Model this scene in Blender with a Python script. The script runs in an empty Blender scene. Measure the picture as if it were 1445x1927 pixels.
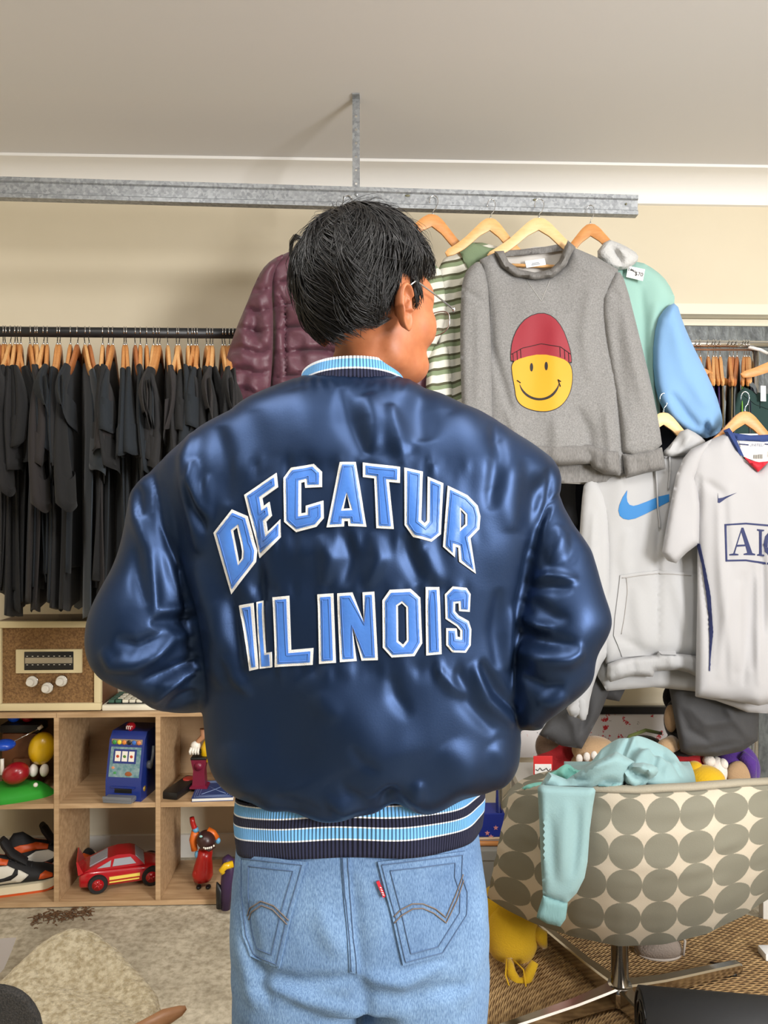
import bpy, bmesh, math, random
import numpy as np
from mathutils import Vector, Matrix
from mathutils.bvhtree import BVHTree
from mathutils.geometry import delaunay_2d_cdt

scene = bpy.context.scene
COL = scene.collection
PI = math.pi
# ------------------------------------------------------------------ camera
F = 1430.0; CX, CY = 722.5, 963.5; CAMZ = 1.30
cam_d = bpy.data.cameras.new('camera'); cam = bpy.data.objects.new('camera', cam_d)
COL.objects.link(cam); cam.location = (0, 0, CAMZ); cam.rotation_euler = (PI/2, 0, 0)
cam_d.sensor_fit = 'VERTICAL'; cam_d.sensor_height = 36.0; cam_d.lens = 36.0*F/1927.0
cam_d.clip_start = 0.02
scene.camera = cam
# ------------------------------------------------------------------ world and lights
w = bpy.data.worlds.new('world'); scene.world = w; w.use_nodes = True
w.node_tree.nodes['Background'].inputs[0].default_value = (0.93, 0.96, 1.0, 1)
w.node_tree.nodes['Background'].inputs[1].default_value = 0.3
def area(name, loc, target, sx, sy, power, col=(1, 1, 1)):
    l = bpy.data.lights.new(name, 'AREA'); l.shape = 'RECTANGLE'; l.size = sx; l.size_y = sy
    l.energy = power; l.color = col
    o = bpy.data.objects.new(name, l); COL.objects.link(o); o.location = loc
    o.rotation_euler = (Vector(target)-Vector(loc)).to_track_quat('-Z', 'Y').to_euler()
    return o
# tall window in the right side wall behind the camera, and the two ceiling battens over the room
area('side_window_light', (2.4, -0.9, 1.70), (-1.3, 2.6, 1.7), 0.8, 1.2, 78, (1.0, 0.99, 0.98))
area('ceiling_batten_light', (-0.75, 0.35, 2.56), (-0.75, 0.36, 0), 0.16, 1.25, 15, (1.0, 0.98, 0.95))
area('ceiling_batten_light', (0.65, 0.35, 2.56), (0.65, 0.36, 0), 0.16, 1.25, 15, (1.0, 0.98, 0.95))
vs = scene.view_settings
vs.view_transform = 'Standard'; vs.look = 'None'; vs.gamma = 1.0; vs.use_curve_mapping = False
vs.exposure = 1.0

# ------------------------------------------------------------------ helpers
def P(px, py, Y):
    return np.array([(px-CX)/F*Y, Y, CAMZ-(py-CY)/F*Y])
K = 0.035                                   # the back wall stands 2 degrees off square
def WY(px, Y0): return Y0/(1-K*(px-CX)/F)
def W(px, py, Y0): return P(px, py, WY(px, Y0))
ROT = math.atan(K)

def lin(c):
    c = c/255.0
    return c/12.92 if c <= 0.04045 else ((c+0.055)/1.055)**2.4
def rgb(r, g, b): return (lin(r), lin(g), lin(b), 1.0)

MATS = {}
def mat(name, col, rough=0.6, metal=0.0, noise=None, bump=None, col2=None, spec=0.5, sheen=0.0, coat=0.0,
        alpha=None, trans=0.0, aniso=0.0, emit=None, stretch=None):
    """noise=(scale, lo, hi) blends col -> col2; bump=(scale, strength, distance); stretch=(x,y,z) of the coords"""
    if name in MATS: return MATS[name]
    m = bpy.data.materials.new(name); m.use_nodes = True
    nt = m.node_tree; b = nt.nodes['Principled BSDF']
    b.inputs['Base Color'].default_value = col
    b.inputs['Roughness'].default_value = rough; b.inputs['Metallic'].default_value = metal
    b.inputs['Specular IOR Level'].default_value = spec
    if sheen: b.inputs['Sheen Weight'].default_value = sheen; b.inputs['Sheen Roughness'].default_value = 0.4
    if coat: b.inputs['Coat Weight'].default_value = coat; b.inputs['Coat Roughness'].default_value = 0.1
    if trans: b.inputs['Transmission Weight'].default_value = trans
    if aniso: b.inputs['Anisotropic'].default_value = aniso
    if alpha is not None: b.inputs['Alpha'].default_value = alpha
    src = None
    if noise or bump:
        tc = nt.nodes.new('ShaderNodeTexCoord'); src = tc.outputs['Object']
        if stretch:
            mp = nt.nodes.new('ShaderNodeMapping'); mp.inputs['Scale'].default_value = stretch
            nt.links.new(src, mp.inputs[0]); src = mp.outputs[0]
    if noise:
        n = nt.nodes.new('ShaderNodeTexNoise'); n.inputs['Scale'].default_value = noise[0]
        n.inputs['Detail'].default_value = 5.0; n.inputs['Roughness'].default_value = 0.6
        nt.links.new(src, n.inputs['Vector'])
        r = nt.nodes.new('ShaderNodeValToRGB'); r.color_ramp.elements[0].position = noise[1]
        r.color_ramp.elements[1].position = noise[2]
        r.color_ramp.elements[0].color = col; r.color_ramp.elements[1].color = col2 or col
        nt.links.new(n.outputs[0], r.inputs[0]); nt.links.new(r.outputs[0], b.inputs['Base Color'])
    if bump:
        n = nt.nodes.new('ShaderNodeTexNoise'); n.inputs['Scale'].default_value = bump[0]
        n.inputs['Detail'].default_value = 4.0
        nt.links.new(src, n.inputs['Vector'])
        bp = nt.nodes.new('ShaderNodeBump'); bp.inputs['Strength'].default_value = bump[1]
        bp.inputs['Distance'].default_value = bump[2] if len(bump) > 2 else 0.002
        nt.links.new(n.outputs[0], bp.inputs['Height']); nt.links.new(bp.outputs[0], b.inputs['Normal'])
    if emit:
        b.inputs['Emission Color'].default_value = emit[0]; b.inputs['Emission Strength'].default_value = emit[1]
    MATS[name] = m
    return m

def wloc(o):
    v = Vector((0, 0, 0))
    while o is not None:
        v += o.location; o = o.parent
    return v
def mesh_obj(name, verts, faces, m, parent=None, smooth=True, world=True):
    """one mesh object; with world=True the verts are world coordinates (parents unrotated)"""
    verts = np.asarray(verts, float).reshape(-1, 3)
    if parent is not None and world:
        verts = verts - np.array(wloc(parent))
    me = bpy.data.meshes.new(name)
    me.from_pydata(verts.tolist(), [], [list(map(int, f)) for f in faces])
    me.update()
    if smooth: me.polygons.foreach_set('use_smooth', [True]*len(me.polygons))
    if m is not None: me.materials.append(m)
    o = bpy.data.objects.new(name, me); COL.objects.link(o)
    if parent is not None: o.parent = parent
    return o
def thing(name, label, cat, loc=(0, 0, 0), rotz=0.0, group=None):
    o = bpy.data.objects.new(name, None); COL.objects.link(o); o.empty_display_size = 0.05
    o.location = Vector([float(x) for x in loc]); o.rotation_euler = (0, 0, rotz)
    o['label'] = label; o['category'] = cat
    if group: o['group'] = group
    return o
def tag(o, label, cat, group=None, kind=None):
    o['label'] = label; o['category'] = cat
    if group: o['group'] = group
    if kind: o['kind'] = kind
    return o
def struct(o): o['kind'] = 'structure'; return o

class MB:
    """collects shapes into one mesh"""
    def __init__(s): s.v = []; s.f = []
    def add(s, verts, faces):
        n = len(s.v); s.v += [tuple(map(float, p)) for p in verts]
        s.f += [tuple(int(i)+n for i in f) for f in faces]; return s
    def box(s, lo, hi, bev=0.0):
        x0, y0, z0 = lo; x1, y1, z1 = hi
        if bev <= 0:
            v = [(x0,y0,z0),(x1,y0,z0),(x1,y1,z0),(x0,y1,z0),(x0,y0,z1),(x1,y0,z1),(x1,y1,z1),(x0,y1,z1)]
            return s.add(v, [(0,3,2,1),(4,5,6,7),(0,1,5,4),(1,2,6,5),(2,3,7,6),(3,0,4,7)])
        bm = bmesh.new(); bmesh.ops.create_cube(bm, size=1)
        for q in bm.verts:
            q.co = Vector(((x0+x1)/2+q.co.x*(x1-x0), (y0+y1)/2+q.co.y*(y1-y0), (z0+z1)/2+q.co.z*(z1-z0)))
        bmesh.ops.bevel(bm, geom=bm.edges[:], offset=bev, segments=2, affect='EDGES', profile=0.6)
        bm.verts.ensure_lookup_table(); bm.verts.index_update()
        s.add([q.co for q in bm.verts], [[q.index for q in f.verts] for f in bm.faces]); bm.free(); return s
    def xf(s, M, start=0):
        s.v = s.v[:start] + [tuple(M @ Vector(p)) for p in s.v[start:]]; return s
    def tube(s, pts, r, n=8, closed=False, cap=True, flat=None):
        pts = [np.array(p, float) for p in pts]; m = len(pts)
        rr = r if hasattr(r, '__len__') else [r]*m
        up = None; rings = []
        for i in range(m):
            if closed: t = pts[(i+1) % m]-pts[i-1]
            else: t = pts[min(i+1, m-1)]-pts[max(i-1, 0)]
            t = t/(np.linalg.norm(t)+1e-12)
            if up is None:
                a = np.array([0, 0, 1.0]) if abs(t[2]) < 0.9 else np.array([1.0, 0, 0])
                up = a
            u = up - t*np.dot(up, t); u /= (np.linalg.norm(u)+1e-12); up = u
            vv = np.cross(t, u)
            k = rr[i]; ra, rb = (k if hasattr(k, '__len__') else (k, k))
            rings.append([pts[i]+u*ra*math.cos(2*PI*j/n)+vv*rb*math.sin(2*PI*j/n) for j in range(n)])
        b = len(s.v); s.v += [tuple(p) for ring in rings for p in ring]
        for i in range(m if closed else m-1):
            i2 = (i+1) % m
            for j in range(n):
                j2 = (j+1) % n
                s.f.append((b+i*n+j, b+i*n+j2, b+i2*n+j2, b+i2*n+j))
        if cap and not closed:
            s.f.append(tuple(b+j for j in range(n-1, -1, -1))); s.f.append(tuple(b+(m-1)*n+j for j in range(n)))
        return s
    def ell(s, c, r, nu=24, nv=14, M=None):
        b = len(s.v); c = np.array(c, float)
        def put(d):
            p = np.array([d[0]*r[0], d[1]*r[1], d[2]*r[2]])
            if M is not None: p = np.array(M @ Vector(p))
            s.v.append(tuple(c+p))
        put((0, 0, 1))
        for i in range(1, nv):
            t = PI*i/nv
            for j in range(nu): put((math.sin(t)*math.cos(2*PI*j/nu), math.sin(t)*math.sin(2*PI*j/nu), math.cos(t)))
        put((0, 0, -1)); e = len(s.v)-1
        for j in range(nu):
            j2 = (j+1) % nu
            s.f.append((b, b+1+j, b+1+j2))
            for i in range(nv-2): s.f.append((b+1+i*nu+j, b+1+(i+1)*nu+j, b+1+(i+1)*nu+j2, b+1+i*nu+j2))
            s.f.append((e, b+1+(nv-2)*nu+j2, b+1+(nv-2)*nu+j))
        return s
    def lathe(s, prof, n=24, c=(0, 0, 0), axis='Z'):
        b = len(s.v)
        for (r, z) in prof:
            for j in range(n):
                a = 2*PI*j/n
                p = (r*math.cos(a), r*math.sin(a), z)
                if axis == 'Y': p = (p[0], p[2], p[1])
                if axis == 'X': p = (p[2], p[0], p[1])
                s.v.append((p[0]+c[0], p[1]+c[1], p[2]+c[2]))
        for i in range(len(prof)-1):
            for j in range(n):
                j2 = (j+1) % n; s.f.append((b+i*n+j, b+i*n+j2, b+(i+1)*n+j2, b+(i+1)*n+j))
        s.f.append(tuple(b+j for j in range(n-1, -1, -1))); s.f.append(tuple(b+(len(prof)-1)*n+j for j in range(n)))
        return s
    def prism(s, poly, d0, d1, M=None):
        """poly in (x,z) extruded along y from d0 to d1"""
        n = len(poly); b = len(s.v)
        pts = [(x, d0, z) for x, z in poly]+[(x, d1, z) for x, z in poly]
        if M is not None: pts = [tuple(M @ Vector(p)) for p in pts]
        s.v += [tuple(map(float, p)) for p in pts]
        s.f.append(tuple(b+i for i in range(n))); s.f.append(tuple(b+n+i for i in range(n-1, -1, -1)))
        for i in range(n):
            j = (i+1) % n; s.f.append((b+i, b+n+i, b+n+j, b+j))
        return s
    def build(s, name, m, parent=None, smooth=True, world=True):
        return mesh_obj(name, s.v, s.f, m, parent, smooth, world)

def auto_smooth(o, ang=40):
    """flat-shade sharp edges"""
    bm = bmesh.new(); bm.from_mesh(o.data)
    bmesh.ops.recalc_face_normals(bm, faces=bm.faces)
    for e in bm.edges:
        if len(e.link_faces) == 2 and e.calc_face_angle(0) > math.radians(ang): e.smooth = False
    for f in bm.faces: f.smooth = True
    bm.to_mesh(o.data); bm.free(); return o

def remesh(mb, voxel):
    """voxel union of a collection of closed shapes -> (verts, faces) arrays"""
    me = bpy.data.meshes.new('tmp'); me.from_pydata(mb.v, [], mb.f); me.update()
    bm = bmesh.new(); bm.from_mesh(me); bmesh.ops.recalc_face_normals(bm, faces=bm.faces); bm.to_mesh(me); bm.free()
    o = bpy.data.objects.new('tmp', me); COL.objects.link(o)
    md = o.modifiers.new('r', 'REMESH'); md.mode = 'VOXEL'; md.voxel_size = voxel
    dg = bpy.context.evaluated_depsgraph_get()
    m2 = bpy.data.meshes.new_from_object(o.evaluated_get(dg))
    n = len(m2.vertices); v = np.empty(n*3); m2.vertices.foreach_get('co', v); v = v.reshape(-1, 3)
    faces = [tuple(p.vertices) for p in m2.polygons]
    bpy.data.objects.remove(o); bpy.data.meshes.remove(me); bpy.data.meshes.remove(m2)
    return v, faces
def edges_of(faces):
    e = set()
    for f in faces:
        for i in range(len(f)):
            a, b = f[i], f[(i+1) % len(f)]
            e.add((a, b) if a < b else (b, a))
    return np.array(list(e))
def smooth_v(v, E, it=10, lam=0.5):
    n = len(v); a, b = E[:, 0], E[:, 1]
    deg = np.bincount(a, minlength=n)+np.bincount(b, minlength=n); deg = np.maximum(deg, 1)[:, None]
    for _ in range(it):
        s = np.stack([np.bincount(a, v[b, k], n)+np.bincount(b, v[a, k], n) for k in range(3)], 1)
        v = v+(s/deg-v)*lam
    return v
def normals_of(v, faces):
    tri = np.array([f[:3] if len(f) == 3 else f[:3] for f in faces]); q = np.array([f[-1] for f in faces])
    d1 = v[tri[:, 2]]-v[tri[:, 0]]; d2 = v[q]-v[tri[:, 1]]
    fn = np.cross(d1, d2)
    three = np.array([len(f) == 3 for f in faces])
    if three.any(): fn[three] = np.cross(v[tri[three, 1]]-v[tri[three, 0]], v[tri[three, 2]]-v[tri[three, 0]])
    n = np.zeros_like(v)
    for k in range(4):
        idx = np.array([f[min(k, len(f)-1)] for f in faces])
        for c in range(3): n[:, c] += np.bincount(idx, fn[:, c], len(v))
    return n/(np.linalg.norm(n, axis=1)[:, None]+1e-12)
def proj(v): return np.stack([CX+F*v[:, 0]/v[:, 1], CY-F*(v[:, 2]-CAMZ)/v[:, 1]], 1)
def fold_field(p, strokes):
    """sum of soft ridges (+) and valleys (-) along polylines on the cloth; p (n,2)"""
    h = np.zeros(len(p))
    for pts, wid, amp in strokes:
        pts = np.array(pts, float); L = np.r_[0, np.cumsum(np.linalg.norm(np.diff(pts, axis=0), axis=1))]
        best = np.full(len(p), 1e9); tb = np.zeros(len(p))
        for i in range(len(pts)-1):
            a, b = pts[i], pts[i+1]; d = b-a; l2 = d@d
            t = np.clip(((p-a)@d)/l2, 0, 1); q = a+t[:, None]*d
            dd = np.linalg.norm(p-q, axis=1); k = dd < best
            best[k] = dd[k]; tb[k] = (L[i]+t[k]*math.sqrt(l2))/L[-1]
        wv = wid*(0.55+0.45*np.sin(PI*np.clip(tb, 0.02, .98)))
        h += amp*np.exp(-(best/wv)**2)*np.clip(np.sin(PI*np.clip(tb, 0, 1)), 0, 1)**0.5
    return h
_rng = np.random.RandomState(7)
_G = _rng.randn(64, 64, 64).astype(np.float32)
def vnoise(p):
    """smooth value noise, p (n,3)"""
    i = np.floor(p).astype(int); f = p-i; f = f*f*(3-2*f); r = 0
    for dx in (0, 1):
        for dy in (0, 1):
            for dz in (0, 1):
                wgt = (f[:, 0] if dx else 1-f[:, 0])*(f[:, 1] if dy else 1-f[:, 1])*(f[:, 2] if dz else 1-f[:, 2])
                r = r+wgt*_G[(i[:, 0]+dx) % 64, (i[:, 1]+dy) % 64, (i[:, 2]+dz) % 64]
    return r
def lerp_curve(xs, ys, x): return np.interp(x, xs, ys)
def inside(poly, x, y):
    c = False; n = len(poly); j = n-1
    for i in range(n):
        xi, yi = poly[i]; xj, yj = poly[j]
        if (yi > y) != (yj > y) and x < (xj-xi)*(y-yi)/(yj-yi)+xi: c = not c
        j = i
    return c
def offset_poly(poly, d):
    """positive d = inward, whichever the winding"""
    p = np.array(poly, float); n = len(p)
    A = 0.5*sum(p[i][0]*p[(i+1) % n][1]-p[(i+1) % n][0]*p[i][1] for i in range(n))
    sgn = 1 if A > 0 else -1; out = []
    for i in range(n):
        a, b, c = p[i-1], p[i], p[(i+1) % n]
        d1 = (b-a)/np.linalg.norm(b-a); d2 = (c-b)/np.linalg.norm(c-b)
        n1 = sgn*np.array([-d1[1], d1[0]]); n2 = sgn*np.array([-d2[1], d2[0]])
        m = n1+n2; den = 1+n1@n2
        m = m/max(den, 0.45); out.append(b+m*d)
    return [tuple(q) for q in out]
def dense(poly, step):
    out = []
    n = len(poly)
    for i in range(n):
        a = np.array(poly[i]); b = np.array(poly[(i+1) % n]); k = max(1, int(np.linalg.norm(b-a)/step))
        out += [tuple(a+(b-a)*t/k) for t in range(k)]
    return out
def fill(poly, holes=(), step=5.0):
    """triangulated patch: (pts2d, tris, boundary loops)"""
    loops = [dense(poly, step)]+[dense(h, step) for h in holes]
    pts = []; ed = []
    for L in loops:
        b = len(pts); pts += L; ed += [(b+i, b+(i+1) % len(L)) for i in range(len(L))]
    nb = len(pts)
    xs = [q[0] for q in poly]; ys = [q[1] for q in poly]
    P2 = np.array(pts)
    y = min(ys)+step/2; r = 0
    while y < max(ys):
        x = min(xs)+(step/2 if r % 2 else 0)
        while x < max(xs):
            if inside(poly, x, y) and not any(inside(h, x, y) for h in holes):
                if np.min((P2[:, 0]-x)**2+(P2[:, 1]-y)**2) > (0.55*step)**2: pts.append((x, y))
            x += step
        y += step*0.87; r += 1
    vo, eo, fo, ov, oe, of = delaunay_2d_cdt([Vector(q) for q in pts], ed, [], 0, 1e-6)
    tris = []
    for f in fo:
        cx = sum(vo[i][0] for i in f)/3; cy = sum(vo[i][1] for i in f)/3
        if inside(poly, cx, cy) and not any(inside(h, cx, cy) for h in holes): tris.append(tuple(f))
    return [tuple(q) for q in vo], tris
def rim_edges(tris):
    c = {}
    for t in tris:
        for i in range(3):
            a, b = t[i], t[(i+1) % 3]; c[(min(a, b), max(a, b))] = c.get((min(a, b), max(a, b)), 0)+(1 if a < b else -1) if False else c.get((min(a, b), max(a, b)), 0)+1
    return [e for e, k in c.items() if k == 1]
def patch_on(bvh, poly, holes, name, m, parent, lift, thick=0.002, step=5.0, bulge=0.0, default_Y=1.0, sm=0):
    """a sewn patch lying on a cloth surface: outline given as seen in the photo, dropped on the surface, with its own thickness"""
    pts, tris = fill(poly, holes, step)
    hit = []
    for (x, y) in pts:
        d = Vector(((x-CX)/F, 1, -(y-CY)/F)).normalized()
        loc, nor, idx, dist = bvh.ray_cast(Vector((0, 0, CAMZ)), d)
        if loc is None:
            loc = Vector(P(x, y, default_Y)); nor = Vector((0, -1, 0))
        hit.append((np.array(loc), np.array(nor)))
    v0 = np.array([h[0] for h in hit]); nn = np.array([h[1] for h in hit])
    if sm:
        E = np.array(sorted({(min(t[i], t[i-1]), max(t[i], t[i-1])) for t in tris for i in range(3)}))
        nn = smooth_v(nn, E, sm); v0 = smooth_v(v0, E, sm) if sm > 5 else v0
    nn /= np.linalg.norm(nn, axis=1)[:, None]
    rim = rim_edges(tris); rset = {i for e in rim for i in e}
    lf = np.full(len(v0), lift)
    if bulge:
        B = np.array([pts[i] for i in rset])
        dmin = np.array([np.sqrt(np.min((B[:, 0]-x)**2+(B[:, 1]-y)**2)) for x, y in pts])
        lf = lift+bulge*(1-np.exp(-dmin/4.0))
    top = v0+nn*lf[:, None]; bot = v0+nn*(lift-thick)
    n = len(top); faces = []
    for t in tris:
        a, b, c = t
        nrm = np.cross(top[b]-top[a], top[c]-top[a])
        faces.append(t if nrm@nn[a] > 0 else (a, c, b))
    for a, b in rim: faces.append((a, b, b+n, a+n))
    used = sorted({i for f in faces for i in f}); mp = {k: i for i, k in enumerate(used)}
    allv = np.r_[top, bot]
    o = mesh_obj(name, allv[used], [tuple(mp[i] for i in f) for f in faces], m, parent)
    return auto_smooth(o, 50)
def thread_on(bvh, lines, name, m, parent, r=0.0008, lift=0.001, step=4.0, kind=None):
    """stitch lines lying on a surface"""
    mb = MB()
    for L in lines:
        pts = []
        for i in range(len(L)-1):
            a = np.array(L[i]); b = np.array(L[i+1]); k = max(1, int(np.linalg.norm(b-a)/step))
            pts += [a+(b-a)*t/k for t in range(k)]
        pts.append(np.array(L[-1])); q = []
        for (x, y) in pts:
            d = Vector(((x-CX)/F, 1, -(y-CY)/F)).normalized()
            loc, nor, idx, dist = bvh.ray_cast(Vector((0, 0, CAMZ)), d)
            if loc is not None: q.append(np.array(loc)+np.array(nor)*lift)
        if len(q) > 1: mb.tube(q, r, 5)
    o = mb.build(name, m, parent)
    if kind: o['kind'] = kind
    return o
def bvh_of(v, faces): return BVHTree.FromPolygons([Vector(p) for p in v], faces)
def copy_tree(o, parent=None):
    c = o.copy(); COL.objects.link(c); c.parent = parent
    for ch in list(o.children): copy_tree(ch, c)
    return c
# ================================================================== the room
def concrete():
    m = bpy.data.materials.new('concrete_floor'); m.use_nodes = True; nt = m.node_tree; b = nt.nodes['Principled BSDF']
    tc = nt.nodes.new('ShaderNodeTexCoord')
    def noise(s, d=6, r=.6):
        n = nt.nodes.new('ShaderNodeTexNoise'); n.inputs['Scale'].default_value = s; n.inputs['Detail'].default_value = d
        n.inputs['Roughness'].default_value = r; nt.links.new(tc.outputs['Object'], n.inputs['Vector']); return n
    def ramp(n, p0, c0, p1, c1):
        r = nt.nodes.new('ShaderNodeValToRGB'); e = r.color_ramp.elements
        e[0].position = p0; e[0].color = c0; e[1].position = p1; e[1].color = c1
        nt.links.new(n.outputs[0], r.inputs[0]); return r
    a = ramp(noise(4.5), .3, rgb(158, 148, 128), .7, rgb(216, 206, 184))
    c = ramp(noise(45, 4), .35, rgb(150, 140, 120), .6, (1, 1, 1, 1))
    mx = nt.nodes.new('ShaderNodeMix'); mx.data_type = 'RGBA'; mx.blend_type = 'MULTIPLY'; mx.inputs[0].default_value = .55
    nt.links.new(a.outputs[0], mx.inputs[6]); nt.links.new(c.outputs[0], mx.inputs[7])
    s = ramp(noise(9, 8, .75), .64, (0, 0, 0, 1), .72, (1, 1, 1, 1))
    mx2 = nt.nodes.new('ShaderNodeMix'); mx2.data_type = 'RGBA'
    nt.links.new(s.outputs[0], mx2.inputs[0]); nt.links.new(mx.outputs[2], mx2.inputs[6])
    mx2.inputs[7].default_value = rgb(215, 208, 190)
    nt.links.new(mx2.outputs[2], b.inputs['Base Color'])
    b.inputs['Roughness'].default_value = .55
    bp = nt.nodes.new('ShaderNodeBump'); bp.inputs['Strength'].default_value = .25; bp.inputs['Distance'].default_value = .004
    nt.links.new(noise(60, 5).outputs[0], bp.inputs['Height']); nt.links.new(bp.outputs[0], b.inputs['Normal'])
    return m
M_wall = mat('cream_wall_paint', rgb(212, 201, 176), .55, bump=(35, .06, .002), noise=(1.3, .3, .7), col2=rgb(219, 208, 184))
M_white = mat('white_ceiling_paint', rgb(222, 221, 222), .7, bump=(50, .05, .001))
M_cornice = mat('cornice_white_paint', rgb(236, 234, 230), .5)
H = 2.59; YW = 2.90
XL, XR, YB = -2.6, 2.9, -2.6
def wy(x, Y0=YW): return Y0+K*x
struct(MB().box((XL, YB, -0.08), (XR, 3.2, 0.0)).build('floor', concrete(), smooth=False))
struct(MB().box((XL, YB, H), (XR, 3.2, H+0.08)).build('ceiling', M_white, smooth=False))
# back wall with the door opening at its right
xo = (1268-CX)/F*YW*1.012; zo = 2.09
mb = MB()
def wallbox(x0, x1, z0, z1, y0=0.0, y1=0.12):
    v = []
    for z in (z0, z1):
        v += [(x0, wy(x0)+y0, z), (x1, wy(x1)+y0, z), (x1, wy(x1)+y1, z), (x0, wy(x0)+y1, z)]
    return v, [(0,3,2,1),(4,5,6,7),(0,1,5,4),(1,2,6,5),(2,3,7,6),(3,0,4,7)]
mb.add(*wallbox(XL, xo, 0, H)); mb.add(*wallbox(xo, XR, zo, H))
struct(mb.build('wall_back', M_wall, smooth=False))
struct(MB().box((XL-0.1, YB, 0), (XL, 3.1, H)).build('wall_left', M_wall, smooth=False))
struct(MB().box((XR, YB, 0), (XR+0.1, 3.1, H)).build('wall_right', M_wall, smooth=False))
struct(MB().box((XL, YB-.1, 0), (XR, YB, H)).build('wall_front', mat('dark_contrast_wall', rgb(62, 60, 60), .5), smooth=False))  # unseen wall, coloured dark so the satin jacket reflects with more contrast
# cove cornice
mb = MB(); prof = []
for i in range(9):
    a = PI/2*i/8; prof.append((-0.115+0.105*(math.sin(a)), H-0.008-0.105*(1-math.cos(a)))) if False else None
pr = [(-0.125, H), (-0.125, H-0.010), (-0.112, H-0.012)]
for i in range(1, 8):
    a = PI/2*i/8; pr.append((-0.112+0.098*math.sin(a)*1.0, H-0.012-0.088*(1-math.cos(a))))
pr += [(-0.013, H-0.104), (0.0, H-0.106), (0.0, H)]
v = []; f = []
for x in (XL, XR): v += [(x, wy(x)+d, z) for d, z in pr]
n = len(pr)
for i in range(n): j = (i+1) % n; f.append((i, j, n+j, n+i))
o = mesh_obj('trim_1', v, f, M_cornice); struct(auto_smooth(o, 35))
# lintel trim below the bulkhead and door track strip
M_trim = mat('aluminium_cream_trim', rgb(226, 220, 200), .35)
mb = MB(); mb.add(*wallbox(xo-0.02, XR, zo-0.028, zo+0.012, -0.018, 0.11)); mb.add(*wallbox(xo-0.02, XR, zo-0.055, zo-0.030, 0.05, 0.11))
struct(mb.build('trim_2', M_trim, smooth=False))
M_foil = mat('grey_door_panel', rgb(74, 78, 80), .42, .2, noise=(38, .35, .65), col2=rgb(108, 113, 113), bump=(38, .6, .006), stretch=(1, 1, .55))
mb = MB(); mb.add(*wallbox(xo-0.05, XR, 0.0, zo+0.02, 0.06, 0.10))
struct(mb.build('door_1', M_foil, smooth=False))

# galvanised garage rail
def galv():
    m = bpy.data.materials.new('galvanised_steel'); m.use_nodes = True; nt = m.node_tree; b = nt.nodes['Principled BSDF']
    tc = nt.nodes.new('ShaderNodeTexCoord'); vo = nt.nodes.new('ShaderNodeTexVoronoi'); vo.inputs['Scale'].default_value = 130
    nt.links.new(tc.outputs['Object'], vo.inputs['Vector'])
    r = nt.nodes.new('ShaderNodeValToRGB'); r.color_ramp.elements[0].color = rgb(132, 136, 140); r.color_ramp.elements[1].color = rgb(178, 182, 186)
    nt.links.new(vo.outputs['Color'], r.inputs[0]); nt.links.new(r.outputs[0], b.inputs['Base Color'])
    b.inputs['Metallic'].default_value = .55; b.inputs['Roughness'].default_value = .38
    return m
M_galv = galv()
YR = 2.345
zr0 = CAMZ+(CY-397)/F*2.42*0.98; zr1 = zr0+0.062
xe = .803
rail = thing('garage_rail', 'long galvanised steel rail hung below the ceiling above the clothes', 'rail', (0, YR, zr0))
KR = .068
def railpt(x, d, z): return (x, YR+KR*x+d, z)
prof = [(0.0, 0), (0.0, .012), (.006, .016), (.006, .046), (0.0, .050), (0.0, .062), (.030, .062), (.030, .054), (.028, .054), (.028, .060),
        (.002, .060), (.002, .052), (.008, .047), (.008, .015), (.002, .010), (.002, .002), (.028, .002), (.028, .008), (.030, .008), (.030, 0)]
v = []
for x in (-2.55, xe): v += [railpt(x, d, zr0+z) for d, z in prof]
n = len(prof); f = [(i, (i+1) % n, n+(i+1) % n, n+i) for i in range(n)]+[tuple(range(n-1, -1, -1)), tuple(range(n, 2*n))]
auto_smooth(mesh_obj('channel', v, f, M_galv, rail), 30)
M_dark = mat('dark_slot', rgb(30, 30, 32), .7)
for (sx, sy, ww) in ((767, 368, .016), (1007, 376, .014), (1178, 384, .006)):
    c = P(sx, sy, (YR+.004)/(1-KR*(sx-CX)/F)); mb = MB(); mb.lathe([(0.0035, -.001), (0.0035, .0008)], 14, axis='Y'); 
    mb.v = [(p[0]*ww/.0035*.5+c[0], p[1]+c[1], p[2]*1.0+c[2]) for p in mb.v]
    mb.build('slot', mat('slot_olive', rgb(120, 118, 96), .6), rail)
c = W(671, 366, YR+.002); mb = MB().ell(c, (.006, .004, .006), 12, 8); mb.build('bolt', M_galv, rail)
# perforated drop bracket
xb = (670-CX)/F*(YR+.02); yb = YR+.022
zt = H; zb = zr0+.02
mb = MB(); hw = .0115
# front flange as a ladder of strips round its holes
pitch = .042; z = zb; k = 0
while z < zt-.001:
    z2 = min(z+pitch, zt)
    hz0, hz1 = z+pitch/2-.0035, z+pitch/2+.0035
    if hz1 < zt-.03 and z > zr0+.05:
        mb.box((xb-hw, yb-.001, z), (xb+hw, yb+.001, hz0)); mb.box((xb-hw, yb-.001, hz1), (xb+hw, yb+.001, z2))
        mb.box((xb-hw, yb-.001, hz0), (xb-.0035, yb+.001, hz1)); mb.box((xb+.0035, yb-.001, hz0), (xb+hw, yb+.001, hz1))
    else: mb.box((xb-hw, yb-.001, z), (xb+hw, yb+.001, z2))
    # side flange with slots
    mb.box((xb-hw, yb, z), (xb-hw+.002, yb+.010, z2)); mb.box((xb-hw, yb+.016, z), (xb-hw+.002, yb+.026, z2))
    mb.box((xb-hw, yb+.010, z), (xb-hw+.002, yb+.016, z+.014))
    z = z2
mb.build('drop_bracket', M_galv, rail, smooth=False)
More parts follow.
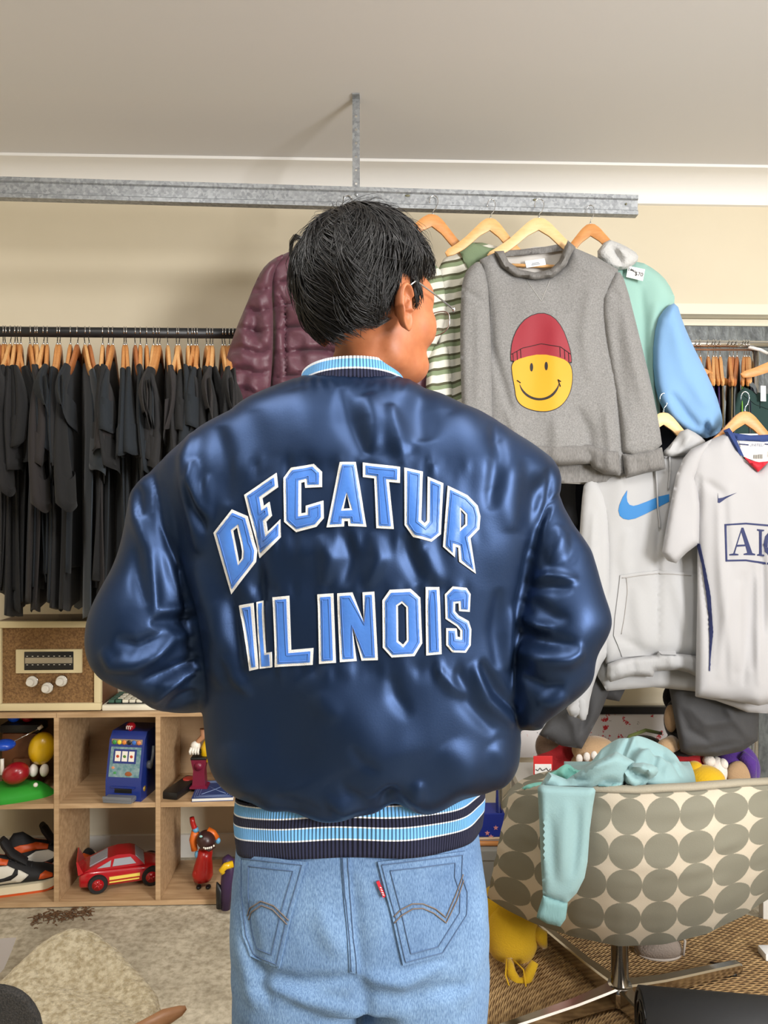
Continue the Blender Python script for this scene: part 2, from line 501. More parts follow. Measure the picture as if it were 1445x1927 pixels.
MB().box((xb-hw, yb-.028, H-.004), (xb+hw, yb+.026, H-.0005)).build('ceiling_plate', M_galv, rail, smooth=False)
# ================================================================== the person
YP = 1.12
person = thing('person', 'person from behind in navy satin bomber jacket and blue jeans, head turned right', 'person', (P(660, 963, YP)[0], YP, 0.0))
M_skin = mat('skin', rgb(166, 102, 66), .5, noise=(60, .35, .65), col2=rgb(156, 92, 58), bump=(260, .12, .0008), spec=.4)
M_skin.node_tree.nodes['Principled BSDF'].inputs['Subsurface Weight'].default_value = .08
M_skin.node_tree.nodes['Principled BSDF'].inputs['Subsurface Radius'].default_value = (.012, .004, .002)
# ---- head frame
YAW = math.radians(39)
HC = P(696, 581, 1.105)
fd = np.array([math.sin(YAW), math.cos(YAW), -0.05]); fd /= np.linalg.norm(fd)
rd = np.array([math.cos(YAW), -math.sin(YAW), 0.0]); ud = np.cross(rd, fd)
HM = Matrix(((rd[0], fd[0], ud[0]), (rd[1], fd[1], ud[1]), (rd[2], fd[2], ud[2])))
def hp(r, f, u): return HC+rd*r+fd*f+ud*u
# ---- one continuous body
mb = MB()
def hell(c, r): mb.ell(hp(*c), r, 28, 18, HM)
hell((0, -.012, .028), (.076, .096, .094)); hell((0, .03, -.03), (.067, .066, .090)); hell((0, .052, -.088), (.040, .040, .030))
for s in (-1, 1):
    hell((s*.044, .018, -.060), (.018, .040, .036)); hell((s*.049, .054, -.020), (.024, .034, .036)); hell((s*.047, .050, .022), (.023, .034, .034))
    hell((s*.031, .050, -.074), (.031, .042, .032))
hell((0, .094, -.026), (.013, .018, .016)); hell((0, .092, -.004), (.008, .010, .026)); hell((0, .076, .034), (.050, .022, .018))
hell((0, .088, -.058), (.022, .012, .012))
nx = P(672, 700, YP)[0]
mb.tube([hp(0, .0, -.03), hp(0, .004, -.07), np.array([nx, YP+.006, 1.495]), np.array([nx, YP+.006, 1.44])], [.051, .050, .051, .060], 24)
cx = P(660, 963, YP)[0]
mb.tube([(cx, YP, 1.47), (cx, YP, 1.43), (cx, YP, 1.36), (cx, YP, 1.2), (cx, YP, 1.05), (cx, YP, .93), (cx, YP, .82), (cx, YP, .76)],
        [(.08, .05), (.13, .055), (.165, .065), (.165, .078), (.15, .074), (.150, .068), (.150, .066), (.13, .055)], 28)
for s, sh, el, wr in ((-1, (-.175, 0, 1.365), P(262, 1205, 1.10), P(430, 1300, 1.19)), (1, (.165, 0, 1.365), P(1062, 1195, 1.10), P(900, 1300, 1.19))):
    a = np.array([cx+sh[0], YP, sh[2]]); e = np.array(el); w_ = np.array(wr)
    mb.tube([a+(0, 0, .015), a*.7+e*.3, e], [.044, .042, .036], 16); mb.ell(a, (.046, .046, .04))
    mb.ell(e, (.038, .038, .038)); mb.tube([e, e*.6+w_*.4, w_], [.038, .036, .026], 16)
    # hand resting in the jacket pocket, fingers loosely curled
    hd = (w_-e)/np.linalg.norm(w_-e); up = np.array([0, 0, 1.0]); sd = np.cross(hd, up)
    pc = w_+hd*.045; mb.tube([w_, w_+hd*.03, w_+hd*.08], [(.03, .017), (.036, .018), (.038, .015)], 14)
    for i, ln in enumerate((.066, .075, .070, .055)):
        b = w_+hd*.078+up*(.027-.018*i)
        mb.tube([b-hd*.02, b+hd*ln*.45, b+hd*ln*.8-sd*s*.012, b+hd*ln-sd*s*.03], [.009, .0085, .008, .0065], 8)
    t = w_+hd*.025+up*.03; mb.tube([t, t+up*.018+hd*.025, t+up*.02+hd*.055], [.012, .010, .008], 8)
for s in (-1, 1):
    hx = cx+s*.088
    mb.tube([(hx, YP, .84), (hx, YP, .70), (hx+s*.01, YP, .48), (hx+s*.012, YP, .28), (hx+s*.012, YP+.005, .09)], [.066, .070, .055, .053, .037], 20)
    mb.tube([(hx+s*.012, YP-.04, .036), (hx+s*.015, YP+.05, .036), (hx+s*.02, YP+.15, .026), (hx+s*.022, YP+.2, .02)], [(.034, .032), (.036, .04), (.026, .045), (.016, .035)], 16)
    mb.ell((hx+s*.012, YP, .06), (.036, .04, .05))
bv, bf = remesh(mb, .0045)
E = edges_of(bf); bv = smooth_v(bv, E, 9)
# eye sockets and the line of the mouth
loc = (bv-HC) @ np.stack([rd, fd, ud], 1)
nb_ = normals_of(bv, bf)
d = np.zeros(len(bv))
for s in (-1, 1): d -= .008*np.exp(-(((loc[:, 0]-s*.032)/.016)**2+((loc[:, 2]-.010)/.010)**2))*(loc[:, 1] > .05)
d -= .003*np.exp(-((loc[:, 2]+.058)/.0025)**2)*np.exp(-(loc[:, 0]/.022)**2)*(loc[:, 1] > .06)
bv = bv+nb_*d[:, None]
# ears, joined to the same skin mesh
def ear(side):
    NR, NT = 22, 56; V = []; Fq = []
    def R(t):
        # outline, t=0 towards the face, pi/2 up
        c, s = math.cos(t), math.sin(t)
        a = .0175 if c > 0 else .0195
        b = .033 if s > 0 else .033*(1-.06*abs(c))
        rr = 1/math.sqrt((c/a)**2+(s/b)**2)
        if s < 0: rr *= 1-.22*abs(c)*abs(s)**.3
        return rr
    def hgt(rho, t):
        c, s = math.cos(t), math.sin(t)
        front = 1/(1+math.exp(-(c-.55)*9))*(1 if s < .75 else .3)
        lob = 1/(1+math.exp((s+.72)*12))
        rim = .0085*math.exp(-((rho-.90)/.11)**2)*(1-.85*front)*(1-.75*lob)
        anti = .0055*math.exp(-((rho-.56)/.13)**2)*(1-front)*(1-lob)*(1 if s < .85 else .5)
        x, y = rho*c, rho*s
        con = -.014*math.exp(-(((x-.22)/.34)**2+((y+.12)/.30)**2))
        tri = -.004*math.exp(-(((x-.1)/.22)**2+((y-.55)/.16)**2))
        trg = .0055*math.exp(-(((x-.80)/.16)**2+((y+.15)/.16)**2))
        lb = .003*lob
        return .004+rim+anti+con+tri+trg+lb - .012*max(0, rho-.97)
    base = hp(.0755 if side > 0 else -.060, -.002, -.016)
    # ear plane: leans back and stands off the head
    tl = math.radians(10)
    u = (fd*math.cos(tl)-ud*math.sin(tl)*-1*-1); u = fd*math.cos(tl)+ud*math.sin(tl)*0.0-ud*math.sin(tl)*0
    u = fd*math.cos(math.radians(6))-ud*math.sin(math.radians(6))*-1
    v_ = np.cross(u, np.array(rd)); v_ = ud*math.cos(math.radians(8))-fd*math.sin(math.radians(8))
    out = rd*side
    flare = math.radians(5)
    u2 = u*math.cos(flare)-out*math.sin(flare); o2 = out*math.cos(flare)+u*math.sin(flare)
    org = base+u2*0-u*.004
    def place(x, y, h): return org+u2*(x-.0175)+v_*y+o2*h+out*.002
    for i in range(NR+1):
        rho = i/NR
        for j in range(NT):
            t = 2*PI*j/NT; r = R(t)*rho; V.append(place(r*math.cos(t), r*math.sin(t), hgt(rho, t)))
    nfront = len(V)
    for i in range(1, 4):
        k = 1-.22*i if i < 3 else .3
        for j in range(NT):
            t = 2*PI*j/NT; r = R(t)*k; V.append(place(r*math.cos(t), r*math.sin(t), -.003 if i < 3 else -.012))
    for i in range(NR+3):
        for j in range(NT):
            j2 = (j+1) % NT; q = (i*NT+j, (i+1)*NT+j, (i+1)*NT+j2, i*NT+j2)
            Fq.append(q if side > 0 else q[::-1])
    return V, Fq
allv = [tuple(p) for p in bv]; allf = list(bf)
for s in (1, -1):
    ev, ef = ear(s); b = len(allv); allv += [tuple(p) for p in ev]; allf += [tuple(i+b for i in q) for q in ef]
body = mesh_obj('body', allv, allf, M_skin, person)
M_eye = mat('eye_white', rgb(235, 230, 225), .15); M_iris = mat('eye_iris', rgb(40, 25, 18), .1)
for s in (-1, 1):
    e = MB().ell(hp(s*.031, .072, .008), (.0115, .0115, .0115), 16, 12).build('eye', M_eye, person)
    MB().ell(hp(s*.031, .0815, .008), (.005, .0025, .005), 12, 8, HM).build('iris', M_iris, e)

# ---- hair
M_hair = mat('black_hair', rgb(17, 15, 15), .38, spec=.42)
M_scalp = mat('black_hair_base', rgb(13, 12, 12), .7, spec=.2)
cr = np.array([-.02, -.055, .08]); 
def dirs_from(w_, a):
    """unit dir in head coords from polar angle w_ about the crown axis and azimuth a"""
    ax = np.array([-.10, -.42, .90]); ax = ax/np.linalg.norm(ax)
    e1 = np.array([0, -1.0, 0])-ax*np.dot([0, -1.0, 0], ax); e1 /= np.linalg.norm(e1); e2 = np.cross(ax, e1)
    return np.outer(np.cos(w_), ax)+np.sin(w_)[:, None]*(np.cos(a)[:, None]*e1+np.sin(a)[:, None]*e2)
def hair_surf(d):
    """hair outer surface in head coords for unit directions d (n,3)"""
    c = np.array([0, -.012, .026]); r = np.array([.0765, .097, .096])
    el = d[:, 2]
    thick = np.interp(el, [-1, -.9, -.75, -.5, -.1, .35, 1], [-.006, -.004, .003, .014, .021, .022, .022])
    back = np.clip(-d[:, 1], 0, 1)
    thick = thick-.004*back+.002*back*np.exp(-((el+.05)/.4)**2)
    side = np.abs(d[:, 0]); front = np.clip(d[:, 1], 0, 1)
    thick = thick*(1-.25*front*(el < .4))
    thick = thick*(1-.75*np.clip((side-.55)/.3, 0, 1)*np.clip((.35-el)/.3, 0, 1))
    R = np.repeat(r[None], len(d), 0); R[:, 2] = np.where(el < 0, .096+.030*np.clip(-d[:, 1]*1.6, 0, 1), .096)
    rr = 1/np.sqrt(((d/R)**2).sum(1))
    return c+d*(rr+thick)[:, None]
def covered(d):
    """1 where hair grows: below it lie face, ears and neck"""
    el = d[:, 2]; f = d[:, 1]; s = np.abs(d[:, 0])
    line = np.interp(f, [-1, -.6, -.42, -.30, -.18, .06, .12, .20, .34, .42, .55, 1], [-.9, -.88, -.72, -.50, .06, .05, .0, -.36, -.36, .12, .26, .38])
    return el > line
NU, NV = 120, 80; V = []; Fq = []
for i in range(NV+1):
    t = PI*i/NV
    d = np.array([[math.sin(t)*math.cos(2*PI*j/NU), math.sin(t)*math.sin(2*PI*j/NU), math.cos(t)] for j in range(NU)])
    s_ = hair_surf(d); ok = covered(d)
    inner = np.array([0, -.012, .026])+d*(1/np.sqrt(((d/np.array([.066, .086, .084]))**2).sum(1)))[:, None]
    s_ = np.where(ok[:, None], s_-d*.006, inner)
    V += [hp(*q) for q in s_]
for i in range(NV):
    for j in range(NU): Fq.append((i*NU+j, (i+1)*NU+j, (i+1)*NU+(j+1) % NU, i*NU+(j+1) % NU))
V = smooth_v(np.array(V), edges_of(Fq), 2)
hair = mesh_obj('hair', V, Fq, M_scalp, person)
rs = np.random.RandomState(3)
mb = MB()
def strand(pts, r0):
    n = len(pts); mb.tube(pts, [r0*(1-.85*(i/(n-1))**2.5) for i in range(n)], 4, cap=False)
nst = 0; tries = 0
clumps = rs.uniform(0, 2*PI, 150)
while nst < 5200 and tries < 30000:
    tries += 1
    a0 = clumps[rs.randint(150)]+rs.normal(0, .03); w0 = rs.uniform(.02, 2.25)*rs.uniform(.7, 1) ; L = rs.uniform(.45, .95)
    n = 9; s = np.linspace(0, 1, n)
    ca = clumps[np.argmin(np.abs((clumps-a0+PI) % (2*PI)-PI))]
    al = a0+(rs.normal(0, .10))*s+.25*s*s*math.sin(3*a0+1.0)+.22*s*math.sin(a0*2+2)
    al = al+.05*np.sin(s*5+a0*9+w0*4)
    wl = w0+L*s
    d = dirs_from(wl, al)
    ok = covered(d)
    if not ok[0] or not ok[n//2]: continue
    k = n
    for i in range(n):
        if not ok[i]: k = i; break
    k = min(n, k+1)
    if k < 4: continue
    ws = wl[0]+(wl[k-1]-wl[0])*s; d = dirs_from(ws, np.interp(ws, wl, al))
    base = hair_surf(d)
    lift = .0035*math.sin(a0*23+w0*7)+rs.normal(0, .0015)
    wave = .0030*np.sin(s*4.2+a0*31)
    edge = .004*s**3*rs.uniform(-1, 1.4)
    pts = base+d*(lift*np.sin(PI*np.clip(s*.9+.08, 0, 1))+wave*s+edge-.004*(1-s)-.001)[:, None]
    strand([hp(*q) for q in pts], rs.uniform(.0006, .00125)); nst += 1
# loose ends on the crown and the lock sticking out at the left
for i in range(190):
    a = rs.uniform(0, 2*PI); w0 = rs.uniform(.05, 1.1); n = 8; s = np.linspace(0, 1, n)
    d = dirs_from(w0+rs.uniform(.2, .7)*s, a+rs.normal(0, .5)*s); base = hair_surf(d)
    pts = base+d*(rs.uniform(.006, .024)*s**1.3*np.sin(PI*(.15+.7*s)))[:, None]
    strand([hp(*q) for q in pts], .00035)
Yh = HC[1]-.02
for i in range(26):
    j = rs.normal(0, 2.2, 2); pts = [P(578+j[0]*2, 470+j[1]*2, Yh-.02), P(568+j[0], 450+j[1], Yh-.02), P(556+j[0], 444+j[1], Yh-.01), P(548+j[0], 455+j[1], Yh), P(546+j[0]*.6, 480, Yh), P(549+j[0]*.5, 510+3*j[1], Yh)]
    strand(pts, .0007)
# hair ends curling forward under the ear
for i in range(120):
    t = rs.uniform(0, 1); j = rs.normal(0, 1.0, 2)
    x0, y0 = 640+t*60, 560+t*25; Yn = HC[1]-.098+.04*t
    q = [np.array(hp(0, 0, 0))]*0
    a = P(x0+j[0]*10, y0+j[1]*8, Yn+.010); b = P(672+t*34+j[0]*5, 608+j[1]*4-t*8, Yn+.012); c = P(706+t*16+j[0]*4, 611+j[1]*3-4*t, Yn+.022); e = P(733+j[0]*3, 597+j[1]*3, Yn+.030)
    strand([a, a*.5+b*.5, b, b*.5+c*.5+P(0, 964.5, .0)*0, c, e], .0008)
st = mb.build('hair_strands', M_hair, hair); st['kind'] = 'stuff'

# ---- satin bomber jacket
def satin():
    m = bpy.data.materials.new('navy_satin'); m.use_nodes = True; nt = m.node_tree; b = nt.nodes['Principled BSDF']
    b.inputs['Base Color'].default_value = rgb(29, 47, 76); b.inputs['Metallic'].default_value = .75
    b.inputs['Roughness'].default_value = .42; b.inputs['Specular IOR Level'].default_value = .5
    b.inputs['Anisotropic'].default_value = .35
    tc = nt.nodes.new('ShaderNodeTexCoord'); n = nt.nodes.new('ShaderNodeTexNoise'); n.inputs['Scale'].default_value = 420; n.inputs['Detail'].default_value = 2
    nt.links.new(tc.outputs['Object'], n.inputs['Vector'])
    bp = nt.nodes.new('ShaderNodeBump'); bp.inputs['Strength'].default_value = .10; bp.inputs['Distance'].default_value = .0006
    nt.links.new(n.outputs[0], bp.inputs['Height']); nt.links.new(bp.outputs[0], b.inputs['Normal'])
    return m
M_satin = satin()
rings = [(700, 585, 745, .050), (708, 552, 772, .062), (722, 512, 806, .076), (745, 465, 850, .090), (780, 396, 914, .102), (830, 326, 1008, .112), (860, 300, 1036, .118),
         (890, 288, 1052, .122), (960, 300, 1040, .127), (1040, 316, 1022, .128), (1120, 334, 1006, .126), (1200, 352, 994, .124), (1300, 374, 986, .124),
         (1400, 382, 986, .127), (1460, 388, 979, .128), (1492, 400, 964, .125), (1520, 424, 930, .114), (1538, 445, 905, .098)]
mb = MB(); n = 72; base = 0
py = np.array([r[0] for r in rings]); yy = np.linspace(700, 1538, 70)
xl = np.interp(yy, py, [r[1] for r in rings]); xr = np.interp(yy, py, [r[2] for r in rings]); bb = np.interp(yy, py, [r[3] for r in rings])
for i, y in enumerate(yy):
    a = P(xl[i], y, YP); b = P(xr[i], y, YP); c = (a+b)/2; hw = (b[0]-a[0])/2*.985
    c[2] = P(0, y, np.interp(y, [690, 760, 890, 1000, 1300, 1530], [1.075, 1.10, 1.11, 1.11, 1.055, 1.025]))[2]
    for j in range(n):
        t = 2*PI*j/n; ct, s_ = math.cos(t), math.sin(t)
        mb.v.append((c[0]+hw*math.copysign(abs(ct)**.86, ct), YP+bb[i]*math.copysign(abs(s_)**.9, s_), c[2]))
    if i:
        for j in range(n): mb.f.append(((i-1)*n+j, (i-1)*n+(j+1) % n, i*n+(j+1) % n, i*n+j))
mb.f.append(tuple(range(n-1, -1, -1))); mb.f.append(tuple((len(yy)-1)*n+j for j in range(n)))
def sleeve(pts, rad):
    pts = [P(*p) for p in pts]; m = len(pts); tt = np.linspace(0, m-1, 40)
    # Catmull-Rom
    out = []; ro = []
    for t in tt:
        i = min(int(t), m-2); u = t-i
        p0, p1, p2, p3 = pts[max(i-1, 0)], pts[i], pts[i+1], pts[min(i+2, m-1)]
        out.append(.5*((2*p1)+(-p0+p2)*u+(2*p0-5*p1+4*p2-p3)*u*u+(-p0+3*p1-3*p2+p3)*u**3))
        ro.append(np.interp(t, range(m), rad)/F*YP)
    mb.tube(out, ro, 32)
sleeve([(372, 885, 1.13), (318, 965, 1.12), (272, 1080, 1.11), (256, 1165, 1.09), (268, 1214, 1.09), (330, 1260, 1.12), (395, 1275, 1.18), (455, 1285, 1.24)],
       [62, 78, 88, 95, 95, 80, 68, 58])
sleeve([(975, 885, 1.13), (1022, 965, 1.12), (1052, 1080, 1.11), (1066, 1160, 1.09), (1058, 1235, 1.085), (1030, 1290, 1.09), (985, 1300, 1.16), (920, 1300, 1.23)],
       [62, 76, 85, 90, 89, 80, 70, 58])
for (ex, ey, rr_) in ((335, 1010, 60), (350, 1090, 58), (368, 1180, 55), (385, 1260, 55), (1008, 1010, 58), (996, 1090, 56), (985, 1180, 55), (980, 1260, 55)):
    mb.ell(P(ex, ey, YP-.005), (rr_/F*YP, rr_/F*YP*1.15, rr_/F*YP*1.2), 20, 12)
jv, jf = remesh(mb, .0036)
E = edges_of(jf); jv = smooth_v(jv, E, 14)
STROKES = [
    # (polyline in photo px, half width px, height mm): + ridge, - valley
    # yoke and upper back
    ([(800, 720), (790, 770), (800, 830)], 26, -7), ([(690, 740), (705, 790), (700, 850)], 20, 7), ([(640, 730), (655, 790), (690, 860)], 18, -6),
    ([(735, 760), (748, 820), (760, 875)], 14, 6), ([(560, 730), (575, 800), (600, 870)], 34, 3), ([(470, 770), (480, 840), (500, 900)], 30, -3),
    ([(365, 816), (349, 863), (352, 909), (368, 962), (374, 1040)], 14, 8), ([(358, 905), (367, 953), (388, 1003)], 7, -8), ([(365, 866), (364, 909), (380, 947), (400, 980)], 8, 7), ([(390, 895), (393, 930), (400, 970)], 8, 4), ([(410, 800), (420, 880), (430, 950)], 18, -5),
    ([(860, 770), (900, 840), (930, 920)], 34, 3), ([(930, 830), (960, 900), (965, 1000)], 26, 4), ([(930, 793), (937, 860), (922, 960)], 14, -6),
    ([(990, 860), (1000, 930), (985, 1010)], 20, -4),
    ([(700, 850), (745, 858), (790, 850)], 14, -2.5),
    # between the two lines of lettering
    ([(520, 1010), (560, 1040), (620, 1030)], 20, 3), ([(600, 1005), (620, 1050), (610, 1100)], 14, 6), ([(650, 1000), (662, 1050), (650, 1105)], 12, -6),
    ([(700, 1000), (712, 1050), (690, 1105)], 14, 6), ([(760, 1005), (775, 1050), (790, 1095)], 14, -6), ([(800, 1030), (812, 1070), (830, 1100)], 14, 3),
    ([(470, 1060), (480, 1100), (500, 1140)], 16, -4), ([(430, 1110), (460, 1160), (470, 1230)], 22, -5), ([(410, 1130), (425, 1200), (450, 1260)], 16, 4),
    # fold swallowing the second letter
    ([(484, 960), (487, 1050), (492, 1140), (500, 1260)], 9, -5), ([(500, 1110), (505, 1190), (512, 1250)], 8, 3),
    # lower back
    ([(588, 1266), (649, 1353), (710, 1423), (723, 1501)], 62, 11), ([(480, 1280), (520, 1380), (560, 1480)], 60, -6), ([(610, 1493), (649, 1519), (692, 1528)], 8, 4),
    ([(719, 1530), (728, 1508), (738, 1485)], 12, -9), ([(762, 1526), (780, 1505), (792, 1470)], 12, 5), ([(640, 1470), (655, 1490), (690, 1505)], 8, -3.5), ([(600, 1300), (615, 1330), (640, 1350)], 18, 3),
    ([(889, 1249), (915, 1318), (965, 1365)], 11, 6), ([(905, 1245), (935, 1300), (972, 1340)], 9, -7), ([(860, 1260), (880, 1320), (930, 1380)], 14, -4), ([(735, 1270), (745, 1310), (770, 1350)], 12, -4),
    ([(820, 1255), (850, 1290), (880, 1310)], 9, 4), ([(840, 1400), (870, 1450), (880, 1510)], 30, 4), ([(660, 1400), (680, 1430), (715, 1450)], 8, -3), ([(930, 1400), (950, 1440), (940, 1490)], 20, 5),
    ([(510, 1500), (560, 1515), (600, 1512)], 9, -3), ([(430, 1400), (440, 1450), (470, 1500)], 22, 4),
    # side drag lines
    ([(368, 1056), (393, 1134), (408, 1196), (408, 1258), (424, 1296)], 20, 8), ([(430, 1120), (440, 1190), (455, 1250)], 9, -5), ([(448, 1160), (462, 1220), (470, 1270)], 8, 4), ([(425, 1230), (440, 1270), (470, 1310)], 9, 5),
    ([(966, 1142), (960, 1225), (956, 1262)], 10, 5), ([(940, 1110), (932, 1190), (936, 1260)], 12, -4),
    # armhole seams
    ([(290, 892), (306, 990), (337, 1071), (362, 1159), (378, 1240), (384, 1320)], 8, -6), ([(1030, 880), (1036, 905), (1033, 939), (1010, 999), (996, 1049), (988, 1102), (976, 1152), (968, 1202), (966, 1290)], 8, -6),
    ([(1057, 926), (1033, 956), (1013, 990)], 5, -4), 
    # left sleeve
    ([(281, 894), (256, 928), (259, 978), (281, 1034), (287, 1096), (296, 1165)], 13, 7), ([(265, 915), (262, 940), (268, 975)], 7, -5), ([(322, 1030), (335, 1090), (345, 1150)], 16, 4), ([(255, 1030), (258, 1080), (275, 1140)], 12, -3.5),
    ([(285, 1172), (320, 1168), (366, 1163)], 11, -6), ([(300, 1150), (330, 1148), (358, 1146)], 9, 5), ([(190, 1222), (212, 1252), (253, 1250), (290, 1232), (324, 1198), (365, 1196)], 13, 10),
    ([(215, 1205), (259, 1220), (300, 1203), (337, 1180)], 13, -8), ([(268, 1283), (324, 1265), (370, 1236)], 10, -8), ([(288, 1322), (312, 1296), (343, 1271), (376, 1260)], 9, 9), ([(310, 1335), (345, 1312), (372, 1300)], 8, -6),
    # right sleeve
    ([(1000, 1092), (1033, 1085), (1088, 1092)], 9, 6), ([(996, 1107), (1040, 1101), (1075, 1108)], 11, -4), ([(1055, 990), (1050, 1020), (1035, 1060)], 14, 5), ([(1075, 1000), (1080, 1030), (1072, 1060)], 10, -3),
    ([(980, 1159), (1013, 1179), (1045, 1183)], 8, 7), ([(1000, 1130), (1040, 1160), (1070, 1165)], 12, -4), ([(976, 1191), (1033, 1210), (1088, 1218)], 13, -7), ([(973, 1225), (1016, 1240), (1066, 1240), (1099, 1222)], 18, 10),
    ([(983, 1270), (1026, 1294), (1062, 1288)], 11, -6), ([(1010, 1320), (1040, 1325), (1070, 1310)], 12, 4),
]
# draw the sleeves and shoulders out to their true outline
TL = [(770, 425), (791, 380), (841, 324), (881, 284), (916, 254), (962, 240), (1025, 225), (1068, 209), (1112, 184), (1152, 166), (1196, 159), (1233, 159), (1268, 172), (1293, 200), (1311, 243), (1350, 330)]
TR = [(770, 912), (800, 960), (846, 1026), (866, 1046), (890, 1056), (923, 1056), (934, 1053), (973, 1073), (1009, 1096), (1022, 1110), (1059, 1121), (1102, 1133), (1139, 1146), (1162, 1153), (1189, 1151), (1225, 1133), (1242, 1123), (1272, 1121), (1305, 1106), (1331, 1079), (1348, 1050), (1365, 1028)]
for _ in range(2):
    pp = proj(jv); ys = np.arange(770, 1366, 6.0); rl_, rr_ = [], []
    for y in ys:
        k = np.abs(pp[:, 1]-y) < 6
        xa_, xb2 = pp[k, 0].min(), pp[k, 0].max()
        al = np.interp(y, [770, 900, 1000], [520, 430, 400]); ar = np.interp(y, [770, 900, 1000], [830, 930, 960])
        rl_.append(np.clip((al-np.interp(y, *zip(*TL)))/max(al-xa_, 20), .72, 1.22)); rr_.append(np.clip((np.interp(y, *zip(*TR))-ar)/max(xb2-ar, 20), .72, 1.22))
    ker = np.ones(7)/7; rl_ = np.convolve(np.pad(rl_, 3, 'edge'), ker, 'valid'); rr_ = np.convolve(np.pad(rr_, 3, 'edge'), ker, 'valid')
    y = pp[:, 1]; al = np.interp(y, [770, 900, 1000], [520, 430, 400]); ar = np.interp(y, [770, 900, 1000], [830, 930, 960])
    inr = np.clip((y-745)/25, 0, 1)*np.clip((1395-y)/30, 0, 1)
    inl = inr*np.clip((1338-y)/34, 0, 1)
    fl_ = 1+(np.interp(y, ys, rl_)-1)*inl; fr_ = 1+(np.interp(y, ys, rr_)-1)*inr
    nx_ = pp[:, 0].copy(); k = nx_ < al; nx_[k] = al[k]-(al[k]-nx_[k])*fl_[k]; k = nx_ > ar; nx_[k] = ar[k]+(nx_[k]-ar[k])*fr_[k]
    jv[:, 0] = (nx_-CX)/F*jv[:, 1]
jv = smooth_v(jv, E, 8, .5)
pp = proj(jv); nn = normals_of(jv, jf)
face = np.clip((-nn[:, 1]+.35)/.6, 0, 1)
h = fold_field(pp, [(p_, w__*1.22, a_) for p_, w__, a_ in STROKES])*.001*1.3*face
# puckers round the stitched letters
q = jv*np.array([1, 1, 1.0])
h += .0013*vnoise(q*np.array([12, 8, 7])+11)+.0005*vnoise(q*np.array([34, 20, 20])+5)
band = np.exp(-((pp[:, 1]-880)/20)**2)+np.exp(-((pp[:, 1]-1015)/22)**2)+np.exp(-((pp[:, 1]-1110)/16)**2)+np.exp(-((pp[:, 1]-1262)/16)**2)
mid = np.clip((pp[:, 0]-400)/60, 0, 1)*np.clip((930-pp[:, 0])/60, 0, 1)
h += .0019*band*mid*face*vnoise(q*np.array([110, 20, 16])+3)
mid2 = np.clip((pp[:, 1]-860)/40, 0, 1)*np.clip((1290-pp[:, 1])/40, 0, 1)*mid*face
h += .0016*mid2*vnoise(q*np.array([42, 10, 11])+31)
gat = np.exp(-((pp[:, 1]-716)/14)**2)*np.clip((pp[:, 0]-540)/30, 0, 1)*np.clip((790-pp[:, 0])/30, 0, 1)
h += .0012*gat*np.sin(q[:, 0]*420+2*vnoise(q*30))
gat2 = np.clip((pp[:, 1]-1490)/30, 0, 1)*(pp[:, 0] > 380)*(pp[:, 0] < 990)
h += .0024*gat2*vnoise(q*np.array([38, 20, 12])+21)
jv = jv+nn*h[:, None]
jv = smooth_v(jv, E, 3, .4)
pp = proj(jv); kz = np.clip((pp[:, 1]-1465)/55, 0, 1)*(pp[:, 0] > 380)*(pp[:, 0] < 990)
jv[:, 2] += kz*(.016*np.exp(-((pp[:, 0]-740)/30)**2)-.007*np.exp(-((pp[:, 0]-620)/60)**2)+.007*np.exp(-((pp[:, 0]-895)/45)**2)-.004*np.exp(-((pp[:, 0]-800)/25)**2)+.002*np.sin(pp[:, 0]/17))
jacket = mesh_obj('jacket', jv, jf, M_satin, person)
jb = bvh_of(jv, jf)
# ribbed collar and hem
def rib_mat(name, stripes, freq, zlo, zhi, wcen):
    """knit rib: stripes by height along the band, fine vertical ribs as bump round the wearer"""
    m = bpy.data.materials.new(name); m.use_nodes = True; nt = m.node_tree; b = nt.nodes['Principled BSDF']; b.inputs['Roughness'].default_value = .85
    at = nt.nodes.new('ShaderNodeAttribute'); at.attribute_name = 'band'
    sp = nt.nodes.new('ShaderNodeSeparateXYZ'); nt.links.new(at.outputs['Vector'], sp.inputs[0])
    r = nt.nodes.new('ShaderNodeValToRGB'); r.color_ramp.interpolation = 'CONSTANT'; e = r.color_ramp.elements
    while len(e) > 1: e.remove(e[-1])
    e[0].position = 0; e[0].color = stripes[0][1]
    for p_, c in stripes[1:]: q_ = e.new(p_); q_.color = c
    nt.links.new(sp.outputs['Y'], r.inputs[0]); nt.links.new(r.outputs[0], b.inputs['Base Color'])
    mu = nt.nodes.new('ShaderNodeMath'); mu.operation = 'MULTIPLY'; mu.inputs[1].default_value = freq*2*PI; nt.links.new(sp.outputs['X'], mu.inputs[0])
    sn = nt.nodes.new('ShaderNodeMath'); sn.operation = 'SINE'; nt.links.new(mu.outputs[0], sn.inputs[0])
    bp = nt.nodes.new('ShaderNodeBump'); bp.inputs['Strength'].default_value = .8; bp.inputs['Distance'].default_value = .0014
    nt.links.new(sn.outputs[0], bp.inputs['Height']); nt.links.new(bp.outputs[0], b.inputs['Normal'])
    return m
NAVY = rgb(17, 22, 52); SKY = rgb(106, 170, 226); OFFW = rgb(228, 232, 238)
M_hemrib = rib_mat('hem_rib', [(0, NAVY), (.32, OFFW), (.345, SKY), (.545, OFFW), (.57, NAVY), (.73, OFFW), (.755, SKY), (.93, OFFW), (.955, NAVY)], 230, 0, 1, 0)
M_colrib = rib_mat('collar_rib', [(0, NAVY), (.42, OFFW), (.50, SKY), (.88, OFFW)], 110, 0, 1, 0)
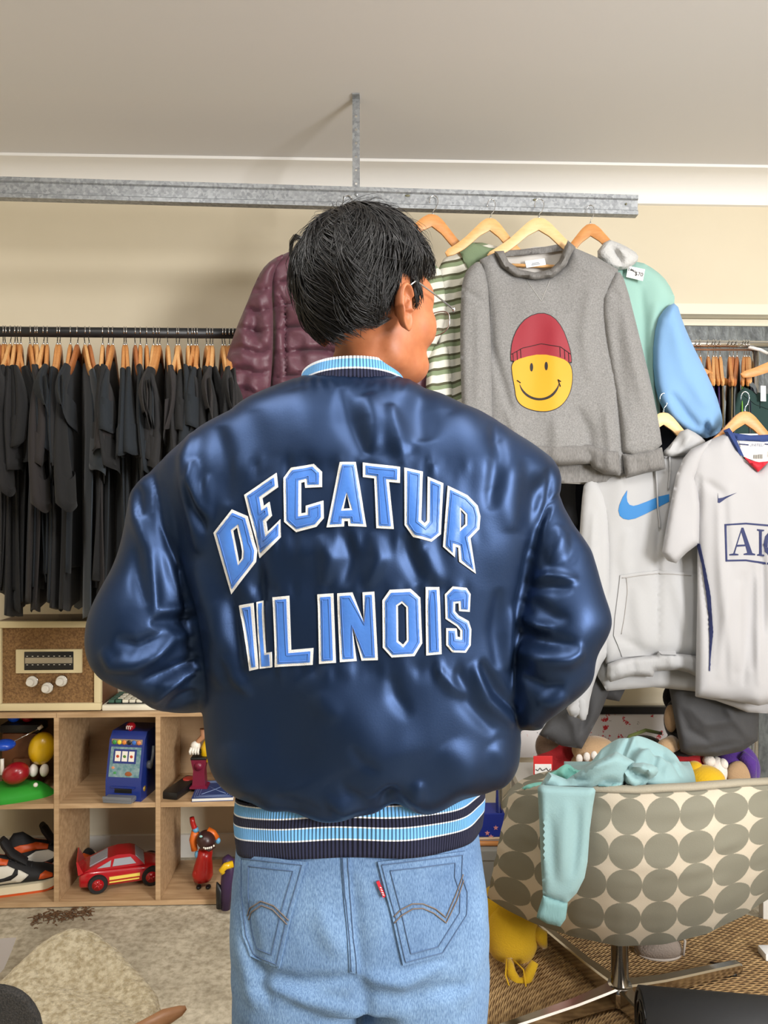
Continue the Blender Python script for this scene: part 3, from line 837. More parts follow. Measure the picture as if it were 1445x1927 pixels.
def band_mesh(name, m, rows, nth, thick):
    """rows: list of (t, fn(theta)->xyz outer); closed band"""
    V = []; Fq = []; UV = []
    nr = len(rows)
    for t, fn in rows:
        for j in range(nth): V.append(fn(2*PI*j/nth)); UV.append((j/nth, t, 0))
    cen = np.mean(np.array(V), 0)
    for t, fn in rows[::-1]:
        for j in range(nth):
            p = np.array(fn(2*PI*j/nth)); d = p-cen; d[2] = 0; p = p-d/np.linalg.norm(d)*thick; V.append(p); UV.append((j/nth, t, 0))
    R = 2*nr
    for i in range(R):
        i2 = (i+1) % R
        for j in range(nth): Fq.append((i*nth+j, i*nth+(j+1) % nth, i2*nth+(j+1) % nth, i2*nth+j))
    o = mesh_obj(name, V, Fq, m, jacket)
    at = o.data.attributes.new('band', 'FLOAT_VECTOR', 'POINT'); at.data.foreach_set('vector', np.array(UV, np.float32).ravel())
    return o
hx0, hx1 = P(436, 963, YP)[0], P(909, 963, YP)[0]; hc_ = (hx0+hx1)/2; ha = (hx1-hx0)/2*.985
z_bot = CAMZ-(1603-CY)/F*1.06; z_top = CAMZ-(1502-CY)/F*1.06
def hemf(t):
    z = z_bot+(z_top-z_bot)*t
    def fn(th):
        c, s = math.cos(th), math.sin(th)
        k = 1+.012*math.sin(PI*t)-.03*max(0, t-.6)
        wob = .0025*math.sin(th*5+1)+.002*math.sin(th*9+t*2)
        tilt = .010*c
        return (hc_+(ha*k+wob)*math.copysign(abs(c)**.9, c), YP+(.088*k+wob)*math.copysign(abs(s)**.9, s), z+tilt+.004*math.sin(th*3+.6))
    return fn
band_mesh('hem_band', M_hemrib, [(t, hemf(t)) for t in np.linspace(0, 1, 14)], 240, .004)
ccx = P(661, 963, 1.07)[0]
def colf(t):
    def fn(th):
        c, s = math.cos(th), math.sin(th)     # s=-1 is the back
        a = .080-.005*t; b = .068-.002*t
        drop = .022*(s+1)/2*1.5
        z = 1.3+(963.5-712)/F*1.055+.031*t-drop+.002*c
        return (ccx+a*math.copysign(abs(c)**.92, c), 1.118+b*s, z)
    return fn
band_mesh('collar_band', M_colrib, [(t, colf(t)) for t in np.linspace(0, 1, 8)], 160, .004)
# felt letters
def zl(poly): return [(380+x/2.676, 840+y/2.676) for x, y in poly]
LET = [
 ('D', [(62,435),(152,318),(232,352),(278,525),(272,580),(150,742)], [[(158,425),(180,408),(204,530),(203,562),(188,584)]]),
 ('E', [(215,245),(377,135),(384,206),(305,262),(312,302),(341,280),(353,350),(324,380),(332,432),(395,367),(398,457),(293,562)], []),
 ('C', [(410,160),(452,108),(563,88),(605,128),(605,206),(520,210),(517,180),(500,184),(500,338),(524,334),(524,300),(612,274),(614,362),(577,405),(477,432),(414,380)], []),
 ('A', [(697,80),(773,80),(828,405),(737,401),(735,376),(717,376),(716,403),(628,408)], [[(729,240),(745,312),(713,314)]]),
 ('T', [(810,82),(998,105),(997,185),(942,180),(966,416),(878,412),(868,162),(810,155)], []),
 ('U', [(1018,108),(1110,128),(1103,372),(1119,387),(1131,374),(1136,152),(1214,186),(1202,442),(1152,480),(1066,456),(1020,396)], []),
 ('R', [(1236,198),(1335,247),(1386,298),(1400,352),(1394,416),(1350,462),(1376,640),(1293,580),(1288,510),(1274,505),(1272,558),(1213,505)], [[(1301,318),(1324,345),(1324,392),(1301,414)]]),
 ('I', [(190,800),(260,788),(286,1118),(242,1128)], []),
 ('L', [(274,784),(311,776),(324,1040),(352,1035),(355,1110),(293,1118)], []),
 ('L', [(358,760),(440,752),(450,1025),(562,1015),(558,1098),(370,1110)], []),
 ('I', [(582,745),(662,740),(675,1090),(592,1095)], []),
 ('N', [(682,740),(758,735),(814,880),(808,735),(868,731),(886,1075),(803,1078),(757,905),(778,1080),(695,1087)], []),
 ('O', [(908,775),(945,722),(1050,717),(1098,760),(1108,990),(1068,1055),(955,1062),(910,1012)], [[(985,802),(1005,788),(1027,810),(1030,975),(1012,998),(988,978)]]),
 ('I', [(1125,708),(1195,708),(1205,1045),(1128,1052)], []),
 ('S', [(1222,745),(1262,705),(1330,712),(1350,742),(1345,832),(1292,828),(1290,788),(1273,790),(1272,828),(1290,850),(1340,878),(1353,920),(1350,1000),(1325,1038),(1258,1036),(1228,1000),(1228,915),(1280,916),(1284,958),(1298,960),(1298,928),(1280,905),(1225,868)], []),
]
M_felt_w = mat('white_chenille_edge', rgb(206, 203, 197), .9, bump=(900, .8, .0012))
M_felt_b = mat('sky_blue_satin_letter', rgb(60, 106, 176), .42, spec=.4, sheen=.3, bump=(160, .25, .0015))
M_stitch = mat('blue_thread', rgb(70, 110, 180), .8)
for ch, poly, holes in LET:
    z = 13.5 if ch not in 'S' else 11
    if poly[0][0] == 274: z = 9
    patch_on(jb, zl(poly), [zl(hh) for hh in holes], 'letter_border', M_felt_w, jacket, .0022, .004, 4.5, sm=3)
    patch_on(jb, zl(offset_poly(poly, z)), [zl(offset_poly(hh, -10)) for hh in holes], 'letter_face', M_felt_b, jacket, .0030, .003, 4.5, sm=3, bulge=.0008)
    st_ = offset_poly(poly, z+10)
    if poly[0][0] != 274: thread_on(jb, [zl(st_+[st_[0]])], 'letter_stitching', M_stitch, jacket, .0005, .0040, 5)

# ---- jeans
def denim():
    m = bpy.data.materials.new('light_blue_denim'); m.use_nodes = True; nt = m.node_tree; b = nt.nodes['Principled BSDF']; b.inputs['Roughness'].default_value = .85
    tc = nt.nodes.new('ShaderNodeTexCoord')
    def noise(s, st=(1, 1, 1), d=4):
        mp = nt.nodes.new('ShaderNodeMapping'); mp.inputs['Scale'].default_value = st; nt.links.new(tc.outputs['Object'], mp.inputs[0])
        n = nt.nodes.new('ShaderNodeTexNoise'); n.inputs['Scale'].default_value = s; n.inputs['Detail'].default_value = d; nt.links.new(mp.outputs[0], n.inputs['Vector']); return n
    n1 = noise(650, (1, 1, .3)); n2 = noise(9)
    r1 = nt.nodes.new('ShaderNodeValToRGB'); e = r1.color_ramp.elements; e[0].position = .3; e[1].position = .7
    e[0].color = rgb(84, 114, 150); e[1].color = rgb(126, 156, 188); nt.links.new(n1.outputs[0], r1.inputs[0])
    r2 = nt.nodes.new('ShaderNodeValToRGB'); e = r2.color_ramp.elements; e[0].position = .3; e[1].position = .72
    e[0].color = rgb(196, 206, 220); e[1].color = (1, 1, 1, 1); nt.links.new(n2.outputs[0], r2.inputs[0])
    mx = nt.nodes.new('ShaderNodeMix'); mx.data_type = 'RGBA'; mx.blend_type = 'MULTIPLY'; mx.inputs[0].default_value = 1
    nt.links.new(r1.outputs[0], mx.inputs[6]); nt.links.new(r2.outputs[0], mx.inputs[7]); nt.links.new(mx.outputs[2], b.inputs['Base Color'])
    bp = nt.nodes.new('ShaderNodeBump'); bp.inputs['Strength'].default_value = .5; bp.inputs['Distance'].default_value = .0012
    nt.links.new(n1.outputs[0], bp.inputs['Height']); nt.links.new(bp.outputs[0], b.inputs['Normal'])
    return m
M_denim = denim()
mb = MB(); n = 60
jr = [(1540, 446, 900, .080), (1600, 440, 908, .090), (1680, 433, 918, .098), (1760, 432, 921, .102), (1840, 434, 916, .098)]
yy = np.linspace(1540, 1840, 30); A = np.array(jr, float)
for i, y in enumerate(yy):
    a = P(np.interp(y, A[:, 0], A[:, 1]), y, YP); b = P(np.interp(y, A[:, 0], A[:, 2]), y, YP); c = (a+b)/2; hw = (b[0]-a[0])/2*.985; d_ = np.interp(y, A[:, 0], A[:, 3])
    for j in range(n):
        t = 2*PI*j/n; ct, s_ = math.cos(t), math.sin(t)
        mb.v.append((c[0]+hw*math.copysign(abs(ct)**.85, ct), YP+d_*math.copysign(abs(s_)**.85, s_), c[2]))
    if i:
        for j in range(n): mb.f.append(((i-1)*n+j, (i-1)*n+(j+1) % n, i*n+(j+1) % n, i*n+j))
mb.f.append(tuple(range(n-1, -1, -1))); mb.f.append(tuple((len(yy)-1)*n+j for j in range(n)))
for s, xc in ((-1, 558), (1, 796)):
    xx = P(xc, 963, YP)[0]
    mb.tube([(xx, YP, .64), (xx, YP, .56), (xx+s*.002, YP, .42), (xx+s*.006, YP, .22), (xx+s*.008, YP+.01, .03)], [(.096, .094), (.094, .094), (.092, .092), (.088, .09), (.086, .092)], 40)
kv, kf = remesh(mb, .005); KE = edges_of(kf); kv = smooth_v(kv, KE, 10)
pk = proj(kv); kn = normals_of(kv, kf); fc = np.clip((-kn[:, 1]+.3)/.6, 0, 1)
JST = [([(470, 1825), (560, 1850), (640, 1842), (676, 1836)], 12, -5), ([(500, 1850), (580, 1880), (660, 1900)], 14, 5), ([(685, 1840), (760, 1850), (840, 1815)], 14, 5), ([(690, 1870), (770, 1880), (880, 1850)], 14, -4),
       ([(440, 1700), (455, 1800), (480, 1900)], 16, 4), ([(462, 1690), (480, 1800), (510, 1900)], 12, -4), ([(905, 1680), (895, 1780), (870, 1900)], 16, 4), ([(660, 1640), (668, 1740), (678, 1835)], 14, -4),
       ([(678, 1838), (686, 1880), (690, 1927)], 16, -6), ([(600, 1700), (620, 1760), (640, 1800)], 20, 3), ([(720, 1700), (715, 1770), (700, 1820)], 18, 2), ([(540, 1890), (600, 1915), (660, 1935)], 10, -3)]
hh = fold_field(pk, JST)*.0017*fc+.0018*vnoise(kv*np.array([14, 12, 8]))+.0006*vnoise(kv*45)
kv = kv+kn*hh[:, None]; kv = smooth_v(kv, KE, 2, .4)
jeans = mesh_obj('jeans', kv, kf, M_denim, person); kb = bvh_of(kv, kf)
def zj(poly): return [(380+x/2.3306, 1380+y/2.3306) for x, y in poly]
PKL = [(168, 530), (460, 562), (392, 800), (342, 1028), (215, 972), (182, 885), (166, 700)]
PKR = [(770, 562), (1150, 515), (1146, 620), (1170, 690), (1168, 795), (1060, 968), (880, 1015), (832, 800)]
M_thread = mat('brown_thread', rgb(104, 92, 84), .8); M_thread2 = mat('indigo_thread', rgb(70, 92, 124), .8)
for poly, arcs in ((PKL, [[(205, 795), (222, 760), (265, 732), (320, 752), (385, 815)], [(212, 812), (228, 778), (268, 750), (316, 768), (378, 832)]]),
                   (PKR, [[(838, 800), (870, 768), (920, 742), (965, 742), (1020, 765), (1065, 803), (1105, 710), (1138, 615)], [(840, 828), (872, 794), (922, 764), (965, 762), (1012, 783), (1066, 826), (1112, 730), (1140, 640)]])):
    patch_on(kb, zj(poly), [], 'back_pocket', M_denim, jeans, .0034, .004, 6, sm=4)
    ins = offset_poly(poly, 14); ins2 = offset_poly(poly, 44)
    thread_on(kb, [zj(ins+[ins[0]]), zj(ins2+[ins2[0]])], 'pocket_stitching', M_thread2, jeans, .0007, .0040, kind=None)
    thread_on(kb, [zj(a) for a in arcs], 'pocket_arc_stitching', M_thread, jeans, .0009, .0042)
SE = [(612, 545), (648, 545), (656, 700), (666, 860), (690, 1055), (648, 1045), (634, 860), (620, 700)]
patch_on(kb, zj(SE), [], 'seat_seam', M_denim, jeans, .0022, .003, 5, sm=3)
thread_on(kb, [zj([(618, 545), (626, 700), (640, 860), (655, 1040)]), zj([(640, 545), (647, 700), (657, 860), (680, 1048)])], 'seam_stitching', M_thread2, jeans, .0007, .0028)
M_tab = mat('red_tab', rgb(186, 24, 44), .6)
patch_on(kb, zj([(764, 648), (776, 642), (804, 708), (794, 716)]), [], 'red_tab', M_tab, jeans, .0045, .003, 4)
thread_on(kb, [zj([(779, 668), (786, 672)]), zj([(783, 678), (790, 684)]), zj([(786, 690), (795, 694)]), zj([(790, 700), (798, 703)])], 'tab_lettering', mat('white_thread', rgb(230, 225, 225), .7), jeans, .0006, .0048, 2)

# ---- glasses (worn, still a thing of their own)
M_metal = mat('silver_metal', rgb(190, 190, 192), .25, .9)
gl = thing('eyeglasses', 'thin silver metal glasses worn by the person in the navy jacket', 'glasses', hp(.08, 0, .02))
for s in (1, -1):
    mb = MB(); mb.tube([hp(s*.082, -.012, .016), hp(s*.081, .002, .026), hp(s*.081, .05, .019), hp(s*.080, .098, .011)], [.0013]*4, 8)
    mb.box((0, 0, 0), (0, 0, 0)) if False else None
    mb.build('temple', M_metal, gl)
    MB().ell(hp(s*.079, .100, .011), (.0025, .004, .004), 10, 8).build('hinge', M_metal, gl)
    c0 = hp(s*.044, .106, -.006); ring = []
    for k in range(28):
        t = 2*PI*k/28; ct, st2 = math.cos(t), math.sin(t)
        x_ = .032*math.copysign(abs(ct)**.7, ct); z_ = .018*math.copysign(abs(st2)**.7, st2)
        ring.append(c0+rd*x_+ud*z_-fd*(.012*(s*x_/.032+1)/2))
    MB().tube(ring, .0009, 6, closed=True).build('rim', M_metal, gl)
    lens = mat('lens_glass', rgb(225, 230, 235), .05, alpha=.16)
    mesh_obj('lens', ring+[c0-fd*.004+fd*.003], [(k, (k+1) % 28, 28) for k in range(28)], lens, gl)
MB().tube([hp(-.010, .110, .003), hp(0, .113, .007), hp(.010, .110, .003)], .001, 6).build('bridge', M_metal, gl)
# ================================================================== cloth, hangers, racks
def dist_to_loop(pts, loop):
    L = np.array(loop); p = np.array(pts); best = np.full(len(p), 1e9); n = len(L)
    for i in range(n):
        a, b = L[i], L[(i+1) % n]; d = b-a; l2 = max(d@d, 1e-9)
        t = np.clip(((p-a)@d)/l2, 0, 1); best = np.minimum(best, np.linalg.norm(p-a-t[:, None]*d, axis=1))
    return best
def round_poly(poly, it=2):
    p = [np.array(q, float) for q in poly]
    for _ in range(it):
        o = []
        for i in range(len(p)):
            a, b = p[i], p[(i+1) % len(p)]; o += [a*.75+b*.25, a*.25+b*.75]
        p = o
    return [tuple(q) for q in p]
def panel(name, poly, Y, m, parent, bulge=.02, edge=30.0, strokes=(), nz=.003, nsc=(9, 9, 4), step=5.5, back=.5, rnd=1, slope=0.0, seed=0.0):
    """a hanging piece of cloth: outline, soft front and back with folds; bulge and nz in metres"""
    if rnd: poly = round_poly(poly, rnd)
    pts, tris = fill(poly, (), step)
    p2 = np.array(pts); d = dist_to_loop(p2, poly)
    bulge = bulge*.72; edge = edge*.62; prof = 1-np.exp(-d/edge*2.2)
    x0 = p2[:, 0].mean()
    Yv = Y+slope*(p2[:, 0]-x0)/F*Y
    base = np.array([P(x, y, yv) for (x, y), yv in zip(p2, Yv)])
    fold = fold_field(p2, strokes)*.0018 if len(strokes) else 0
    nz_ = 1.7*nz*vnoise(base*np.array(nsc)*np.array([1.5, 1, .7])+seed)+nz*.45*vnoise(base*np.array(nsc)*2.3+seed+9)
    off = bulge*prof+(fold+nz_)*np.clip(d/edge*2, .25, 1)
    def push(o): return np.array([P(x, y, yv-o_) for (x, y), yv, o_ in zip(p2, Yv, o)])
    front = push(np.maximum(off, .001)); bk = push(-np.maximum(bulge*back*prof, .001))
    n = len(front); faces = []
    for t in tris:
        a, b, c = t; nr = np.cross(front[b]-front[a], front[c]-front[a])
        t1 = t if nr[1] < 0 else (a, c, b)
        faces.append(t1); faces.append(tuple(i+n for i in t1[::-1]))
    for a, b in rim_edges(tris): faces.append((a, b, b+n, a+n))
    V = np.r_[front, bk]
    o = mesh_obj(name, V, faces, m, parent); auto_smooth(o, 75)
    return o, bvh_of(V, faces)
def text_on(bvh, s, cx_, cy_, hgt, name, m, parent, lift=.0015, rot=0.0, squash=1.0, Y=2.3):
    """lettering dropped on a surface, height in px"""
    cu = bpy.data.curves.new('t', 'FONT'); cu.body = s; cu.align_x = 'CENTER'; cu.align_y = 'CENTER'; cu.size = 1.0
    cu.resolution_u = 3
    o = bpy.data.objects.new('t', cu); COL.objects.link(o)
    me = bpy.data.meshes.new_from_object(o.evaluated_get(bpy.context.evaluated_depsgraph_get()))
    V = []
    for q in me.vertices:
        x = q.co.x*hgt*1.4*squash; y = -q.co.y*hgt*1.4
        xr_, yr_ = x*math.cos(rot)-y*math.sin(rot), x*math.sin(rot)+y*math.cos(rot)
        d = Vector(((cx_+xr_-CX)/F, 1, -(cy_+yr_-CY)/F)).normalized()
        loc, nor, _, _ = bvh.ray_cast(Vector((0, 0, CAMZ)), d) if bvh else (None, None, 0, 0)
        V.append(np.array(loc)+np.array(nor)*lift if loc is not None else P(cx_+xr_, cy_+yr_, Y-lift))
    Fc = [tuple(p.vertices) for p in me.polygons]
    bpy.data.objects.remove(o); bpy.data.meshes.remove(me); bpy.data.curves.remove(cu)
    return mesh_obj(name, V, Fc, m, parent, smooth=False)

def wood(name, c1, c2, scale=14, stretch=(1, 1, 1), rough=.45):
    return mat(name, c1, rough, noise=(scale, .32, .68), col2=c2, stretch=stretch, bump=(scale*3, .08, .001))
M_hang = [wood('hanger_wood_a', rgb(214, 158, 96), rgb(228, 178, 118), 20, (1, 4, 5)), wood('hanger_wood_b', rgb(196, 130, 70), rgb(212, 150, 88), 20, (1, 4, 5)),
          wood('hanger_wood_c', rgb(164, 98, 54), rgb(182, 114, 66), 20, (1, 4, 5)), wood('hanger_wood_d', rgb(226, 182, 126), rgb(236, 196, 142), 20, (1, 4, 5))]
M_chrome = mat('chrome', rgb(205, 205, 205), .12, 1.0)
HPOLY = [(0, -.058), (.020, -.060), (.045, -.072), (.080, -.098), (.115, -.124), (.160, -.150), (.195, -.166), (.205, -.176)]
def hanger_meshes(bar=False):
    # strips between matched top and bottom lines keep the arch clean
    xs = np.linspace(-.205, .205, 41)
    tz = np.interp(np.abs(xs), [p[0] for p in HPOLY[:8]], [p[1] for p in HPOLY[:8]])
    bz = np.interp(np.abs(xs), [0, .045, .08, .115, .16, .195, .205], [-.095, -.114, -.138, -.160, -.180, -.188, -.176])
    mb = MB()
    n = len(xs)
    for x, a, b in zip(xs, tz, bz):
        k = 1.0 if abs(x) < .19 else max(.4, (.212-abs(x))/.022)
        hy = .0065*k; mid = (a+b)/2
        mb.v += [(x, -hy*.6, a), (x, -hy, a*.75+b*.25), (x, -hy, a*.25+b*.75), (x, -hy*.6, b), (x, hy*.6, b), (x, hy, a*.25+b*.75), (x, hy, a*.75+b*.25), (x, hy*.6, a)]
    for i in range(n-1):
        for j in range(8): mb.f.append((i*8+j, i*8+(j+1) % 8, (i+1)*8+(j+1) % 8, (i+1)*8+j))
    mb.f.append(tuple(range(7, -1, -1))); mb.f.append(tuple((n-1)*8+j for j in range(8)))
    hk = MB(); pts = []
    for k in range(11):
        a = math.radians(200-k*22); pts.append((.019*math.cos(a), 0, -.019+.019*math.sin(a)+.0016))
    pts += [(.012, 0, -.036), (.002, 0, -.044), (0, 0, -.052), (0, 0, -.066)]
    hk.tube(pts, .0017, 8)
    fe = MB().lathe([(.0035, -.060), (.0035, -.052), (.002, -.050)], 10)
    hk.add(fe.v, fe.f)
    return mb, hk
_hm, _hk = hanger_meshes()
def arr_mesh(name, mb, m, smooth=True):
    me = bpy.data.meshes.new(name); me.from_pydata(mb.v, [], mb.f); me.update(); me.materials.append(m)
    if smooth: me.polygons.foreach_set('use_smooth', [True]*len(me.polygons))
    return me
HW = []
for i, m in enumerate(M_hang):
    o = _hm.build('tmp', m); auto_smooth(o, 50); HW.append(o.data); bpy.data.objects.remove(o)
HK = arr_mesh('hook', _hk, M_chrome)
_bar = MB().tube([(-.165, 0, -.150), (-.165, 0, -.205), (.165, 0, -.205), (.165, 0, -.150)], .004, 8)
HB = arr_mesh('bar', MB().tube([(-.17, 0, -.205), (.17, 0, -.205)], .0055, 10), M_hang[0])
def child(name, me, parent):
    o = bpy.data.objects.new(name, me); COL.objects.link(o); o.parent = parent; return o
def hanger(loc, rz, label, group, w=0, tilt=0.0, bar=False):
    h = thing('clothes_hanger', label, 'hanger', loc, rz, group); h.rotation_euler = (0, tilt, rz)
    child('shoulder_bar', HW[w], h); child('hook', HK, h)
    if bar: child('trouser_bar', HB, h)
    return h

# ---------------------------------------------------------------- left rack with black tees
YK = 2.46; zk = CAMZ+(CY-630)/F*YK
M_black = mat('black_powder_coat', rgb(24, 25, 27), .45)
rk = thing('clothes_rack', 'black metal clothes rail holding a tight row of dark tees', 'rack', (-1.0, YK-.03, 0))
ra, rb_ = -1.95, -.26
MB().tube([(ra, YK+K*ra, zk), (rb_, YK+K*rb_, zk)], .0165, 16).build('rail', M_black, rk)
for x in (ra, rb_):
    MB().tube([(x, YK+K*x, zk), (x, YK+K*x, .02)], .0145, 14).build('post', M_black, rk)
    MB().tube([(x, YK+K*x-.24, .016), (x, YK+K*x+.24, .016)], .015, 12).build('foot', M_black, rk)
hooks = [18, 30, 60, 85, 100, 118, 170, 195, 210, 248, 268, 325, 340, 400, 440, 480, 505, 582, 615, 640, 703, 715, 765, 795, 830, 870, 890, 905, 950, 1000, 1015, 1065, 1085, 1105, 1118, 1170, 1190, 1205, 1260, 1275]
hooks = [-25, -8]+hooks+[1300, 1322]
M_tee = [mat('black_cotton', rgb(20, 20, 21), .95, bump=(300, .15, .001), sheen=.06), mat('washed_black_cotton', rgb(28, 27, 28), .95, bump=(300, .15, .001), sheen=.06),
         mat('blue_black_cotton', rgb(20, 26, 32), .95, bump=(300, .15, .001), sheen=.06), mat('charcoal_brown_cotton', rgb(36, 32, 32), .95, bump=(300, .15, .001), sheen=.06),
         mat('slate_cotton', rgb(45, 52, 59), .95, bump=(300, .15, .001), sheen=.15)]
def tee_meshes(seed):
    """one folded-flat tee hung on a hanger in the local XZ plane; sleeves droop at both ends"""
    r = np.random.RandomState(seed); body = MB(); NZ, NA = 24, 30
    hem = -.86+r.uniform(-.06, .05); ph = r.uniform(0, 6, 6)
    zs = np.linspace(0, 1, NZ)
    for i, t in enumerate(zs):
        z = -.118+(hem+.118)*t**1.05
        hw = np.interp(t, [0, .03, .08, .14, .22, .4, 1], [.07, .12, .20, .245, .262, .258, .262])
        th = np.interp(t, [0, .05, .15, .4, 1], [.008, .011, .016, .019, .020])
        for j in range(NA):
            a = 2*PI*j/NA; c, s = math.cos(a), math.sin(a)
            x = hw*math.copysign(abs(c)**.8, c)
            y = th*math.copysign(abs(s)**.7, s)*(1-.5*abs(c)**3)
            wv = (.016*math.sin(5.5*x/.26+ph[0]+1.2*t)+.010*math.sin(11*x/.26+ph[1]+2*t))*t
            edge = .012*t*math.sin(ph[2]+3*t)*(abs(c)**2)
            zz = z-(.035 if True else 0)*(abs(x)/.26)**1.5*(1-t)*1.8+.010*t*math.sin(7*x/.26+ph[3])
            body.v.append((x, y+wv+edge, zz))
        if i:
            for j in range(NA): body.f.append(((i-1)*NA+j, (i-1)*NA+(j+1) % NA, i*NA+(j+1) % NA, i*NA+j))
    body.f.append(tuple(range(NA-1, -1, -1))); body.f.append(tuple((NZ-1)*NA+j for j in range(NA)))
    sl = []
    for sd in (-1, 1):
        s_ = MB(); L = r.uniform(.17, .40); out = r.uniform(.0, .035); NS, NB = 14, 22; lean = r.uniform(-.035, .035); cu_ = r.uniform(-.03, .03)
        for i in range(NS):
            t = i/(NS-1); x0 = sd*(.215+.03*math.sin(PI*min(t*1.3, 1)*.5)+out*t); z0 = -.175-L*t
            wx = np.interp(t, [0, .3, 1], [.045, .075, .098]); wy_ = np.interp(t, [0, .4, 1], [.011, .022, .031])
            for j in range(NB):
                a = 2*PI*j/NB
                fl = 1+.22*math.sin(3*a+ph[4]+2*t)*t
                s_.v.append((x0+wx*math.cos(a), lean*t+cu_*math.sin(PI*t)+wy_*math.sin(a)*fl+.012*t*math.sin(2*a+ph[5]), z0+(.035*math.sin(ph[4]))*math.cos(a+ph[3])*t+.006*math.sin(3*a)*t))
            if i:
                for j in range(NB): s_.f.append(((i-1)*NB+j, (i-1)*NB+(j+1) % NB, i*NB+(j+1) % NB, i*NB+j))
        # the open end turns in: hem and dark inside
        k = len(s_.v)
        for q in range(3):
            for j in range(NB):
                x, y, z = s_.v[(NS-1)*NB+j]; cxx = np.mean([s_.v[(NS-1)*NB+u][0] for u in range(NB)]); cyy = np.mean([s_.v[(NS-1)*NB+u][1] for u in range(NB)])
                f_ = (.93, .90, .8)[q]; s_.v.append((cxx+(x-cxx)*f_, cyy+(y-cyy)*f_, z+(.0, .03, .09)[q]))
        for q in range(3):
            for j in range(NB): s_.f.append((((NS-1)+q)*NB+j, ((NS-1)+q)*NB+(j+1) % NB, (NS+q)*NB+(j+1) % NB, (NS+q)*NB+j))
        # hem ridge
        hm = MB()
        sl.append(s_)
    return body, sl
TEE = [tee_meshes(s) for s in range(11)]
TEEM = {}
def tee_mesh(v, k):
    if (v, k) not in TEEM:
        b, sl = TEE[v]; TEEM[(v, k)] = (arr_mesh('tee_body', b, M_tee[k]), [arr_mesh('sleeve', s, M_tee[k]) for s in sl])
    return TEEM[(v, k)]
rt = random.Random(5)
ordn = ['first', 'second', 'third', 'fourth', 'fifth', 'sixth', 'seventh', 'eighth', 'ninth', 'tenth']
tint = ['black', 'washed black', 'blue-black', 'brownish charcoal', 'slate grey']
def nth(i):
    tens = {0: '', 10: 'eleventh twelfth thirteenth fourteenth fifteenth sixteenth seventeenth eighteenth nineteenth twentieth'.split()}
    if i < 10: return ordn[i]
    if i < 20: return tens[10][i-10]
    d = {2: 'twenty', 3: 'thirty', 4: 'forty'}[(i+1)//10]; u = (i+1) % 10
    return {2: 'twentieth', 3: 'thirtieth', 4: 'fortieth'}[(i+1)//10] if u == 0 else d+'-'+ordn[u-1]
for i, hx in enumerate(hooks):
    px = hx/3.011; yy_ = WY(px, YK); x = (px-CX)/F*yy_
    # each hanger is turned to face out into the room, near the way the rail's other hangers are
    ang = math.atan2(yy_, x+.04)+math.radians(rt.uniform(-7, 7))
    w_ = rt.choice([0, 0, 1, 1, 1, 2]); k = rt.choice([0, 0, 0, 1, 1, 2, 0, 3])
    if i == 17: k = 4
    if i == 27: k = 1
    dz = zk+.0165+.0005
    hanger((x, yy_, dz), ang, 'wooden hanger on the black rail, %s from the left' % nth(i), 'wooden hangers on the black rail', w_)
    t = thing('tee_shirt', '%s cotton tee on the black rail, %s from the left' % (tint[k], nth(i)), 'tee shirt', (x, yy_, dz), ang, 'dark tees on the black rail')
    bm_, sm_ = tee_mesh(rt.randrange(11), k)
    sc = rt.uniform(.86, 1.06)
    child('tee_body', bm_, t)
    for s_ in sm_: child('sleeve', s_, t)
    t.scale = (1, rt.uniform(.55, .8), rt.uniform(.93, 1.03))

# ---------------------------------------------------------------- clothes on the high steel rail
def z3(p): return [(400+x/2.89, 360+y/2.89) for x, y in p]
def z4(p): return [(760+x/2.109, 340+y/2.109) for x, y in p]
def z5(p): return [(1040+x/3.568, 540+y/3.568) for x, y in p]
def z6(p): return [(960+x/2.979, 860+y/2.979) for x, y in p]
def rail_hanger(px, py, label, w, Y, bar=False, tilt=0.0, rz=0.0, sx=1.0):
    h = hanger(P(px, py, Y), rz, label, 'wooden hangers on the steel rail', w, tilt, bar); h.scale = (sx, 1, 1); return h
# maroon puffer
M_puff = mat('maroon_nylon', rgb(84, 48, 60), .5, bump=(55, .35, .004), noise=(6, .3, .7), col2=rgb(93, 55, 67), sheen=.2)
pf = thing('puffer_jacket', 'maroon quilted puffer jacket hanging from the steel rail behind the person', 'jacket', P(600, 800, 2.36))
rail_hanger(655, 369, 'wooden hanger carrying the maroon puffer jacket', 0, YR-.006, sx=.74)
qs = []
for k in range(7):
    y = 395+k*112
    qs += [([(40, y+160), (150, y+120), (250, y+150), (340, y+120)], 16, -13)]
qs += [([(235, 520), (270, 640), (300, 760)], 12, 4), ([(120, 760), (200, 800), (270, 870)], 14, 4), ([(190, 600), (230, 690), (240, 800)], 10, -4), ([(90, 900), (160, 960), (220, 990)], 12, 4)]
def zs3(st): return [(z3(p), w_/2.89, a) for p, w_, a in st]
panel('body', z3([(300, 385), (400, 335), (470, 306), (640, 300), (850, 330), (1010, 400), (1050, 560), (1040, 1100), (1040, 1560), (280, 1560), (300, 1200), (318, 1000), (330, 700), (306, 500)]), 2.375, M_puff, pf, .055, 26,
      zs3([([(320, 500+k*130), (430, 480+k*130), (560, 470+k*130), (800, 500+k*130)], 13, -16) for k in range(8)]+[([(400, 560), (395, 800), (400, 1100)], 9, -12), ([(330, 480), (390, 600), (400, 700)], 8, -8)]), .006, (20, 20, 20))
panel('sleeve', z3([(400, 333), (320, 372), (268, 425), (228, 505), (186, 610), (128, 745), (86, 870), (30, 1065), (-10, 1220), (-20, 1420), (150, 1470), (290, 1300), (322, 1000), (332, 720), (320, 520), (340, 420)]), 2.345, M_puff, pf, .05, 22, zs3(qs), .006, (20, 20, 20))
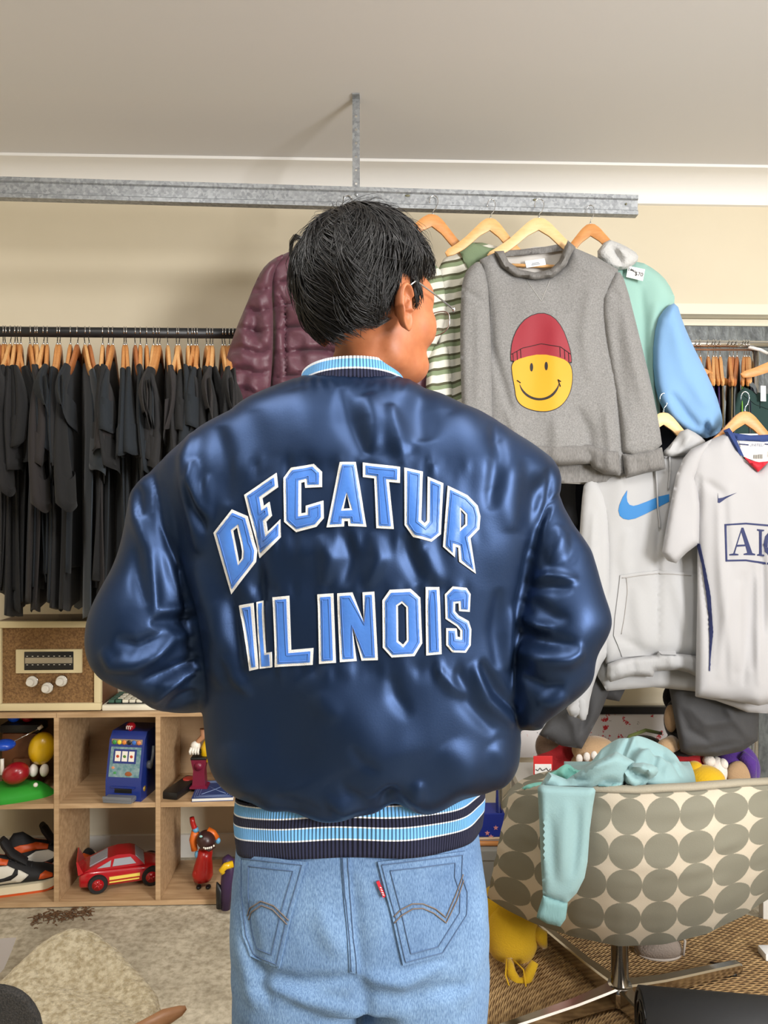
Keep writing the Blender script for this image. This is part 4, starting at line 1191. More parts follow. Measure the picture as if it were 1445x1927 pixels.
panel('sleeve', z3([(900, 345), (1010, 390), (1080, 500), (1150, 760), (1230, 1100), (1270, 1420), (1100, 1470), (1020, 1200), (990, 800), (980, 520)]), 2.40, M_puff, pf, .04, 22, zs3([([(990, 600+k*130), (1080, 570+k*130), (1180, 610+k*130)], 13, -13) for k in range(6)]), .006, (20, 20, 20))
panel('collar', z3([(620, 318), (640, 262), (830, 262), (850, 325), (740, 360)]), 2.345, M_puff, pf, .03, 12)
# bare hanger and striped knit
rail_hanger(817, 369, 'wooden hanger left of the striped knit on the steel rail', 1, YR+.006, tilt=.08, rz=.15, sx=.72)
def stripes_mat():
    m = bpy.data.materials.new('striped_knit'); m.use_nodes = True; nt = m.node_tree; b = nt.nodes['Principled BSDF']; b.inputs['Roughness'].default_value = .95
    tc = nt.nodes.new('ShaderNodeTexCoord'); mp = nt.nodes.new('ShaderNodeMapping'); mp.inputs['Rotation'].default_value = (0, math.radians(14), 0)
    nt.links.new(tc.outputs['Object'], mp.inputs[0])
    n = nt.nodes.new('ShaderNodeTexNoise'); n.inputs['Scale'].default_value = 8; nt.links.new(mp.outputs[0], n.inputs['Vector'])
    sp = nt.nodes.new('ShaderNodeSeparateXYZ'); nt.links.new(mp.outputs[0], sp.inputs[0])
    ad = nt.nodes.new('ShaderNodeMath'); ad.operation = 'MULTIPLY_ADD'; ad.inputs[1].default_value = .03; nt.links.new(n.outputs[0], ad.inputs[0]); nt.links.new(sp.outputs['Z'], ad.inputs[2])
    mu = nt.nodes.new('ShaderNodeMath'); mu.operation = 'MULTIPLY'; mu.inputs[1].default_value = 1/.0405; nt.links.new(ad.outputs[0], mu.inputs[0])
    fr = nt.nodes.new('ShaderNodeMath'); fr.operation = 'FRACT'; nt.links.new(mu.outputs[0], fr.inputs[0])
    r = nt.nodes.new('ShaderNodeValToRGB'); r.color_ramp.interpolation = 'CONSTANT'; e = r.color_ramp.elements
    e[0].position = 0; e[0].color = rgb(214, 212, 200); e[1].position = .36; e[1].color = rgb(126, 140, 108)
    q = e.new(.66); q.color = rgb(84, 84, 62); q = e.new(.84); q.color = rgb(214, 212, 200)
    nt.links.new(fr.outputs[0], r.inputs[0]); nt.links.new(r.outputs[0], b.inputs['Base Color'])
    n2 = nt.nodes.new('ShaderNodeTexNoise'); n2.inputs['Scale'].default_value = 350; nt.links.new(tc.outputs['Object'], n2.inputs['Vector'])
    bp = nt.nodes.new('ShaderNodeBump'); bp.inputs['Strength'].default_value = .4; bp.inputs['Distance'].default_value = .002
    nt.links.new(n2.outputs[0], bp.inputs['Height']); nt.links.new(bp.outputs[0], b.inputs['Normal'])
    return m
M_str = stripes_mat(); M_green = mat('sage_rib', rgb(116, 134, 104), .95, bump=(300, .4, .002))
kn_ = thing('striped_knit_shirt', 'green and white striped knit polo hanging left of the grey sweatshirt', 'shirt', P(860, 700, 2.36))
rail_hanger(925, 376, 'wooden hanger carrying the striped green knit', 0, YR-.002, tilt=.06, rz=.10, sx=.66)
panel('body', [(825, 493), (862, 470), (890, 452), (960, 470), (1020, 520), (1030, 700), (1020, 860), (830, 860), (822, 760), (824, 650), (818, 560)], 2.372, M_str, kn_, .025, 20, [([(850, 520), (858, 650), (850, 760)], 8, -6)], .003)
panel('sleeve', [(826, 492), (800, 520), (785, 600), (790, 650), (798, 690), (815, 660), (835, 620), (840, 560)], 2.352, M_str, kn_, .02, 14, [([(820, 560), (812, 620), (800, 670)], 6, -5)])
panel('body_side', [(808, 655), (840, 640), (850, 700), (850, 850), (800, 850), (800, 735)], 2.350, M_str, kn_, .016, 14, [([(820, 660), (812, 720), (816, 800)], 6, 5)])
panel('collar', [(862, 468), (880, 453), (920, 466), (985, 472), (930, 490), (898, 492), (888, 520), (878, 502)], 2.352, M_green, kn_, .012, 8, rnd=0)
# grey sweatshirt with face print
M_grey = mat('grey_marl_fleece', rgb(116, 115, 114), .95, noise=(260, .35, .65), col2=rgb(142, 141, 140), bump=(300, .25, .0015), sheen=.1)
M_greyd = mat('grey_marl_rib', rgb(106, 104, 102), .95, noise=(260, .35, .65), col2=rgb(128, 126, 124), bump=(300, .4, .002), stretch=(1, 1, .3))
M_inside = mat('pale_fleece_inside', rgb(196, 192, 186), .95)
sw = thing('sweatshirt', 'grey marl sweatshirt with yellow smiling face in a red beanie', 'sweatshirt', P(1030, 880, 2.31))
rail_hanger(1015, 375, 'pale wooden hanger carrying the grey sweatshirt', 3, YR-.012, bar=True, tilt=.03, sx=.76)
YG = 2.305
panel('back_panel', z4([(395, 290), (520, 262), (640, 262), (690, 300), (680, 500), (640, 700), (700, 1100), (985, 1185), (960, 1215), (600, 1200), (420, 1150), (400, 700), (380, 400)]), YG+.045, M_inside, sw, .006, 20, rnd=0)
panel('back_hem', z4([(520, 1120), (980, 1140), (990, 1175), (800, 1195), (600, 1200), (520, 1190)]), YG+.02, M_greyd, sw, .01, 14, rnd=0)
b_, gb = panel('body', z4([(300, 314), (360, 286), (392, 345), (440, 378), (520, 392), (590, 382), (640, 338), (668, 262), (770, 306), (850, 352), (850, 420), (830, 480), (840, 640), (870, 820), (880, 1070), (878, 1165), (790, 1162), (748, 1138), (740, 1124), (620, 1130), (420, 1120), (330, 1000), (330, 480)]), YG, M_grey, sw, .04, 30,
      [(z4([(340, 480), (345, 650), (420, 900), (450, 1000)]), 8, -7), (z4([(740, 420), (720, 600), (740, 800)]), 14, 6), (z4([(410, 900), (440, 980), (460, 1060)]), 10, 7), (z4([(690, 900), (730, 1000), (745, 1120)]), 12, -9), (z4([(600, 940), (610, 1020), (600, 1110)]), 14, 7), (z4([(800, 900), (815, 1020), (820, 1120)]), 10, 7), (z4([(460, 300), (500, 330)]), 5, -2)], .004, rnd=0)
panel('sleeve', z4([(300, 314), (250, 350), (232, 400), (226, 460), (222, 650), (230, 900), (240, 1150), (350, 1150), (352, 900), (345, 650), (338, 480), (330, 380)]), YG-.012, M_grey, sw, .034, 16, [(z4([(232, 430), (300, 470), (335, 500)]), 6, -4), (z4([(290, 500), (300, 700), (290, 900)]), 10, 5)], .003)
sl_, _ = panel('sleeve', z4([(850, 350), (880, 402), (930, 600), (980, 800), (1012, 960), (1028, 1075), (868, 1105), (860, 1000), (846, 880), (800, 640), (780, 480), (808, 410)]), YG-.014, M_grey, sw, .036, 18, [(z4([(860, 450), (900, 650), (950, 900)]), 12, 6), (z4([(840, 560), (860, 750), (890, 950)]), 10, -4), (z4([(820, 430), (850, 460), (880, 520)]), 8, -4)], .003)
panel('cuff', z4([(866, 1085), (1024, 1058), (1041, 1145), (960, 1160), (880, 1182), (870, 1130)]), YG-.016, M_greyd, sw, .034, 12, [(z4([(920, 1080), (930, 1160)]), 6, -4), (z4([(970, 1070), (985, 1150)]), 6, 4)], .002, rnd=0)
panel('hem_band', z4([(500, 1040), (620, 1040), (740, 1048), (800, 1060), (858, 1066), (868, 1172), (792, 1165), (750, 1142), (738, 1122), (620, 1132), (500, 1120)]), YG-.008, M_greyd, sw, .046, 12, [(z4([(690, 1050), (735, 1085), (748, 1135)]), 10, -9), (z4([(600, 1045), (605, 1125)]), 12, 6), (z4([(805, 1065), (820, 1160)]), 10, 8)], .002, rnd=0)
ou = [(358, 280), (385, 342), (440, 382), (520, 396), (592, 386), (642, 340), (682, 264), (650, 236)]
inn = [(396, 278), (416, 322), (460, 352), (520, 364), (580, 352), (616, 318), (638, 262), (645, 250)]
col_poly = z4(ou+inn[::-1])
panel('neck_rib', col_poly, YG-.004, M_greyd, sw, .046, 8, rnd=0, nz=.001, step=6)
panel('back_neck_rib', z4([(396, 278), (470, 272), (560, 262), (645, 246), (640, 275), (560, 288), (470, 298), (402, 300)]), YG+.03, M_greyd, sw, .008, 8, rnd=0)
lb_, lbb = panel('neck_label', z4([(480, 318), (558, 308), (564, 334), (486, 346)]), YG+.022, mat('white_label', rgb(226, 228, 230), .7), sw, .003, 4, rnd=0, nz=0)
thread_on(lbb, [z4([(508, 329), (536, 325)]), z4([(506, 335), (540, 330)])], 'label_marks', mat('label_ink', rgb(120, 124, 130), .8), sw, .0009, .0008, 3)
thread_on(gb, [z4([(488, 398), (545, 478)]), z4([(580, 394), (545, 478)])], 'neck_stitching', mat('grey_thread', rgb(178, 176, 172), .9), sw, .0009, .001)
M_yel = mat('yellow_print', rgb(212, 154, 6), .6, bump=(300, .1, .001)); M_red = mat('red_print', rgb(142, 12, 34), .6, bump=(300, .1, .001)); M_ink = mat('black_print', rgb(28, 24, 24), .7)
FACE = [(427, 722), (470, 700), (545, 686), (620, 700), (663, 728), (669, 790), (656, 850), (622, 896), (575, 916), (520, 914), (470, 896), (446, 868), (440, 820), (430, 770)]
CAP = [(426, 722), (424, 688), (430, 636), (452, 584), (490, 542), (545, 524), (592, 540), (628, 586), (652, 650), (662, 692), (664, 728), (622, 702), (545, 687), (470, 702)]
patch_on(gb, round_poly(z4(offset_poly(FACE, -3)), 2), [], 'print_outline', M_ink, sw, .0008, .001, 7)
patch_on(gb, round_poly(z4(FACE), 2), [], 'face_print', M_yel, sw, .0016, .001, 7)
patch_on(gb, round_poly(z4(offset_poly(CAP, -3)), 1), [], 'print_outline', M_ink, sw, .0012, .001, 7)
patch_on(gb, round_poly(z4(CAP), 1), [], 'beanie_print', M_red, sw, .0020, .001, 7)
for cx_, cy_ in ((506, 741), (565, 736)):
    el = [(cx_+6.5*math.cos(t), cy_+17*math.sin(t)) for t in np.linspace(0, 2*PI, 16)[:-1]]
    patch_on(gb, z4(el), [], 'print_eye', M_ink, sw, .0024, .001, 4)
sm = [(455, 800), (470, 830), (500, 856), (540, 866), (580, 854), (608, 822), (617, 795), (612, 830), (585, 863), (540, 875), (497, 865), (466, 838)]
patch_on(gb, round_poly(z4(sm), 2), [], 'print_mouth', M_ink, sw, .0024, .001, 4)
thread_on(gb, [z4([(448, 793), (462, 803)]), z4([(610, 790), (622, 798)]), z4([(612, 792), (620, 818)])], 'print_mouth_corners', M_ink, sw, .0018, .0022, 3)
thread_on(gb, [z4([(426, 690), (470, 665), (545, 648), (620, 660), (662, 690)])]+[z4([(x, y), (x+2, y2)]) for x, y, y2 in ((432, 688, 722), (448, 678, 712), (462, 668, 704), (618, 662, 700), (636, 670, 708), (652, 682, 720))], 'print_lines', M_ink, sw, .0010, .0026, 4)
# mint and blue hoodie
M_mint = mat('mint_fleece', rgb(146, 184, 174), .95, bump=(250, .2, .001), sheen=.1); M_sky2 = mat('sky_blue_fleece', rgb(122, 162, 204), .95, bump=(250, .2, .001), sheen=.1)
M_hood = mat('white_fleece', rgb(190, 190, 189), .95, bump=(90, .8, .006), sheen=.1)
hd_ = thing('pastel_hoodie', 'mint green hoodie with sky blue sleeves hanging at the end of the steel rail', 'hoodie', P(1240, 800, 2.39))
rail_hanger(1111, 387, 'wooden hanger wrapped in clear film carrying the mint hoodie', 1, YR+.034, tilt=.0, rz=-.2, sx=.6)
b_, hb = panel('body', z4([(700, 330), (790, 300), (870, 330), (935, 318), (1000, 355), (1048, 402), (1083, 480), (1040, 560), (1018, 700), (1012, 850), (1022, 985), (800, 1000), (700, 700)]), 2.41, M_mint, hd_, .04, 26, [(z4([(1000, 480), (985, 650), (1000, 850)]), 12, 7), (z4([(940, 420), (950, 600), (970, 800)]), 10, -6)], .004)
panel('sleeve', z4([(1083, 482), (1106, 560), (1140, 640), (1190, 740), (1238, 845), (1260, 920), (1266, 970), (1250, 1005), (1185, 1028), (1110, 990), (1040, 930), (1000, 850), (985, 700), (1000, 560), (1040, 500)]), 2.372, M_sky2, hd_, .05, 24, [(z4([(1080, 560), (1120, 750), (1200, 900)]), 18, 8), (z4([(1060, 840), (1120, 930), (1180, 990)]), 9, -10), (z4([(1192, 955), (1205, 1000), (1190, 1022)]), 7, -12), (z4([(1215, 940), (1228, 980), (1210, 1010)]), 6, 7)], .004)
panel('sleeve', z4([(700, 330), (640, 400), (600, 600), (560, 900), (600, 1000), (680, 980), (720, 700)]), 2.42, M_sky2, hd_, .03, 20)
panel('hood', z4([(806, 230), (850, 246), (885, 262), (932, 292), (926, 326), (870, 358), (810, 345), (755, 296)]), 2.366, M_hood, hd_, .035, 10, [(z4([(810, 250), (850, 300), (870, 340)]), 6, -8), (z4([(850, 262), (890, 310)]), 5, 6), (z4([(790, 280), (830, 315)]), 5, 5)], .004)
st_, stb = panel('price_sticker', z4([(890, 338), (957, 352), (948, 398), (882, 382)]), 2.362, mat('white_paper', rgb(240, 240, 238), .6), hd_, .001, 4, rnd=0, nz=0)
thread_on(stb, [z4([(893, 346), (892, 358)]), z4([(899, 358), (901, 349), (904, 359), (907, 351), (909, 361)]), z4([(912, 355), (913, 363), (917, 363), (918, 357)])], 'sticker_handwriting', M_ink, hd_, .0010, .0010, 2)
c = z4([(932, 372)])[0]; text_on(stb, '$70', c[0], c[1], 7.5, 'sticker_price', M_ink, hd_, rot=.18, Y=2.36)
# ---------------------------------------------------------------- right-hand chrome rack
def z8(p): return [(1280+x/6.424, 560+y/6.424) for x, y in p]
YC = 2.60; zc = CAMZ+(CY-650)/F*2.66
rc = thing('clothes_rack', 'chrome clothes rail with edge-on hangers in front of the grey door', 'rack', P(1300, 963, YC)*np.array([1, 1, 0]))
x0 = (940-CX)/F*YC; x1 = 1.72; xp = (1421-CX)/F*2.645
MB().tube([(x0, YC+K*x0, zc), (x1, YC+K*x1, zc)], .0125, 14).build('rail', M_chrome, rc)
M_rail_reflection = mat('brown_reflection_metal', rgb(196, 150, 122), .3, .8)
MB().tube([(x0, YC+K*x0, zc-.019), (xp, YC+K*xp, zc-.019)], .004, 10).build('rail_underside_reflection', M_rail_reflection, rc)  # thin brown tube imitating the reflection along the chrome rail's underside
for x in (x0, xp):
    MB().tube([(x, YC+K*x, zc-.012), (x, YC+K*x, .02)], .0115, 12).build('post', M_chrome, rc)
    MB().tube([(x, YC+K*x-.2, .014), (x, YC+K*x+.2, .014)], .013, 10).build('foot', M_chrome, rc)
MB().tube([(xp-.03, YC+K*xp-.012, zc-.012), (xp+.01, YC+K*xp-.016, zc-.022), (xp+.035, YC+K*xp-.016, zc-.035)], .006, 8).build('clip', mat('white_plastic', rgb(238, 238, 236), .4), rc)
M_misc = [mat('khaki_cotton', rgb(112, 100, 70), .95), mat('slate_grey_cotton', rgb(84, 88, 90), .95), mat('lime_cotton', rgb(128, 186, 70), .95), mat('purple_cotton', rgb(66, 42, 92), .95), mat('navy_cotton', rgb(28, 32, 50), .95), mat('olive_cotton', rgb(78, 78, 52), .95)]
mname = ['khaki', 'slate grey', 'lime green', 'purple', 'navy', 'olive']
for i, (hx, k, w_) in enumerate(((195, 4, 0), (240, 5, 1), (335, 4, 1), (400, 3, 0), (430, 3, 1), (480, 0, 0), (595, 0, 1), (640, 1, 2), (685, 1, 2), (770, 2, 1), (800, 1, 1), (832, 4, 0))):
    px = 1280+hx/6.424; y_ = WY(px, YC); x = (px-CX)/F*y_; ang = math.atan2(y_, x)+math.radians(rt.uniform(-3, 3)); dz = zc+.0125+.0005
    hanger((x, y_, dz), ang, 'wooden hanger edge-on on the chrome rail, %s from the left' % nth(i), 'hangers on the chrome rail', w_)
    t = thing('hanging_shirt', '%s shirt edge-on on the chrome rail, %s from the left' % (mname[k], nth(i)), 'shirt', (x, y_, dz), ang, 'shirts on the chrome rail')
    b, sl = TEE[i % 7]; key = (i % 7, 'm%d' % k)
    if key not in TEEM: TEEM[key] = (arr_mesh('shirt_body', b, M_misc[k]), None)
    child('shirt_body', TEEM[key][0], t); t.scale = (.8, .5, .8)
hanger(P(1253, 640, 2.52)*np.array([1, 1, 0])+np.array([0, 0, zc+.0135]), .0, 'front-facing wooden hanger on the chrome rail behind the blue sleeve', 'hangers on the chrome rail', 1, -.05)
hanger(P(1519, 640, 2.47)*np.array([1, 1, 0])+np.array([0, 0, zc+.0135]), .06, 'tilted wooden hanger on the chrome rail above the green trousers', 'hangers on the chrome rail', 1, .12)
# dark green trousers
M_fgreen = mat('forest_green_cotton', rgb(30, 56, 52), .9, bump=(200, .2, .001))
gt = thing('green_trousers', 'dark green trousers with white tag hanging behind the white football jersey', 'trousers', P(1430, 900, 2.47))
g_, gbv = panel('body', z8([(690, 1160), (770, 1080), (900, 1140), (1060, 1165), (1300, 1165), (1400, 1300), (1450, 1800), (1300, 2600), (600, 2600), (590, 1650), (600, 1520), (650, 1330)]), 2.47, M_fgreen, gt, .02, 18, [(z8([(760, 1200), (730, 1400), (660, 1600)]), 6, -5)], .003, rnd=0)
thread_on(gbv, [z8([(765, 1180), (900, 1290), (1060, 1350), (1150, 1360)]), z8([(965, 1240), (962, 1340)])], 'waist_stitching', mat('dark_thread', rgb(20, 38, 36), .9), gt, .001, .001)
panel('tag', z8([(972, 1065), (1034, 1068), (1036, 1255), (970, 1252)]), 2.445, mat('white_paper', rgb(240, 240, 238), .6), gt, .0015, 4, rnd=0, nz=0)
panel('grey_lining', z8([(830, 1030), (880, 1020), (925, 1090), (940, 1170), (905, 1160), (880, 1090), (840, 1070)]), 2.462, M_misc[1], gt, .004, 5)
# navy garment and charcoal shorts behind the white tops
M_navy = mat('navy_jersey', rgb(26, 29, 42), .9); M_char = mat('charcoal_nylon', rgb(62, 62, 64), .75, bump=(60, .25, .003))
nv_ = thing('navy_top', 'dark navy top mostly hidden behind the white hoodie', 'top', P(1150, 1250, 2.52))
panel('body', [(1035, 740), (1120, 700), (1270, 700), (1320, 760), (1318, 900), (1300, 1240), (1040, 1240)], 2.525, M_navy, nv_, .02, 30, [([(1110, 900), (1105, 1000), (1100, 1100)], 8, 8)], .004, rnd=0)
panel('sleeve', [(1040, 890), (1085, 890), (1082, 940), (1090, 1000), (1050, 1010), (1035, 960)], 2.48, mat('charcoal_jersey', rgb(56, 58, 64), .95), nv_, .02, 10)
sh = thing('cargo_shorts', 'charcoal nylon shorts hanging below the white hoodie and jersey', 'shorts', P(1230, 1400, 2.44))
panel('waist', [(1130, 980), (1340, 980), (1370, 1150), (1385, 1320), (1262, 1310), (1245, 1200), (1225, 1200), (1165, 1320), (1110, 1310), (1115, 1150)], 2.46, M_char, sh, .03, 24, rnd=0)
panel('leg', z6([(395, 1180), (560, 1180), (560, 1300), (500, 1450), (400, 1636), (290, 1620), (160, 1556), (240, 1430), (330, 1330)]), 2.43, M_char, sh, .045, 18, [(z6([(300, 1420), (360, 1500), (370, 1600)]), 8, 6), (z6([(430, 1320), (420, 1450), (390, 1560)]), 8, -6)], .004, rnd=0)
panel('leg', z6([(880, 1240), (1100, 1240), (1380, 1300), (1395, 1450), (1388, 1590), (1300, 1650), (1150, 1680), (1000, 1672), (955, 1650), (930, 1520)]), 2.42, M_char, sh, .05, 20, [(z6([(960, 1640), (1100, 1640), (1300, 1600)]), 5, -5), (z6([(1000, 1400), (1100, 1500), (1250, 1480)]), 10, 6), (z6([(950, 1400), (1000, 1530), (1120, 1600)]), 8, -6), (z6([(1200, 1400), (1280, 1500), (1340, 1580)]), 8, 5)], .004, rnd=0)
# white hoodie
M_wh = mat('white_cotton_fleece', rgb(172, 172, 173), .9, bump=(200, .15, .001), sheen=.1)
M_wrib = mat('white_rib', rgb(166, 166, 167), .9, bump=(200, .35, .002), stretch=(1, 1, .2))
wh = thing('white_hoodie', 'white hoodie with blue swoosh and front pocket hanging beside the jersey', 'hoodie', P(1230, 1290, 2.34))
hanger(P(1249, 741, 2.335), .05, 'wooden hanger carrying the white hoodie with blue swoosh', 'hangers of the white tops', 3, .02).scale = (.66, 1, 1)
panel('back_panel', z6([(430, 1000), (1100, 1000), (1090, 1320), (800, 1290), (540, 1312), (490, 1230)]), 2.375, M_wh, wh, .02, 14, rnd=0)
w_, wb = panel('body', [(1104, 906), (1150, 886), (1225, 858), (1262, 848), (1330, 852), (1395, 890), (1400, 1000), (1370, 1100), (1362, 1240), (1325, 1236), (1240, 1230), (1140, 1250), (1128, 1200), (1126, 1080), (1120, 1000)], 2.345, M_wh, wh, .045, 26,
      [(z6([(830, 380), (825, 700), (825, 1050)]), 6, -7), (z6([(660, 400), (640, 560), (660, 700)]), 14, 5), (z6([(900, 640), (950, 800), (1000, 1000)]), 12, 5), (z6([(700, 720), (720, 900), (760, 1080)]), 14, 5), (z6([(520, 300), (530, 500), (540, 800)]), 8, -6), (z6([(600, 1000), (700, 1060), (810, 1100)]), 8, -4)], .004, rnd=0)
panel('hem_band', z6([(545, 1160), (620, 1130), (700, 1120), (820, 1108), (830, 1085), (1000, 1105), (1080, 1120), (1080, 1250), (1000, 1210), (940, 1195), (810, 1200), (800, 1232), (680, 1228), (560, 1262), (540, 1230)]), 2.336, M_wrib, wh, .048, 10, [(z6([(600, 1140), (620, 1240)]), 8, 5), (z6([(900, 1100), (910, 1190)]), 8, 5), (z6([(690, 1130), (700, 1230)]), 6, -4)], .002, rnd=0)
panel('sleeve', z6([(415, 135), (480, 120), (540, 240), (560, 420), (560, 800), (550, 1100), (500, 1180), (450, 1330), (430, 1480), (300, 1440), (360, 1330), (380, 1000), (385, 500), (400, 250)]), 2.330, M_wh, wh, .034, 14, [(z6([(470, 300), (460, 500), (470, 800)]), 8, 5)], .003)
panel('cuff', z6([(372, 1330), (430, 1340), (434, 1470), (392, 1482), (370, 1420)]), 2.318, M_wrib, wh, .02, 8, rnd=1)
panel('hood', z5([(880, 940), (980, 990), (1040, 1050), (960, 1110), (830, 1140), (760, 1140), (735, 1110), (790, 1060)]), 2.305, M_wh, wh, .03, 9, [(z5([(880, 960), (840, 1050), (800, 1120)]), 5, -8), (z5([(930, 990), (880, 1080)]), 5, 7)], .003)
panel('hood', z5([(738, 1110), (770, 1120), (790, 1140), (740, 1160)]), 2.315, M_wrib, wh, .01, 5)
SW = [(655, 186), (630, 225), (612, 268), (606, 300), (614, 330), (634, 346), (662, 352), (700, 345), (760, 318), (890, 250), (890, 208), (830, 222), (760, 252), (716, 268), (690, 274), (668, 268), (656, 250), (652, 226)]
M_sw = mat('bright_blue_print', rgb(22, 112, 176), .6)
patch_on(wb, z6(SW), [], 'swoosh_print', M_sw, wh, .0014, .001, 5, default_Y=2.3)
patch_on(wb, z6([(615, 662), (700, 650), (825, 636), (1010, 650), (1090, 660), (1090, 1100), (1000, 1112), (820, 1104), (700, 1112), (625, 1116), (600, 1050), (578, 1000), (585, 900)]), [], 'front_pocket', M_wh, wh, .004, .003, 8, default_Y=2.3)
thread_on(wb, [z6([(650, 672), (655, 760), (640, 880), (620, 990)]), z6([(625, 676), (820, 652), (1010, 664)])], 'pocket_stitching', mat('white_thread2', rgb(160, 156, 152), .9), wh, .0012, .0048)
for L in ([(815, 60), (822, 160), (826, 280), (838, 400)], [(890, -20), (892, 80), (884, 180)]):
    thread_on(wb, [z6(L)], 'drawstring', M_wrib, wh, .0028, .0065)
# white football jersey (runs out of the frame at the right)
M_jer = mat('white_polyester', rgb(168, 167, 169), .75, bump=(300, .1, .001)); M_royal = mat('royal_blue_trim', rgb(34, 56, 112), .8); M_jred = mat('red_trim', rgb(196, 24, 44), .7); M_jnavy = mat('navy_print', rgb(28, 38, 84), .7)
je = thing('football_jersey', 'white short-sleeved football jersey with navy AIG print and red collar inset', 'jersey', P(1427, 1330, 2.27))
hanger(P(1402, 738, 2.275), .03, 'wooden hanger carrying the white football jersey', 'hangers of the white tops', 1, .02).scale = (.66, 1, 1)
MX = 1427
def mir(p): return [(2*MX-x, y) for x, y in p[::-1]]
left = [(1427, 886), (1398, 862), (1372, 813), (1335, 828), (1300, 846), (1296, 900), (1312, 1000), (1312, 1120), (1308, 1310), (1330, 1313), (1365, 1316), (1427, 1328)]
full = left+[(2*MX-x, y) for x, y in left[-2:0:-1]]
j_, jbv = panel('body', full, 2.262, M_jer, je, .04, 30, [(z6([(1165, 200), (1175, 500), (1200, 900), (1170, 1250)]), 10, 6), (z6([(1050, 480), (1110, 900), (1120, 1200)]), 5, -5), (z6([(1400, 420), (1415, 600), (1420, 1000)]), 6, -7), (z6([(1280, 700), (1290, 900), (1270, 1200)]), 16, 5), (z6([(1060, 100), (1050, 250), (1045, 420)]), 7, -7), (z6([(1230, 150), (1240, 350), (1250, 560)]), 10, 4), (z6([(1350, 600), (1360, 900), (1350, 1200)]), 12, -5), (z6([(1230, 620), (1225, 900), (1240, 1280)]), 9, 5), (z6([(1390, 650), (1385, 950), (1395, 1290)]), 8, 6), (z6([(1090, 130), (1150, 180), (1200, 200)]), 8, -4), (z6([(1310, 640), (1320, 1000), (1310, 1290)]), 8, -5)], .004, rnd=0)
slv = [(1340, 826), (1300, 845), (1286, 862), (1272, 895), (1258, 965), (1245, 1040), (1258, 1056), (1272, 1060), (1292, 1040), (1316, 1022), (1318, 950), (1310, 900)]
for pl in (slv, mir(slv)):
    panel('sleeve', pl, 2.255, M_jer, je, .034, 14, [([(p[0], p[1]) for p in (pl[2], pl[5])], 4, -4)] if False else [], .003, rnd=0)
panel('sleeve_inside', z6([(850, 540), (880, 480), (960, 500), (940, 570), (905, 590), (880, 580)]), 2.262, mat('white_inner_cloth', rgb(196, 192, 188), .8), je, .012, 6, rnd=0)  # inside of the sleeve in one plain off-white, paler than the jersey
panel('back_hem', z6([(1040, 1290), (1180, 1300), (1300, 1310), (1700, 1330), (1700, 1440), (1445, 1438), (1330, 1432), (1250, 1400), (1150, 1365), (1040, 1345)]), 2.33, M_jer, je, .012, 10, rnd=0)
panel('back_neck', z5([(1240, 985), (1600, 985), (1560, 1180), (1440, 1200), (1380, 1178), (1280, 1140), (1230, 1040)]), 2.275, mat('jersey_inside', rgb(224, 222, 218), .8), je, .003, 10, rnd=0, nz=0)
panel('back_collar', z5([(1200, 978), (1330, 996), (1600, 985), (1600, 1025), (1420, 1040), (1240, 1030)]), 2.268, M_royal, je, .006, 6, rnd=0, nz=0)
panel('collar', z5([(1145, 965), (1185, 945), (1215, 985), (1240, 1040), (1285, 1140), (1260, 1130), (1200, 1060)]), 2.252, M_royal, je, .022, 5, rnd=0, nz=0)
panel('collar', [(2*MX-x, y) for x, y in z5([(1145, 965), (1185, 945), (1215, 985), (1240, 1040), (1285, 1140), (1260, 1130), (1200, 1060)])], 2.252, M_royal, je, .022, 5, rnd=0, nz=0)
v1 = z5([(1283, 1140), (1330, 1166), (1380, 1176)]); v2 = z5([(1378, 1243), (1300, 1165)])
panel('red_inset', z5([(1283, 1138), (1330, 1164), (1385, 1176), (1450, 1170), (1476, 1140), (1460, 1165), (1378, 1244), (1310, 1178)]), 2.250, M_jred, je, .02, 5, rnd=0, nz=0)
text_on(None, 'UNITED', 1040+1369/3.568, 540+1062/3.568, 5.4, 'collar_lettering', M_jnavy, je, Y=2.268)
panel('collar_tape', z5([(1250, 1036), (1540, 1036), (1540, 1080), (1262, 1076)]), 2.272, mat('white_tape', rgb(236, 236, 234), .7), je, .002, 4, rnd=0, nz=0)
for a, b in ((1252, 1315), (1424, 1480)):
    panel('tape_mark', z5([(a, 1050), (b, 1056), (b, 1064), (a, 1058)]), 2.2685, M_jnavy, je, .0008, 2, rnd=0, nz=0)
for k in range(4): panel('size_mark', z5([(1352+k*16, 1126-3*(k > 1)), (1362+k*16, 1126-3*(k > 1)), (1362+k*16, 1152), (1352+k*16, 1152)]), 2.2705, mat('grey_ink', rgb(150, 148, 140), .8), je, .0006, 2, rnd=0, nz=0)
patch_on(jbv, z6([(1163, 205), (1166, 232), (1190, 228), (1268, 200), (1210, 232), (1172, 258), (1163, 256)]), [], 'swoosh_print', M_jnavy, je, .0012, .001, 4, default_Y=2.22)
patch_on(jbv, z6([(1047, 484), (1066, 488), (1098, 640), (1124, 780), (1138, 980), (1128, 1090), (1118, 1200), (1112, 1198), (1116, 1000), (1106, 800), (1080, 620)]), [], 'side_stripe', M_jnavy, je, .0030, .002, 4, default_Y=2.25)
fr = [(1200, 376), (1320, 368), (1700, 400), (1700, 620), (1445, 604), (1320, 584), (1206, 586)]
fi = [(1212, 384), (1320, 378), (1690, 410), (1690, 610), (1445, 592), (1320, 574), (1216, 576)]
patch_on(jbv, z6(fr), [z6(fi)], 'print_frame', M_jnavy, je, .0012, .001, 6, default_Y=2.22)
